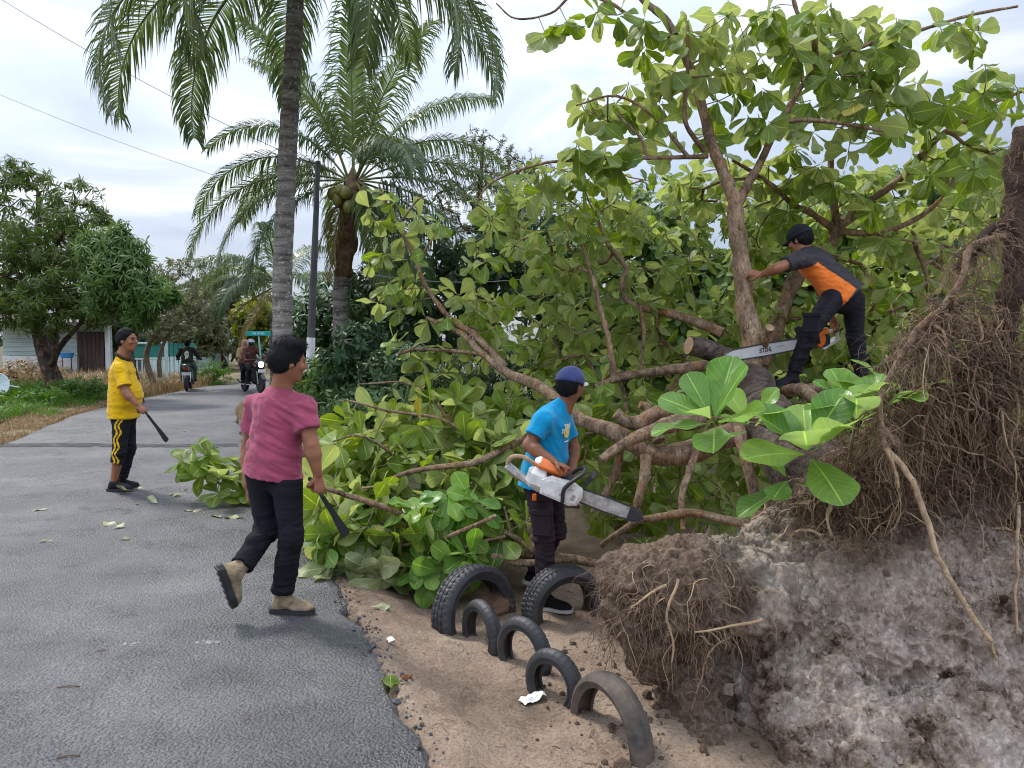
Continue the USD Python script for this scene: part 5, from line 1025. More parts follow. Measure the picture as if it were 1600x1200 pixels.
n_ = 260; i_ = pick((sv[:, 2] > .8) & (sv[:, 0] > 1.3), n_); base_ = np.vstack([sv[i_], cu[rh.integers(0, len(cu), 200)]]); n_ = len(base_)
obj('side_roots', hairs(base_, rh.normal(0, 1, (n_, 3)) + [0, -.3, 0], rh.uniform(.15, .6, n_), rh.uniform(.003, .0085, n_), rh, 16, .12, .55, 5), 'root_bark', rp, kind='stuff')
addh(pick(face & (sv[:, 2] > .55) & (sv[:, 2] < .95), 1300), (.06, .30), (.001, .0028), .6, .55, H); addh(pick(face & (sv[:, 2] > .55), 70), (.1, .35), (.002, .004), .7, .4, Hp)
# flakes and crumbs of sand still clinging to the face
n_ = 3600; i_ = pick(face & (meshkit.fbm(sv * 3.3, 3, 9) > .44) & (sv[:, 2] < .8) & (sv[:, 0] > .95), n_); T_ = trimesh.creation.icosphere(0, 1.0); tv, tf_ = np.array(T_.vertices), np.array(T_.faces)
sc = (rh.exponential(.0035, n_) + .003)[:, None] * rh.uniform(.4, 1.4, (n_, 3)); sc[:, 2] *= 1.5
V = tv[None] * (1 + .35 * rh.normal(0, 1, (n_, len(tv), 1))) * sc[:, None] + (sv[i_] + sn[i_] * .002)[:, None]
obj('soil_flakes', (V.reshape(-1, 3), (tf_[None] + (np.arange(n_) * len(tv))[:, None, None]).reshape(-1, 3), None), 'soil', rp, kind='stuff')
obj('fine_roots', cat(H), 'root_hair', rp, kind='stuff'); obj('pale_fine_roots', cat(Hp), 'root_pale', rp, kind='stuff', label='paler tan fine roots')
# crumbs of soil dropped round the plate
cr = rh.uniform((.1, 2.5), (1.3, 4.6), (380, 2)); T_ = trimesh.creation.icosphere(0, 1.0); out = []
for x, y in cr:
    if x < xr(y) + .1: continue
    s = rh.exponential(.006) + .003; out.append((np.array(T_.vertices) * rh.uniform(.6, 1.3, 3) * s + [x, y, height(x, y) + s * .3], np.array(T_.faces), None))
obj('soil_crumbs', cat(out), 'root_mat', kind='stuff', label='crumbs of dark soil scattered on the sand by the root plate', cat_='soil')

gq = rh.uniform(2.6, 7.0, 450); gx_ = xr(gq) + rh.normal(.04, .06, 450); out = []
for x, y in zip(gx_, gq):
    s = rh.exponential(.0035) + .002; z = max(floor_z(x, y), -.07 if x < xr(y) + .02 else -9); out.append((np.array(T_.vertices) * rh.uniform(.6, 1.3, 3) * s + [x, y, z + s * .4], np.array(T_.faces), None))
obj('edge_gravel', cat(out), 'asphalt', kind='stuff', label='loose grey gravel crumbled from the broken asphalt edge', cat_='gravel')
# ------------------------------------------------------------------ cut branches lying in front of the pile, leaf litter
def cut_branch(label, stem, tips_px, n, L, mat, seed, T=WILTED, el=(-.2, .5), fresh=False):
    rng = np.random.default_rng(seed); s = spline(PP(stem), 16); s[:, 2] = np.maximum(s[:, 2], [floor_z(*q[:2]) + .02 for q in s])
    t = thing('cut_branch', label, 'branch', s[0])
    obj('stem', tube(s, np.linspace(.014, .007, 16), 7, rough=.2), 'almond_bark', t, smooth=True)
    tp = np.array([P(*q) for q in tips_px]); tp[:, 2] = np.maximum(tp[:, 2], [floor_z(*q[:2]) + .06 for q in tp])
    ch, dr = grow(list(s[3:]), tp, .08, .006, rng, .004)
    for p, r, _ in ch: obj('twig', tube(p, r, 5), 'twig_bark', t, smooth=True)
    a = rosettes(tp, unit(dr + [0, -.35, .5]), n, el, L, rng, .55)
    fz = np.array([floor_z(*q[:2]) for q in a[0]]); tz = a[0][:, 2] + a[1][:, 2] * a[3]; x = a[1].copy(); lo = tz < fz + .02; x[lo, 2] += ((fz + .03 - tz) / a[3])[lo]; x = unit(x)
    for i in range(len(x)): obj('leaf', stamp(T, a[0][i:i + 1], x[i:i + 1], a[2][i:i + 1], a[3][i:i + 1], rng), mat, t, smooth=True)
cut_branch('wilted cut branch with pale undersides turned up at the edge of the asphalt', [(700, 845, 5.4), (640, 850, 5.35), (570, 868, 5.3), (530, 872, 5.3)], [(530, 868, 5.3), (560, 880, 5.25), (585, 895, 5.2), (545, 893, 5.2), (610, 878, 5.3), (600, 905, 5.15), (520, 882, 5.2)], (6, 8), (.27, .36), 'almond_leaf_cut', 1)
cut_branch('cut branch with dark green leaves touching the left big tyre', [(790, 838, 5.35), (740, 850, 5.3), (690, 872, 5.2), (660, 885, 5.15)], [(660, 885, 5.15), (690, 895, 5.1), (715, 880, 5.15), (640, 870, 5.25), (700, 860, 5.3), (735, 868, 5.2), (675, 870, 5.25)], (6, 8), (.20, .29), 'almond_leaf_young', 2, ALMOND_FINE)
cut_branch('cut branch end with wilted leaves by the machete tip', [(640, 800, 5.5), (590, 820, 5.4), (530, 832, 5.35)], [(500, 835, 5.4), (520, 850, 5.3), (505, 858, 5.3), (545, 845, 5.3), (560, 830, 5.35)], (5, 7), (.20, .27), 'almond_leaf_young', 3)
cut_branch('short cut branch with glossy green leaves in the middle of the pile', [(760, 790, 5.6), (700, 790, 5.4), (650, 800, 5.3)], [(650, 790, 5.3), (680, 800, 5.25), (720, 800, 5.3), (700, 770, 5.35), (740, 780, 5.4)], (6, 8), (.22, .28), 'almond_leaf_young', 4, ALMOND_FINE)
lt = [(210, 770, 0), (75, 798, 1), (215, 790, 2), (246, 789, 0), (290, 767, 2), (262, 775, 1), (345, 810, 2), (175, 829, 0), (316, 798, 1), (393, 806, 1), (400, 811, 0), (383, 809, 2), (160, 818, 1), (285, 776, 2), (222, 762, 1), (330, 740, 0), (60, 850, 1), (184, 845, 1), (300, 800, 2), (320, 690, 1), (345, 700, 2), (205, 700, 0), (290, 675, 1)]
LEAF_AT = {0: 'pale leaf on the asphalt just below the shoes of the man in yellow', 1: 'lone pale leaf on the asphalt far left of the man in yellow', 7: 'pale leaf on the asphalt below the man in yellow, nearest to the camera there', 12: 'small pale leaf on the left lane a step below the man in yellow', 16: 'single leaf scrap at the left side of the lane, lowest in the picture', 17: 'leaf scrap in the middle of the lane below the scattered leaves', 6: 'curled leaf just left of the trailing knee of the man in rose', 19: 'leaf scrap lying on the dark seam across the lane', 22: 'leaf scrap beyond the dark seam, farthest up the lane'}
for k, (x, y, v) in enumerate(lt):
    g = G(x, y, .0); g[2] = floor_z(g[0], g[1]) + .012; a = rf_.uniform(0, 6.28)
    obj('fallen_leaf', stamp(WILTED, g[None], np.array([[math.cos(a), math.sin(a), .02]]), np.array([[.1, .05, 1.0 if v else -1.0]]), [rf_.uniform(.10, .2)], rf_), 'litter_leaf', label=None, smooth=True)
    tag('/World/fallen_leaf' + (f'_{k:03d}' if k else ''), LEAF_AT.get(k, 'small pale leaf scrap lying flat on the asphalt by the fallen branch tip'), 'leaf', None if k in LEAF_AT else 'pale leaf scraps on the asphalt')
for k, (x, y, mt, lb) in enumerate([(655, 988, 'litter_leaf', 'greenish curled leaf on the sand left of the big tyre'), (705, 994, 'litter_leaf', 'yellowish leaf on the sand just below the left big tyre'), (762, 998, 'litter_brown', 'orange brown dead leaf between the small tyres'), (580, 950, 'litter_leaf', 'small yellow leaf on the sand beside the asphalt edge'), (668, 930, 'litter_brown', 'brown leaf lying left behind the big tyre'), (628, 1065, 'litter_brown', 'brown leaf near the white paper scrap at the asphalt edge'), (611, 1082, 'almond_leaf', 'little green leaf at the asphalt edge below the paper scrap'), (392, 788, 'litter_brown', 'brown dead leaf by the hand of the man in the rose shirt')]):
    g = G(x, y, -.12); g = G(x, y, floor_z(g[0], g[1])); g[2] = floor_z(g[0], g[1]) + .014; a = rf_.uniform(0, 6.28)
    obj('fallen_leaf', stamp(WILTED, g[None], np.array([[math.cos(a), math.sin(a), .05]]), np.array([[.2, -.3, 1.0]]), [rf_.uniform(.10, .16)], rf_), mt, smooth=True, label=lb, cat_='leaf')
# ------------------------------------------------------------------ people
def ortho(f, u):
    f = unit(f); u = unit(np.asarray(u, float) - f * np.dot(u, f)); return np.stack([np.cross(f, u), f, u], 1)      # columns right, forward, up
def add_hand(F, w, dh, pn, left, curl, s=1.0, spread=0.0):
    """Palm, four unequal fingers bent towards the palm side, and a thumb leaving the palm's edge."""
    dh = unit(dh); pn = unit(np.asarray(pn, float) - dh * np.dot(pn, dh)); sd = np.cross(dh, pn) * (1 if left else -1)    # towards the thumb
    F.cone(w + dh * .012 * s, w + dh * .082 * s, .027 * s, .040 * s, .012, flat=(pn, .42))
    for i, L in enumerate((.070, .079, .073, .057)):
        p = w + dh * (.088 - .004 * abs(i - 1.2)) * s + sd * (1.4 - i) * .0195 * s; a = 0
        for k, (fr, bend) in enumerate(((.45, 1.1), (.31, 1.45), (.24, .8))):
            a += bend * curl; q = p + (dh * math.cos(a) + pn * math.sin(a) + sd * (1.5 - i) * spread) * L * fr * s
            F.cone(p, q, (.0098 - .0008 * k) * s, (.0092 - .0010 * k) * s, .004); p = q
    p = w + dh * .028 * s + sd * .026 * s; q = p + unit(dh * .75 + sd * .75 + pn * (.2 + .6 * curl)) * .042 * s; e = q + unit(dh * .8 + sd * (.2 - .6 * curl) + pn * (.2 + .8 * curl)) * .034 * s
    F.cone(p, q, .0135 * s, .0115 * s, .008); F.cone(q, e, .0112 * s, .0090 * s, .005)
    return w + dh * .088 * s + pn * .030 * s * max(curl, .3), sd
def person(name, label, J, fwd, face, skin_, h=.0085, s=1.0, hands=None, shirt=None, pants=None, shoes=None, hair=None, belly=0, head_up=(0, 0, 1), spine=None, seed=0, beard=False, bulk=1.0, sleeve=.78, group=None, helmet=None, fist=True):
    """J: joints in world coordinates. One continuous body; hair, clothes and shoes are its parts."""
    A = {k: np.asarray(v, float) for k, v in J.items()}
    fwd = unit(fwd); pts = np.array(list(A.values())); lo, hi = pts.min(0) - .2, pts.max(0) + .2
    base = np.array([A['pel'][0], A['pel'][1], min(A['anL'][2], A['anR'][2]) - .08])
    t = thing(name, label, 'person', base, group)
    M = ortho(face, head_up); hd = A['hd']; X = lambda r, f, u: hd + M @ np.array([r, f, u]) * s
    B = Field(lo, hi, h)
    # head
    B.ell(X(0, -.010, .022), np.array([.077, .097, .100]) * s, M, k=.02); B.ell(X(0, .022, -.045), np.array([.058, .066, .072]) * s, M, k=.03)
    B.ell(X(0, .060, -.092), np.array([.026, .024, .020]) * s, M, k=.02); B.ell(X(0, .078, .030), np.array([.050, .016, .012]) * s, M, k=.015)
    for q in (-1, 1):
        B.ell(X(.030 * q, .094, .010), np.array([.017, .012, .010]) * s, M, k=.010, carve=True); B.ell(X(.045 * q, .060, -.020), np.array([.022, .026, .022]) * s, M, k=.015)
        B.ell(X(.078 * q, -.012, -.005), np.array([.010, .020, .031]) * s, ortho(M @ [.35 * q, 1, 0], M[:, 2]), k=.006); B.ell(X(.084 * q, -.006, .0), np.array([.005, .009, .016]) * s, M, k=.004, carve=True)
    B.cone(X(0, .088, .022), X(0, .108, -.020), .008 * s, .013 * s, .010); B.ell(X(0, .094, -.026), np.array([.019, .014, .009]) * s, M, k=.008)
    B.ell(X(0, .084, -.056), np.array([.025, .013, .007]) * s, M, k=.006); B.ell(X(0, .082, -.068), np.array([.022, .013, .008]) * s, M, k=.006)
    B.cone(A['nck'] - unit(A['hd'] - A['nck']) * .03, X(0, -.022, -.045), .060 * s, .056 * s, .03)
    # trunk and limbs
    che, pel = A['che'], A['pel']; tf = fwd if spine is None else unit(spine)
    B.cone(pel, che, .110 * s * bulk, .125 * s * bulk, .04, flat=(tf, .66)); B.cone(A['shL'], A['shR'], .052 * s, .052 * s, .05); B.cone(che, A['nck'], .11 * s, .055 * s, .05, flat=(tf, .7))
    if belly: B.ell((pel * .55 + che * .45) + tf * .06, np.array([.13, .12, .15]) * belly, ortho(tf, (0, 0, 1)), k=.06)
    for sd in 'LR':
        B.cone(A['sh' + sd], A['el' + sd], .051 * s * bulk, .041 * s * bulk, .03); m = A['el' + sd] * .72 + A['wr' + sd] * .28
        B.cone(A['el' + sd], m, .041 * s, .044 * s * bulk, .02); B.cone(m, A['wr' + sd], .043 * s * bulk, .027 * s, .02)
        B.cone(A['hip' + sd] * .8 + A['kn' + sd] * .2, A['kn' + sd], .060 * s, .050 * s, .02); m = A['kn' + sd] * .65 + A['an' + sd] * .35
        B.cone(A['kn' + sd], m, .050 * s, .053 * s, .02); B.cone(m, A['an' + sd], .052 * s, .034 * s, .02)
    grips = {}
    for sd in 'LR':
        dh, pn, c = (hands or {}).get(sd, (A['wr' + sd] - A['el' + sd], fwd, .35)); grips[sd] = add_hand(B, A['wr' + sd], dh, pn, sd == 'L', c, s * 1.03)
    obj('body', relax(B.mesh(), 1), skin_, t, smooth=True)
    for q in (-1, 1):
        e = trimesh.creation.icosphere(2, .0095 * s); obj('eye', (np.array(e.vertices) + X(.030 * q, .0765, .010), np.array(e.faces), None), 'eye_dark', t, smooth=True)
        obj('eyebrow', tube(spline([X(.013 * q, .096, .028), X(.032 * q, .094, .034), X(.050 * q, .080, .028)], 6), [.001, .002, .0025, .002, .0018, .001], 5, flat=.6), 'hair', t, smooth=True)
    if hair:
        Hf = Field(hd - .2 * s, hd + .2 * s, min(h, .008)); Hf.ell(X(0, -.016, .034), np.array([.086, .102, .103]) * s, M, k=.02)
        Hf.ell(X(0, -.050, .0), np.array([.078, .068, .085]) * s, M, k=.03); Hf.ell(X(0, .035, .092), np.array([.062, .060, .040]) * s * hair, M, k=.03); Hf.ell(X(0, -.01, .10), np.array([.07, .075, .042]) * s * hair, M, k=.03)
        Hf.cut(X(0, .062, .06), M @ [0, .88, -.48]); Hf.cut(X(0, -.02, -.052), M @ [0, .55, -.83]); 
        m = relax(Hf.mesh(), 1); m = displace(m, lambda v: .007 * (meshkit.fbm(v * (38, 38, 24), 3, seed) - .5) * 2); ho = obj('hair', m, 'hair', t, smooth=True)
        if h < .01:
            rr = np.random.default_rng(seed); nn = normals(m); i = rr.integers(0, len(m[0]), 2600); kp = (m[0][i] - hd) @ M[:, 2] > -.05; i = i[kp]; q = (m[0][i] - hd) @ M
            fl = (M @ np.array([.0, .55, .25])) * (q[:, 2:3] > .05) - (M @ np.array([0, .3, .6])) * (q[:, 2:3] < .03)
            obj('hair_strands', hairs(m[0][i] - nn[i] * .004, nn[i] * .55 + fl + rr.normal(0, .25, (len(i), 3)), np.where(q[:, 2] > .06, rr.uniform(.010, .022, len(i)) * hair, rr.uniform(.008, .014, len(i))), rr.uniform(.0009, .0016, len(i)), rr, 4, .12, .12), 'hair', ho, kind='stuff')
    if beard:
        Hf = Field(hd - .2, hd + .2, min(h, .008)); Hf.ell(X(0, .036, -.078), np.array([.056, .060, .040]) * s, M, k=.01); Hf.cut(X(0, .02, -.060), M @ [0, .35, .93])
        obj('beard', displace(Hf.mesh(), lambda v: .004 * (meshkit.fbm(v * 60, 2, seed) - .5) * 2), 'hair', t, smooth=True)
    parts = {'t': t, 'X': X, 'M': M, 'grips': grips, 'A': A}
    fold = lambda a, sc, sd: (lambda v: a * (2.2 * np.abs(meshkit.fbm(v @ sc, 3, sd) - .5) - .25 + .8 * (meshkit.fbm(v * 5, 2, sd + 4) - .5)))
    if shirt:
        Cf = Field(lo, hi, h); low = pel + unit(pel - che) * shirt.get('drop', .06)
        Cf.cone(low, che, (.178 + .01 * bulk) * s * bulk, .160 * s * bulk, .04, flat=(tf, .78)); Cf.cone(A['shL'], A['shR'], .066 * s, .066 * s, .06); Cf.cone(che, A['nck'], .125 * s, .072 * s, .05, flat=(tf, .76))
        if belly: Cf.ell((pel * .55 + che * .45) + tf * .065, np.array([.145, .125, .17]) * belly, ortho(tf, (0, 0, 1)), k=.07)
        Cf.cut(low, pel - che)
        ncut = A['nck'] + unit(A['hd'] - A['nck']) * .035; Cf.cut(ncut, unit(A['hd'] - A['nck']) * 1.0 + tf * .12)
        for sd in 'LR':
            e = A['sh' + sd] + (A['el' + sd] - A['sh' + sd]) * sleeve; d = A['el' + sd] - A['sh' + sd]
            Cf.cone(A['sh' + sd], e + d * .25, .064 * s * bulk, shirt.get('cuff', .066) * s * bulk, .045, cut=[(e, d)])
            if sleeve > .95: Cf.cone(A['el' + sd], A['wr' + sd], .062 * s, .045 * s, .03, cut=[(A['wr' + sd], A['wr' + sd] - A['el' + sd])])
        m = relax(Cf.mesh(), 1); m = displace(m, fold(1.5 * shirt.get('fold', .013), shirt.get('fm', np.array([[9, 0, 0], [0, 9, 0], [4, 0, 14.0]])), seed + 1)); parts['shirt_mesh'] = m
        if 'panel' in shirt:
            a, b = split(m, shirt['panel'](m[0][m[1]].mean(1))); parts['shirt'] = obj('shirt', b, shirt['mat'], t, smooth=True); obj('side_panel', a, shirt['panel_mat'], parts['shirt'], smooth=True)
        else: parts['shirt'] = obj('shirt', m, shirt['mat'], t, smooth=True)
        if shirt.get('collar'):
            ang = np.linspace(0, 2 * np.pi, 25); n = unit(A['hd'] - A['nck']); a = unit(np.cross(n, tf)); b = np.cross(n, a)
            obj('collar', tube(A['nck'] + n * .012 + .066 * s * (np.cos(ang)[:, None] * a + np.sin(ang)[:, None] * b) + tf * .005 - n * .02 * np.sin(ang)[:, None] * np.dot(b, tf), .020, 8, caps=False), shirt['collar'], parts['shirt'], smooth=True)
        if shirt.get('edge'):
            for sd in 'LR':
                d = unit(A['el' + sd] - A['sh' + sd]); e = A['sh' + sd] + (A['el' + sd] - A['sh' + sd]) * (sleeve - .02); a = unit(np.cross(d, [.3, .1, 1])); b = np.cross(d, a); ang = np.linspace(0, 2 * np.pi, 21)
                obj('cuff', tube(e + .068 * s * bulk * (np.cos(ang)[:, None] * a + np.sin(ang)[:, None] * b), .006, 6, caps=False), shirt['edge'], parts['shirt'], smooth=True)
    if pants:
        Pf = Field(lo, hi, h); Pf.ell(pel - np.array([0, 0, .05]) * s, np.array([.150, .112, .14]) * s * pants.get('w', 1), ortho(tf if spine is None else fwd, (0, 0, 1)), k=.04)
        if spine is not None: Pf.cut(pel + unit(che - pel) * .06, che - pel)
        for sd in 'LR':
            hp, kn, an = A['hip' + sd], A['kn' + sd], A['an' + sd]; ce = pants.get('cut' + sd, .93); w = pants.get('w', 1)
            Pf.cone(hp, kn, .092 * s * w, .068 * s * w, .035); e = kn + (an - kn) * ce
            if ce > 0: Pf.cone(kn, e + unit(an - kn) * .05, .067 * s * w, pants.get('hem', .055) * s * w, .03, cut=[(e, an - kn)])
        if spine is None: Pf.cut(pel + unit(pel - che) * ((shirt or {}).get('drop', .06) - .022), che - pel)
        m = relax(Pf.mesh(), 1)
        def crease(v):
            a = np.zeros(len(v)); 
            for sd in 'LR':
                for c, w_ in ((A['kn' + sd], .15), (A['an' + sd] + [0, 0, .08], .13)): a += np.exp(-(np.linalg.norm(v - c, axis=1) / w_) ** 2)
            return pants.get('fold', .010) * (.6 + 1.3 * a) * (2.2 * np.abs(meshkit.fbm(v * (8, 8, 22), 3, seed + 3) - .5) - .3)
        m = displace(m, crease); parts['pants_mesh'] = m
        if 'stripe' in pants:
            a, b = split(m, pants['stripe'](m[0][m[1]].mean(1), normals(m)[m[1]].mean(1))); parts['pants'] = obj('trousers', b, pants['mat'], t, smooth=True); obj('side_stripe', a, pants['stripe_mat'], parts['pants'], smooth=True)
        else: parts['pants'] = obj('trousers', m, pants['mat'], t, smooth=True)
        if pants.get('pocket'):
            for c, n, sz in pants['pocket']:
                Mx = ortho(n, (0, 0, 1)); p = obj('cargo_pocket', box(c, (sz[0], .022, sz[1]), M=Mx, bevel=.009), pants['mat'], parts['pants'], smooth=30); obj('pocket_flap', box(c + Mx @ [0, .006, sz[1] * .42], (sz[0] * 1.06, .024, sz[1] * .24), M=Mx, bevel=.008), pants['mat'], p, smooth=30)
    if shoes:
        for sd in 'LR':
            f, u = shoes['dir' + sd]; Mx = ortho(f, u); f, u = Mx[:, 1], Mx[:, 2]; an = A['an' + sd]; Q = lambda r, ff, uu: an + Mx @ np.array([r, ff, uu]) * s
            Sf = Field(an - .3 * s, an + .3 * s, min(h, .009)); bw = 1.0 if shoes.get('boot') else .9
            Sf.cone(Q(0, -.012, -.040), Q(0, -.030, -.062), .044 * s * bw, .040 * s * bw, .02); Sf.cone(Q(0, .02, -.035), Q(0, .115, -.068), .042 * s * bw, .036 * s * bw, .03); Sf.ell(Q(0, .125, -.068), np.array([.046, .068, .034]) * s, Mx, k=.03)
            up = A['kn' + sd] - an
            if shoes.get('boot'): Sf.cone(Q(0, 0, -.02), an + unit(up) * .075 * s, .047 * s, .052 * s, .03, cut=[(an + unit(up) * .062 * s, up)])
            else: Sf.cone(Q(0, -.005, -.03), an + unit(up) * .02, .042 * s, .044 * s, .02, cut=[(an + unit(up) * .0, up)])
            Sf.cut(Q(0, 0, -.083), -u)
            o = obj('boot' if shoes.get('boot') else 'shoe', displace(relax(Sf.mesh(), 1), fold(.004, np.eye(3) * 22, seed + 7)), shoes['mat'], t, smooth=True)
            yy = np.linspace(-.078, .198, 16); wd = np.interp(yy, [-.078, -.06, -.02, .06, .12, .17, .198], [.012, .036, .041, .040, .050, .040, .012])
            out = np.concatenate([np.stack([wd, yy], 1), np.stack([-wd, yy], 1)[::-1]]) * s; out = np.array(Polygon(out).buffer(.004).exterior.coords)
            th = .030 if shoes.get('boot') else .024
            obj('sole', extrude(out, np.stack([Mx[:, 0], Mx[:, 1], Mx[:, 2]], 1), Q(0, 0, -.083 - th / s * .7), th * s), shoes['sole'], o, smooth=40)
            if shoes.get('tread'):
                for k in range(7): obj('lug', box(Q(0, -.06 + k * .04, -.083 - th / s * .85), (.082 * s, .020 * s, .014), M=Mx, bevel=.003), shoes['sole'], o)
            for k in range(4): obj('lace', tube(spline([Q(-.026, .035 + k * .017, -.012 - k * .006), Q(0, .035 + k * .017, .008 - k * .010), Q(.026, .035 + k * .017, -.012 - k * .006)], 6), .0032, 5), shoes.get('lace', 'shoe_grey'), o, smooth=True)
    if helmet:
        Hf = Field(hd - .25, hd + .25, .014); Hf.ell(X(0, -.01, .03), np.array([.125, .145, .135]), M, k=.01); Hf.cut(X(0, .0, -.06), M @ [0, .3, -1]); o = obj('helmet', Hf.mesh(), helmet, t, smooth=True)
        Hf = Field(hd - .25, hd + .25, .014); Hf.ell(X(0, .01, .025), np.array([.118, .140, .10]), M, k=.01); Hf.cut(X(0, .05, 0), M @ [0, -1, 0]); Hf.cut(X(0, 0, .062), M @ [0, 0, 1]); obj('visor', Hf.mesh(), 'visor', o, smooth=True)
    return parts
def cap(pp, mat, brim_mat=None, back=False, s=1.0, h=.008):
    X, M, hd = pp['X'], pp['M'], pp['A']['hd']
    F = Field(hd - .2, hd + .22, h); F.ell(X(0, -.012, .048), np.array([.090, .108, .092]) * s, M, k=.01); F.ell(X(0, -.03, .03), np.array([.088, .09, .07]) * s, M, k=.03); F.cut(X(0, 0, .018), M @ [0, -.16, -1])
    c = obj('cap', displace(relax(F.mesh(), 1), lambda v: .003 * (meshkit.fbm(v * 25, 2, 3) - .5) * 2), mat, pp['t'], smooth=True)
    a = np.linspace(-1.05, 1.05, 15); sg = -1 if back else 1
    ins = [X(.082 * math.sin(q), sg * (.090 * math.cos(q)) - .012, .036) for q in a]; outp = [X(.078 * math.sin(q), sg * (.090 * math.cos(q) + .088 * math.cos(q * 1.25)) - .012, .020 - .022 * abs(math.sin(q))) for q in a]
    n = len(a); up = M[:, 2] * .006; v = np.array(ins + outp + [p + up for p in ins] + [p + up for p in outp]); i = np.arange(n - 1)
    q = np.vstack([np.stack([i, i + n, i + n + 1, i + 1], 1), np.stack([i + 2 * n, i + 1 + 2 * n, i + 1 + 3 * n, i + 3 * n], 1), np.stack([i + n, i + 3 * n, i + 1 + 3 * n, i + 1 + n], 1), np.stack([i, i + 1, i + 1 + 2 * n, i + 2 * n], 1)])
    obj('brim', (v, tri(q), None), brim_mat or mat, c, smooth=50); b = trimesh.creation.icosphere(1, .008); obj('button', (np.array(b.vertices) + X(0, -.012, .140), np.array(b.faces), None), mat, c, smooth=True)
    return c

# man in the rose shirt, striding away with a machete
J = dict(hd=P(451, 566, 4.48), nck=P(439, 613, 4.5), che=P(437, 645, 4.5), pel=P(427, 722, 4.5), shL=P(402, 634, 4.62), elL=P(388, 700, 4.68), wrL=P(386, 758, 4.60), shR=P(474, 636, 4.42), elR=P(487, 696, 4.36), wrR=P(496, 740, 4.38),
         hipL=P(408, 738, 4.55), knL=P(418, 826, 4.50), anL=P(374, 890, 4.27), hipR=P(447, 738, 4.44), knR=P(455, 838, 4.40), anR=P(441, 930, 4.44))
rose = person('person', 'man in rose red shirt and black trousers striding away with a machete', J, (.5, .866, 0), (.80, .60, -.12), 'skin_tan', h=.0075, s=.98, hair=1.15, seed=1, bulk=1.04,
    hands={'R': ((.12, .1, -1), (-.75, .6, 0), .95), 'L': ((.05, .3, -1), (.9, .3, 0), .5)}, sleeve=.60,
    shirt={'mat': 'cloth_rose', 'drop': .085, 'fold': .014, 'cuff': .070, 'fm': np.array([[7, 0, 5.0], [0, 8, 0], [6, 0, 12.0]])}, pants={'mat': 'cloth_jeans', 'cutR': .94, 'cutL': .92, 'w': 1.06, 'hem': .066},
    shoes={'mat': 'suede_tan', 'sole': 'sole_black', 'boot': True, 'tread': True, 'lace': 'suede_tan', 'dirR': ((.985, -.12, 0), (0, 0, 1)), 'dirL': ((.20, .25, -.95), (.80, .55, .3))})
# man in the blue shirt with the big chainsaw
J = dict(hd=P(893, 603, 5.15), nck=P(882, 634, 5.15), che=P(862, 665, 5.15), pel=P(848, 738, 5.15), shR=P(849, 655, 4.99), elR=P(826, 696, 4.93), wrR=P(866, 722, 4.80), shL=P(880, 656, 5.30), elL=P(897, 700, 5.30), wrL=P(893, 742, 5.06),
         hipR=P(840, 748, 5.10), knR=P(850, 838, 5.05), anR=P(853, 930, 5.08), hipL=P(858, 748, 5.24), knL=P(868, 828, 5.28), anL=P(834, 892, 5.52))
blue = person('person', 'man in bright blue shirt and navy cap holding a large chainsaw beside the tyres', J, (.80, -.60, 0), (.72, .69, -.05), 'skin_dark', h=.008, s=.95, seed=5, hair=.35, beard=True, sleeve=.66,
    hands={'R': ((.85, -.35, -.35), (.1, -.2, -1), .75), 'L': ((.2, -.5, -.85), (-.8, -.4, 0), .7)},
    shirt={'mat': 'cloth_blue', 'drop': .11, 'fold': .015, 'cuff': .074, 'fm': np.array([[8, 0, 0], [0, 8, 0], [2, 0, 5.0]])}, pants={'mat': 'cloth_plum', 'w': 1.10, 'hem': .066, 'fold': .016, 'cutR': .90, 'cutL': .92,
    'pocket': [(P(847, 818, 4.955), (-.25, -.97, 0), (.13, .17)), (P(849, 772, 4.965), (-.2, -.98, 0), (.11, .10))]}, shoes={'mat': 'shoe_black', 'sole': 'sole_white', 'dirR': ((.93, -.36, 0), (0, 0, 1)), 'dirL': ((.6, .5, -.2), (.1, 0, 1))})
cap(blue, 'cloth_navy', 'sole_white', s=.97)
obj('pocket_patch', box(P(835, 742 + 35, 4.955), (.028, .012, .045), bevel=.004), 'cloth_orange', blue['pants'])
# chest print: white lettering and a yellow disc, laid on the cloth at the right of the chest
def on_cloth(mesh, shirt, off=.004):
    """Lays flat lettering on the cloth: each point moves along the lettering's depth onto the nearest cloth point."""
    from scipy.spatial import cKDTree
    v = mesh[0].copy(); n = normals(shirt); tr_ = cKDTree(shirt[0]); _, i = tr_.query(v, k=4); c = shirt[0][i].mean(1); nn = unit(n[i].mean(1)); v = v + nn * (np.einsum('ij,ij->i', c - v, nn) + off)[:, None]; return (v, mesh[1], None)
def fine(m, L=.012):
    v, f = trimesh.remesh.subdivide_to_size(m[0], m[1], L); return (v, f, None)
cw = blue['A']['che'] + np.array([.80, -.60, 0]) * .14 + np.array([0, 0, -.02]); Mc = np.stack([[.6, .8, 0], [0, 0, 1.0], [.8, -.6, 0]], 1)
for nm, m, mt, off in (('print_disc', extrude(Point(0, 0).buffer(.052), Mc, cw + Mc @ [.018, -.012, 0], .002), 'print_yellow', .003), ('print_lettering', lettering('TOU', .036, Mc, cw + Mc @ [.012, .022, 0], .002, True), 'print_white', .006), ('print_lettering', lettering('DIV', .030, Mc, cw + Mc @ [-.030, -.010, 0], .002, True), 'print_white', .007), ('print_lettering', extrude([(-.01, 0), (.05, 0), (.05, .008), (-.01, .008)], Mc, cw + Mc @ [.0, -.085, 0], .002), 'print_white', .006)):
    obj(nm, on_cloth(fine(m), blue['shirt_mesh'], off), mt, blue['shirt'])
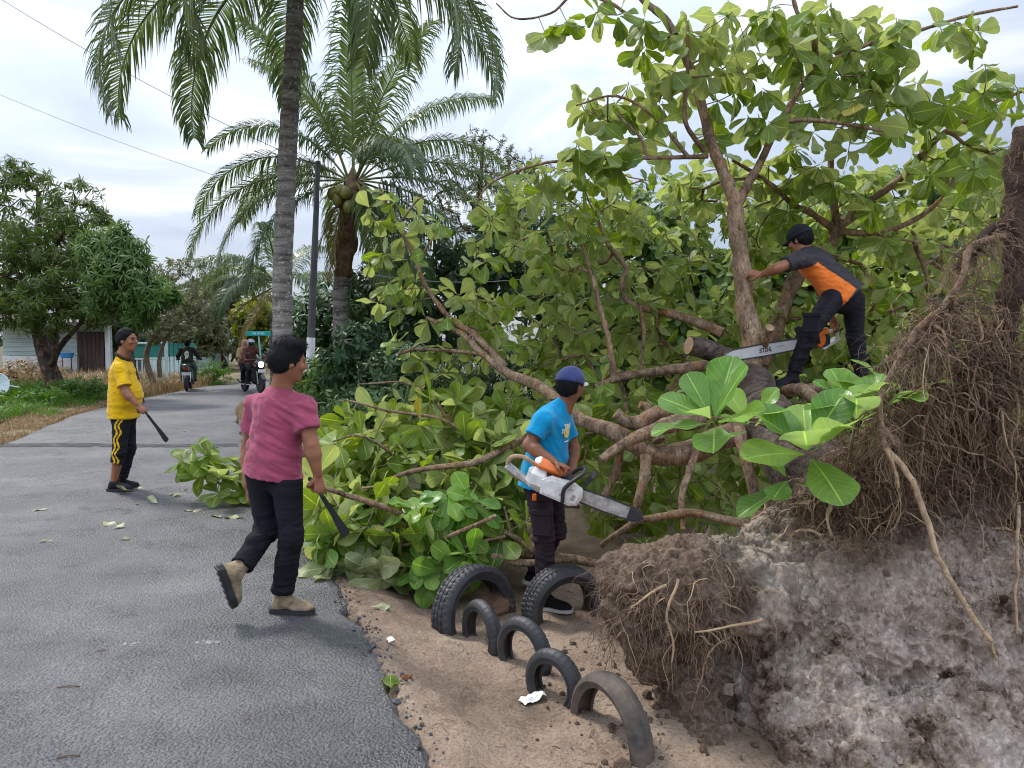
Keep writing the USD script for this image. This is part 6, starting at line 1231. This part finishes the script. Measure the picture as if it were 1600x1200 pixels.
# man in black and orange standing on the trunk, bent forward over a chainsaw
J = dict(hd=P(1249, 376, 6.62), nck=P(1259, 396, 6.58), che=P(1272, 412, 6.55), pel=P(1318, 455, 6.5), shL=P(1249, 406, 6.36), elL=P(1214, 419, 6.24), wrL=P(1192, 429, 6.44), shR=P(1287, 408, 6.74), elR=P(1282, 455, 6.85), wrR=P(1302, 500, 6.72),
         hipL=P(1300, 468, 6.42), knL=P(1263, 522, 6.28), anL=P(1238, 586, 6.36), hipR=P(1333, 468, 6.56), knR=P(1337, 532, 6.54), anR=P(1348, 590, 6.46))
che, pel = J['che'], J['pel']; sp = unit(np.cross(unit(che - pel), np.cross([-.6, .75, -.5], unit(che - pel)))) * 1.0
sp = unit(np.array([-.45, .65, -.6])); sp = unit(sp - unit(che - pel) * np.dot(sp, unit(che - pel)))
def panel(c):
    p0, p1 = P(1262, 399, 6.42), P(1318, 441, 6.42); e = unit(p1 - p0); n = unit(np.cross(e, [0, 1, 0])); n = n * -np.sign(n[2]); u = (c - p0) @ e / np.linalg.norm(p1 - p0); w = (c - p0) @ n
    arm = unit(J['elL'] - J['shL']); da = np.linalg.norm((c - J['shL']) - ((c - J['shL']) @ arm)[:, None] * arm, axis=1)
    return (w > 0) & (u > .02) & (u < 1.25) & (c[:, 1] < 6.62) & ((da > .085) | (u > .25))
black = person('person', 'man in black and orange shirt standing on the trunk, hand on the stem', J, (-.55, .8, 0), (-.62, .72, -.30), 'skin_brown', h=.009, s=.98, seed=9, hair=.35, spine=sp, head_up=(-.15, .1, 1), sleeve=.62, bulk=1.02,
    hands={'L': ((-.75, .55, .2), (-.3, .7, -.2), .35), 'R': ((.1, -.1, -1), (-.5, -.6, 0), .8)},
    shirt={'mat': 'cloth_charcoal', 'drop': .07, 'fold': .012, 'panel': panel, 'panel_mat': 'cloth_orange'}, pants={'mat': 'cloth_black', 'w': 1.06, 'fold': .014, 'cutL': .9, 'cutR': .9, 'pocket': [(P(1268, 505, 6.20), (-.7, -.7, .2), (.14, .16))]},
    shoes={'mat': 'shoe_black', 'sole': 'sole_black', 'boot': True, 'dirL': ((-.9, -.2, -.05), (0, 0, 1)), 'dirR': ((.25, -.85, -.1), (0, 0, 1))})
cap(black, 'cloth_black', s=1.0)
# man in the yellow shirt on the lane
J = dict(hd=P(199, 532, 8.15), nck=P(191, 559, 8.15), che=P(191, 586, 8.15), pel=P(193, 642, 8.15), shR=P(187, 577, 7.99), elR=P(197, 614, 7.93), wrR=P(214, 632, 7.93), shL=P(197, 575, 8.31), elL=P(200, 612, 8.37), wrL=P(212, 630, 8.30),
         hipR=P(190, 652, 8.07), knR=P(187, 702, 8.05), anR=P(178, 752, 8.07), hipL=P(197, 652, 8.24), knL=P(202, 700, 8.26), anL=P(188, 748, 8.28))
kr, ar, hr = J['knR'], J['anR'], J['hipR']
def stripe(c, n):
    u = np.clip((hr[2] - c[:, 2]) / (hr[2] - kr[2]), -1, 2); xc = hr[0] + .02 + (kr[0] - hr[0]) * u - .03 * np.clip(u, 0, 1.2) + .014 * np.sin(c[:, 2] * 42); d = c[:, 0] - xc
    return (n[:, 1] < -.15) & (c[:, 1] < hr[1] + .02) & (((d > -.030) & (d < -.010)) | ((d > .008) & (d < .026)))
yellow = person('person', 'man in yellow polo shirt and striped black trousers standing on the lane with a machete', J, (1, -.05, 0), (.99, -.12, .02), 'skin_brown', h=.009, s=1.0, hair=.5, seed=13, belly=1.08, sleeve=.72,
    hands={'R': ((.75, -.05, -.66), (-.2, .9, -.2), .9), 'L': ((.7, 0, -.7), (0, -1, 0), .5)},
    shirt={'mat': 'cloth_yellow', 'drop': .075, 'collar': 'cloth_collar', 'edge': 'cloth_yellow', 'fold': .011}, pants={'mat': 'cloth_black', 'w': 1.04, 'hem': .072, 'cutR': .42, 'cutL': .93, 'fold': .014, 'stripe': stripe, 'stripe_mat': 'cloth_yellow'},
    shoes={'mat': 'shoe_black', 'sole': 'sole_black', 'dirR': ((.99, -.05, 0), (0, 0, 1)), 'dirL': ((.98, .15, 0), (0, 0, 1))})

# ------------------------------------------------------------------ machetes and chainsaws, each a thing in its holder's hand
def machete(label, grip, tip, width_dir, blade_w=.045, handle=.13):
    d = unit(tip - grip); w = unit(np.asarray(width_dir, float) - d * np.dot(width_dir, d)); n = np.cross(d, w); L = np.linalg.norm(tip - grip); M = np.stack([d, w, n], 1)
    t = thing('machete', label, 'machete', grip)
    obj('blade', extrude([(.05, -.012), (L * .55, -.018), (L * .93, -blade_w * .62), (L, -blade_w * .45), (L * 1.005, blade_w * .12), (L * .97, blade_w * .42), (L * .5, .016), (.05, .012)], M, grip - n * .0018, .0036), 'machete_steel', t)
    c = spline([grip - d * handle * .55 - w * .012, grip - d * handle * .45, grip, grip + d * handle * .5], 12); obj('handle', tube(c, [.010, .017, .0165, .015, .0145, .0145, .015, .0155, .0155, .015, .0145, .014], 10, flat=.75), 'saw_black', t, smooth=True)
    for k in (-.02, .02): obj('rivet', lathe([(0, .0125), (.004, .0125), (.004, -.0125), (0, -.0125)], grip + d * k, np.stack([d, w, n], 1), 8), 'chrome', t)
g, ax_ = rose['grips']['R']; machete('black machete held low in the right hand of the man in the rose shirt', g, P(543, 836, 4.36), (1, 0, .3), .055)
g, ax_ = yellow['grips']['R']; machete('black machete held forward and down by the man in the yellow shirt', g, P(262, 689, 7.9), (.6, 0, .8), .055)
def chainsaw(label, o, d, u, bar_len, bar_w, dirty, brand, g=1.0):
    """o: where the bar leaves the body; d along the bar; u up; the clutch cover faces d x u."""
    d = unit(d); u = unit(np.asarray(u, float) - d * np.dot(u, d)); n = np.cross(d, u); M0 = np.stack([d, u, n], 1); M = M0; T_ = lambda x, y, z=0: o + M @ np.array([x, y, z])
    t = thing('chainsaw', label, 'chainsaw', o)
    pl = Polygon([(-.02, -bar_w * .42), (bar_len * .5, -bar_w * .5), (bar_len * .9, -bar_w * .42), (bar_len * .975, -bar_w * .25), (bar_len, 0), (bar_len * .975, bar_w * .25), (bar_len * .9, bar_w * .42), (bar_len * .5, bar_w * .5), (-.02, bar_w * .42)])
    b = obj('guide_bar', extrude(pl, M, T_(0, 0, .012), .005), 'bar_steel' if dirty else 'bar_clean', t)
    obj('chain', extrude(pl.buffer(.0085).difference(pl.buffer(.001)), M, T_(0, 0, .0105), .008), 'metal_dark', b)
    for k in range(int(bar_len / .022)):
        for sg in (-1, 1):
            x = .01 + k * .022; y = sg * (np.interp(x / bar_len, [0, .5, .9, 1], [.42, .5, .42, .0]) * bar_w + .010)
            if x < bar_len * .93: obj('cutter', box(T_(x, y, .0145), (.013, .008, .006), M=M), 'metal_dark', b)
    if dirty: obj('bar_nose', extrude(pl.intersection(Polygon([(bar_len * .82, -1), (2, -1), (2, 1), (bar_len * .78, 1)])).buffer(-.001), M, T_(0, 0, .0172), .002), 'bar_tip', b)
    else: obj('lettering', lettering(brand, .036, np.stack([-d, u, -n], 1), T_(bar_len * .50, 0, .0118), .002, True), 'print_black', b); obj('bar_print', extrude([(0, 0), (.09, 0), (.09, .003), (0, .003)], np.stack([-d, u, -n], 1), T_(bar_len * .36, .010, .0118), .0015), 'print_grey', b)
    M = M0 * g    # body: white cover, dark crankcase, orange top
    obj('crankcase', displace_box(M, T_(-.12, .01, -.035), (.25, .12, .10), .03), 'saw_black', t, smooth=30)
    cv = obj('clutch_cover', extrude(Polygon([(-.16, -.050), (.0, -.058), (.035, -.045), (.048, .0), (.04, .035), (-.01, .052), (-.13, .045), (-.17, .015)]).buffer(.010).buffer(-.004), M, T_(0, 0, .018), .034), 'saw_white', t, smooth=30)
    obj('cover_rim', extrude(Polygon([(-.155, -.044), (.0, -.050), (.03, -.040), (.040, .0), (.033, .03), (-.01, .044), (-.125, .038), (-.16, .012)]), M, T_(0, 0, .048), .010), 'saw_white', cv, smooth=30)
    for x in (-.06, .005): obj('cover_nut', lathe([(0, .062), (.007, .062), (.007, .056)], T_(x, -.02, 0), M, 6), 'chrome', cv)
    if dirty: obj('lettering', lettering('L', .022, np.stack([-u, d, n], 1), T_(-.012, .022, .0585), .002, True), 'print_grey', cv); obj('lettering', lettering('66', .022, np.stack([-u, d, n], 1), T_(.012, -.012, .0585), .002, True), 'print_grey', cv)
    obj('rear_housing', displace_box(M, T_(-.20, .0, -.02), (.12, .115, .11), .03), 'saw_white', t, smooth=30)
    obj('top_cover', displace_box(M, T_(-.15, .075, -.03), (.19, .075, .105), .034), 'saw_orange', t, smooth=40)
    obj('starter_cover', lathe([(0, -.09), (.055, -.088), (.065, -.075), (.065, -.06)], T_(-.10, .02, 0), M, 20), 'saw_orange', t, smooth=40)
    obj('air_filter', displace_box(M, T_(-.215, .085, -.03), (.06, .055, .08), .022), 'saw_white', t, smooth=40)
    obj('front_handle', tube(spline([T_(-.035, -.055, .062), T_(-.05, .02, .070), T_(-.015, .085, .062), T_(.02, .125, .02), T_(.015, .125, -.06), T_(-.02, .08, -.105), T_(-.05, .0, -.105)], 30), .0125, 9), 'saw_black', t, smooth=True)
    obj('hand_guard', extrude(Polygon([(-.05, -.02), (.05, -.02), (.06, .06), (.02, .085), (-.05, .07)]).buffer(.008), np.stack([n, unit(u + .35 * d), unit(d - .35 * u)], 1), T_(.05, .07, -.02), .010), 'saw_black', t, smooth=30)
    obj('rear_handle', tube(spline([T_(-.22, .055, -.03), T_(-.30, .075, -.03), T_(-.365, .055, -.03), T_(-.375, .005, -.03), T_(-.33, -.035, -.03), T_(-.22, -.055, -.03)], 24), .015, 9), 'root_pale' if dirty else 'saw_white', t, smooth=True)
    obj('rear_guard', extrude([(-.385, -.008), (-.18, -.072), (-.15, -.064), (-.37, .012)], M, T_(0, 0, -.06), .06), 'bar_steel' if dirty else 'saw_white', t)
    obj('bumper_spike', extrude([(.045, -.05), (.07, -.055), (.052, -.03), (.072, -.022), (.052, -.005), (.07, .012), (.045, .02)], M, T_(0, 0, .006), .004), 'chrome', t)
    obj('muffler', displace_box(M, T_(.02, -.03, -.05), (.05, .06, .06), .01), 'metal_dark', t, smooth=30)
    return t
def displace_box(M, c, s, b): return box(c, s, M=M, bevel=b)
o = P(895, 768, 4.78); tipb = P(1003, 808, 4.74); d = tipb - o
chainsaw('orange and white chainsaw with scuffed bar carried by the man in the blue shirt', o, d, (.1, -.15, 1), np.linalg.norm(d), .086, True, '', 1.18)
o = P(1236, 541, 6.46); tipb = P(1134, 558, 6.40); d = tipb - o; o2 = P(1262, 532, 6.62)
t_ = chainsaw('chainsaw with clean lettered bar held by the man standing on the trunk', P(1258, 536, 6.56), P(1134, 558, 6.10) - P(1258, 536, 6.56), (0, -.1, 1), np.linalg.norm(P(1134, 558, 6.10) - P(1258, 536, 6.56)), .092, False, 'STIHL')
# ------------------------------------------------------------------ half-buried tyres
def tyre(label, a, b, top, width, kind_, seed, mat='rubber', lean=0.0, nblk=44, group='half buried tyres along the lane edge'):
    """a, b: where the tyre leaves the ground; top: how high it stands."""
    a, b = np.asarray(a, float), np.asarray(b, float); c = np.linalg.norm(b - a); Rr = (top ** 2 + (c / 2) ** 2) / (2 * top); e = unit(b - a); mid = (a + b) / 2
    up = unit(np.array([0, 0, 1.0]) - e * e[2]); n = np.cross(e, up); up = unit(up + lean * n); n = np.cross(e, up); o = mid + up * (top - Rr); M = np.stack([e, up, n], 1)
    w = width / 2; car = kind_ == 'car'; hh = .074 if car else .048; ri = Rr - hh - .012
    if car: prof = [(ri, -w * .72), (ri + .012, -w * .80), (Rr - hh * .55, -w * 1.02), (Rr - .022, -w * .94), (Rr - .010, -w * .86), (Rr - .002, -w * .70), (Rr, -w * .48), (Rr - .007, -w * .44), (Rr - .007, -w * .38), (Rr, -w * .34), (Rr, -w * .06), (Rr - .007, -w * .03), (Rr - .007, w * .03), (Rr, w * .06), (Rr, w * .34), (Rr - .007, w * .38), (Rr - .007, w * .44), (Rr, w * .48), (Rr - .002, w * .70), (Rr - .010, w * .86), (Rr - .022, w * .94), (Rr - hh * .55, w * 1.02), (ri + .012, w * .80), (ri, w * .72)]
    else: prof = [(ri, -w * .7), (ri + .01, -w * .82), (Rr - .035, -w * 1.0), (Rr - .014, -w * .82), (Rr - .004, -w * .48), (Rr - .0, -w * .14), (Rr - .004, -w * .05), (Rr - .004, w * .05), (Rr, w * .14), (Rr - .004, w * .48), (Rr - .014, w * .82), (Rr - .035, w * 1.0), (ri + .01, w * .82), (ri, w * .7)]
    inner = [(ri + .006, w * .64), (Rr - hh * .55, w * .90), (Rr - .022, w * .74), (Rr - .016, 0), (Rr - .022, -w * .74), (Rr - hh * .55, -w * .90), (ri + .006, -w * .64)]
    N = nblk * 4; ang = np.arange(N) * 2 * np.pi / N
    def ringed(pf, groove, close):
        pf = np.array(pf); k = len(pf); r = np.repeat(pf[:, 0, None], N, 1); z = np.repeat(pf[:, 1, None], N, 1)
        if groove:
            sh = (np.abs(pf[:, 1]) > w * .30) & (pf[:, 0] > Rr - .024)
            ph = (np.arange(N)[None] + (np.sign(pf[:, 1]) * np.abs(pf[:, 1]) / w * 4).round().astype(int)[:, None]) % 4
            r = r - np.where(sh[:, None] & (ph == 0), .007 if car else .005, 0)
        q = np.stack([r * np.cos(ang), r * np.sin(ang), z], -1).reshape(-1, 3); q = q + .006 * (meshkit.fbm(q * 6, 2, seed)[:, None] - .5)
        i, j = np.meshgrid(np.arange(k - 1), np.arange(N), indexing='ij'); return (q @ M.T + o, tri(np.stack([i * N + j, i * N + (j + 1) % N, (i + 1) * N + (j + 1) % N, (i + 1) * N + j], -1).reshape(-1, 4)), None)
    t = thing('tyre', label, 'tyre', (mid[0], mid[1], o[2] - Rr))
    obj('tread_and_walls', ringed(prof, True, False), mat, t, smooth=35); obj('inner_liner', ringed(inner, False, False), 'rubber_inner', t, smooth=True)
    obj('bead', cat([tube(np.stack([ri * np.cos(np.append(ang[::4], 0)), ri * np.sin(np.append(ang[::4], 0)), np.full(N // 4 + 1, z)], -1) @ M.T + o, .009, 6, caps=False) for z in (-w * .68, w * .68)]), mat, t, smooth=True)
    return t
def gr(px, py, d): p = P(px, py, d); p[2] = float(height(p[0], p[1])); return p
tyre('large worn car tyre half buried, left one of the two big ones', gr(684, 982, 4.62), gr(796, 974, 5.08), .350, .165, 'car', 1, lean=-.12)
tyre('large deep treaded car tyre half buried by the man in blue', gr(822, 968, 4.84), gr(936, 968, 5.04), .345, .19, 'car', 2, lean=.05, nblk=52)
tyre('small scooter tyre hoop nearest the big tyres', gr(729, 996, 4.68), gr(779, 1036, 4.33), .265, .085, 'moto', 3, nblk=36)
tyre('middle small tyre hoop with ridged tread in the chain of three', gr(784, 1042, 4.30), gr(857, 1068, 4.03), .275, .085, 'moto', 4, nblk=36)
tyre('third small tyre hoop, the nearest of the three, beside the soil', gr(828, 1098, 3.88), gr(906, 1114, 3.66), .245, .085, 'moto', 5, nblk=30)
tyre('dusty tyre hoop pressed under the root plate at the bottom of the picture', gr(902, 1138, 3.66), gr(1012, 1222, 3.16), .275, .12, 'moto', 6, mat='rubber_dusty', nblk=36)
# coconut husk in the big tyre, litter on the sand
hp = gr(772, 955, 5.0); t = thing('coconut_husk', 'old bristly coconut husk lying inside the left big tyre', 'coconut husk', hp)
m = trimesh.creation.icosphere(4, .085); v = np.array(m.vertices) * (1.25, .9, .9); v += unit(v) * .02 * (meshkit.fbm(v * 28, 3, 3)[:, None] - .5); obj('husk', (v + hp + [0, 0, .05], np.array(m.faces), None), 'palm_sheath', t, smooth=True)
r8 = np.random.default_rng(8); q = unit(r8.normal(0, 1, (220, 3))); q[:, 2] = abs(q[:, 2]); obj('fibres', hairs(hp + [0, 0, .05] + q * (.10, .07, .07), q, r8.uniform(.03, .08, 220), r8.uniform(.0008, .0016, 220), r8, 5, .1, .4), 'root_hair', t, kind='stuff')
def scrap(label, c, sx, sy, mat, seed):
    u, v = np.meshgrid(np.linspace(-1, 1, 14), np.linspace(-1, 1, 9), indexing='ij'); q = np.stack([u * sx, v * sy, 0 * u], -1).reshape(-1, 3); q[:, 2] = .035 * np.abs(meshkit.fbm(q * 22 + seed, 3, seed) - .5) * 2; q[:, :2] += .02 * (np.stack([meshkit.noise(q * 15, seed), meshkit.noise(q * 15, seed + 1)], -1) - .5)
    i, j = np.meshgrid(np.arange(13), np.arange(8), indexing='ij'); f = np.stack([i * 9 + j, (i + 1) * 9 + j, (i + 1) * 9 + j + 1, i * 9 + j + 1], -1).reshape(-1, 4); c_, s_ = math.cos(seed), math.sin(seed)
    obj('paper_scrap', (q @ np.array([[c_, s_, 0], [-s_, c_, 0], [0, 0, 1]]) + c, tri(f), None), mat, label=label, cat_='litter')
scrap('crumpled white paper on the sand in front of the dusty tyre', gr(832, 1127, 3.72) + [0, 0, .012], .075, .028, 'paper', 7)
scrap('small white paper scrap at the asphalt edge', gr(610, 1068, 4.06) + [0, 0, .012], .028, .018, 'paper', 2)
for k, (x, y, lb) in enumerate([(845, 872, 'grey broken wood chip left of the dirt crest'), (930, 905, 'pale wood chip between the tyre and the dirt')]):
    c = gr(x, y, 5.6 - k * .5); obj('wood_chip', box(c + [0, 0, .015], (.09, .03, .02), rz=k + .4, bevel=.006), 'cut_wood', label=lb, cat_='wood chip')
# twigs and bits lying about
r9 = np.random.default_rng(19); bits = []
for _ in range(420):
    y = r9.uniform(2.7, 6.0); x = xr(y) + r9.uniform(.05, 2.2); L = r9.uniform(.01, .07); a = r9.uniform(0, 6.28); z = float(height(x, y)); bits.append(tube([(x, y, z + .004), (x + L * math.cos(a) * .5, y + L * math.sin(a) * .5, z + .008), (x + L * math.cos(a), y + L * math.sin(a), float(height(x + L * math.cos(a), y + L * math.sin(a))) + .004)], r9.uniform(.001, .0025), 4))
obj('twig_litter', cat(bits), 'root_hair', kind='stuff', label='small twigs and straw scattered on the sand between the tyres', cat_='twigs')
for k, (x, y, dx, lb) in enumerate([(158, 1020, .02, 'short dark twig on the asphalt left of the worn white paint'), (105, 1077, .05, 'long thin twig on the asphalt in the lower left'), (105, 1187, .04, 'dark twig at the bottom left of the asphalt'), (385, 1130, .012, 'tiny dark twig on the asphalt near its sandy edge')]):
    g = G(x, y, 0); obj('twig', tube(spline([g + [-dx, 0, .008], g + [0, .01, .012], g + [dx, .015, .008]], 8), .003, 5), 'root_hair', smooth=True, label=lb, cat_='twig')
# worn remains of white paint, the seam and damp patch on the asphalt
def decal(name, pts, mat, label, z=.004, cat_='road marking'):
    p = np.array([G(x, y, 0) for x, y in pts]); pg = Polygon(p[:, :2]); pg = pg if pg.is_valid else pg.buffer(0); m = trimesh.creation.extrude_polygon(pg, .0015, engine='earcut'); v, f = trimesh.remesh.subdivide_to_size(np.array(m.vertices), np.array(m.faces), .3); v[:, 2] += road_z(v[:, 0], v[:, 1]) + z
    return obj(name, (v, f, None), mat, label=label, cat_=cat_)
usdkit.material(stage, '/World/Looks/worn_paint', {'geo': ('geometry', {}), 'n': ('noise_texture', {'scale': 38.0, 'detail': 6.0, 'roughness': .7}), 'r': ('rgb_ramp', {'ramp': [(.50, (0, 0, 0)), (.72, (.8, .8, .8))]}), 'p': ('principled_bsdf', {'base_color': (.42, .42, .42), 'roughness': .7}), 't': ('transparent_bsdf', {}), 'm': ('mix_closure', {})},
    [('geo.position', 'n.vector'), ('n.fac', 'r.fac'), ('r.color', 'm.fac'), ('t.BSDF', 'm.closure1'), ('p.BSDF', 'm.closure2')], surface='m.closure')
usdkit.material(stage, '/World/Looks/seam_tar', {'geo': ('geometry', {}), 'n': ('noise_texture', {'scale': 6.0, 'detail': 5.0}), 'r': ('rgb_ramp', {'ramp': [(.35, (0, 0, 0)), (.65, (.8, .8, .8))]}), 'p': ('principled_bsdf', {'base_color': (.018, .018, .02), 'roughness': .4}), 't': ('transparent_bsdf', {}), 'm': ('mix_closure', {})},
    [('geo.position', 'n.vector'), ('n.fac', 'r.fac'), ('r.color', 'm.fac'), ('t.BSDF', 'm.closure1'), ('p.BSDF', 'm.closure2')], surface='m.closure')
decal('paint_mark', [(189, 1008), (205, 1006), (232, 1007), (246, 1009), (225, 1011), (194, 1012)], 'worn_paint', 'worn white paint fleck, the left one on the asphalt')
decal('paint_mark', [(300, 1005), (322, 1002), (345, 1003), (340, 1006), (318, 1008), (303, 1008)], 'worn_paint', 'worn white paint fleck, the right one on the asphalt')
decal('asphalt_seam', [(-40, 692), (120, 693), (250, 695), (372, 692), (372, 697), (250, 700), (120, 699), (-40, 697)], 'seam_tar', 'dark tarred seam across the lane behind the man in yellow', cat_='seam')

# ------------------------------------------------------------------ the two motorcycles and their riders
def motorcycle(label, loc, yaw, lit):
    c, s = math.cos(yaw), math.sin(yaw); Rm = np.array([[c, -s, 0], [s, c, 0], [0, 0, 1]]); W = lambda x, y, z: np.asarray(loc) + Rm @ np.array([x, y, z], float)
    t = thing('motorcycle', label, 'motorcycle', loc); My = np.stack([Rm @ [1, 0, 0], [0, 0, 1.0], Rm @ [0, -1, 0]], 1)
    for nm, x in (('front_wheel', .62), ('rear_wheel', -.62)):
        a = np.linspace(0, 2 * np.pi, 25); w = obj(nm, tube(np.array([W(x + .23 * math.cos(q), 0, .29 + .23 * math.sin(q)) for q in a]), .055, 10, caps=False), 'rubber', t, smooth=True)
        obj('rim', lathe([(.03, -.03), (.06, -.035), (.17, -.02), (.19, -.03), (.19, .03), (.17, .02), (.06, .035), (.03, .03)], W(x, 0, .29), My, 20), 'metal_dark', w, smooth=40)
    Bf = Field(np.array([-1, -.4, 0]), np.array([1, .4, 1.3]), .03); Bf.cone((-.75, 0, .78), (-.1, 0, .66), .11, .13, .05, flat=((0, 1, 0), .9)); Bf.cone((-.1, 0, .45), (.25, 0, .38), .12, .12, .05); Bf.cone((.25, 0, .40), (.50, 0, .85), .12, .15, .06); Bf.ell((.52, 0, .90), (.15, .20, .15), k=.06); Bf.cone((-.45, 0, .45), (-.1, 0, .5), .13, .13, .06)
    m = Bf.mesh(); obj('body_panels', (m[0] @ Rm.T + loc, m[1], None), 'bike_black', t, smooth=True)
    obj('seat', box(W(-.38, 0, .845), (.75, .25, .09), M=Rm, bevel=.03), 'saw_black', t, smooth=40)
    hb = obj('handlebar', tube(spline([W(.32, .36, 1.02), W(.42, .2, 1.05), W(.46, 0, 1.04), W(.42, -.2, 1.05), W(.32, -.36, 1.02)], 14), .016, 8), 'metal_dark', t, smooth=True)
    for sg in (-1, 1):
        obj('grip', tube([W(.36, .28 * sg, 1.03), W(.30, .40 * sg, 1.01)], .022, 8), 'saw_black', hb); mr = obj('mirror', box(W(.40, .30 * sg, 1.24), (.02, .12, .08), M=Rm, bevel=.02), 'metal_dark', hb, smooth=30); obj('mirror_stalk', tube([W(.42, .2 * sg, 1.05), W(.40, .29 * sg, 1.21)], .007, 6), 'metal_dark', mr)
        obj('fork', tube([W(.50, .08 * sg, .78), W(.62, .08 * sg, .29)], .022, 8), 'chrome', t); obj('footrest', tube([W(-.05, .12 * sg, .30), W(-.05, .30 * sg, .30)], .015, 6), 'metal_dark', t)
        obj('shock', tube([W(-.45, .11 * sg, .62), W(-.60, .11 * sg, .30)], .022, 8), 'chrome', t); obj('indicator', box(W(.62, .18 * sg, .86), (.03, .06, .03), M=Rm, bevel=.01), 'saw_orange', t)
    obj('front_fender', tube(np.array([W(.62 + .31 * math.cos(q), 0, .29 + .31 * math.sin(q)) for q in np.linspace(.4, 2.4, 12)]), .07, 8, flat=.3), 'bike_black', t, smooth=True)
    obj('exhaust', tube(spline([W(.0, -.16, .26), W(-.3, -.17, .27), W(-.75, -.18, .40)], 10), .05, 10), 'metal_dark', t, smooth=True)
    hl = obj('headlight', lathe([(0, .035), (.05, .033), (.082, .018), (.095, 0)], W(.66, 0, .90), np.stack([Rm @ [0, 1, 0], [0, 0, 1.0], Rm @ [1, 0, 0]], 1), 20), 'headlamp' if lit else 'plate_white', t, smooth=40)
    pt = obj('number_plate', box(W(.71, 0, .70) if lit else W(-.83, 0, .58), (.012, .24, .10), M=Rm, bevel=.004), 'plate_white', t)
    obj('tail_light', box(W(-.86, 0, .74), (.04, .16, .07), M=Rm, bevel=.015), 'lamp_red', t, smooth=30)
    return t, W, Rm
def rider(label, W, Rm, x0, fwdz, top, bottom, skn, sd, hair_=None, helmet=None, hands_on=True, passenger=False, hscale=1.0):
    q = lambda x, y, z: W(x0 + x, y, z); f = Rm @ np.array([1.0, 0, 0])
    J = dict(pel=q(-.02, 0, .98), che=q(.03, 0, 1.27), nck=q(.04, 0, 1.41), hd=q(.06, 0, 1.54), shL=q(.03, .18, 1.35), shR=q(.03, -.18, 1.35),
             hipL=q(0, .10, .93), hipR=q(0, -.10, .93), knL=q(.38, .20, .74), knR=q(.38, -.20, .74), anL=q(.28, .20, .36), anR=q(.28, -.20, .36))
    if hands_on: J |= dict(elL=q(.18, .30, 1.14), elR=q(.18, -.30, 1.14), wrL=W(.27, .34, 1.06), wrR=W(.27, -.34, 1.06))
    else: J |= dict(elL=q(.12, .26, 1.12), elR=q(.12, -.26, 1.12), wrL=q(.28, .12, 1.06), wrR=q(.28, -.12, 1.06))
    return person('person', label, J, f, f, skn, h=.02, s=1.05, seed=sd, hair=hair_, helmet=helmet, sleeve=1.0, shirt={'mat': top, 'drop': .05, 'fold': .02}, pants={'mat': bottom, 'w': 1.1}, shoes={'mat': 'shoe_black', 'sole': 'sole_white', 'dirL': (f, (0, 0, 1)), 'dirR': (f, (0, 0, 1))}, hands={'L': (f, (0, 0, -1), .8), 'R': (f, (0, 0, -1), .8)})
l1 = P(281, 0, 25.5); l1[2] = float(road_z(l1[0], l1[1]))
t, W, Rm = motorcycle('black scooter riding away from the camera on the left of the lane', l1, math.pi / 2 + .30, False)
pr = rider('scooter rider going away in a dark jacket with a pale skull print on the back', W, Rm, -.22, 0, 'cloth_olive', 'cloth_green', 'skin_brown', 31, hair_=1.0)
Ms = np.stack([Rm @ [0, -1, 0], [0, 0, 1.0], Rm @ [-1, 0, 0]], 1); ck = W(-.46, 0, 1.22)
skull = Point(0, .03).buffer(.105).union(Polygon([(-.055, -.13), (.055, -.13), (.06, -.04), (-.06, -.04)]).buffer(.01)).difference(Point(-.042, .015).buffer(.028)).difference(Point(.042, .015).buffer(.028)).difference(Polygon([(-.012, -.05), (.012, -.05), (0, -.02)])).difference(Polygon([(-.03, -.14), (-.022, -.14), (-.022, -.09), (-.03, -.09)])).difference(Polygon([(.022, -.14), (.03, -.14), (.03, -.09), (.022, -.09)]))
obj('skull_print', on_cloth(fine(extrude(skull, Ms, ck, .003), .03), pr['shirt_mesh'], .010), 'print_grey' if False else 'print_white', pr['shirt'])
l2 = P(377, 0, 24.0); l2[2] = float(road_z(l2[0], l2[1]))
t, W, Rm = motorcycle('black motorcycle with lit headlight coming towards the camera', l2 + [0, .4, 0], -math.pi / 2 + .72, True)
rider('motorcycle driver with silver helmet and dark red jacket behind the lit headlight', W, Rm, -.15, 0, 'cloth_maroon', 'cloth_black', 'skin_brown', 33, helmet='helmet_grey')
pr = rider('passenger in a beige headscarf sitting behind the motorcycle driver', W, Rm, -.62, 0, 'cloth_beige', 'cloth_black', 'skin_tan', 35, hands_on=False)
Hf = Field(pr['A']['hd'] - .4, pr['A']['hd'] + .3, .02); X, M = pr['X'], pr['M']; Hf.ell(X(0, -.02, .02), (.11, .125, .135), M, k=.03); Hf.cone(X(0, -.02, -.06), X(0, -.02, -.22), .11, .20, .05, flat=(M[:, 1], .8)); Hf.ell(X(0, .10, -.01), (.06, .05, .075), M, k=.02, carve=True)
obj('headscarf', relax(Hf.mesh(), 1), 'cloth_beige', pr['t'], smooth=True)
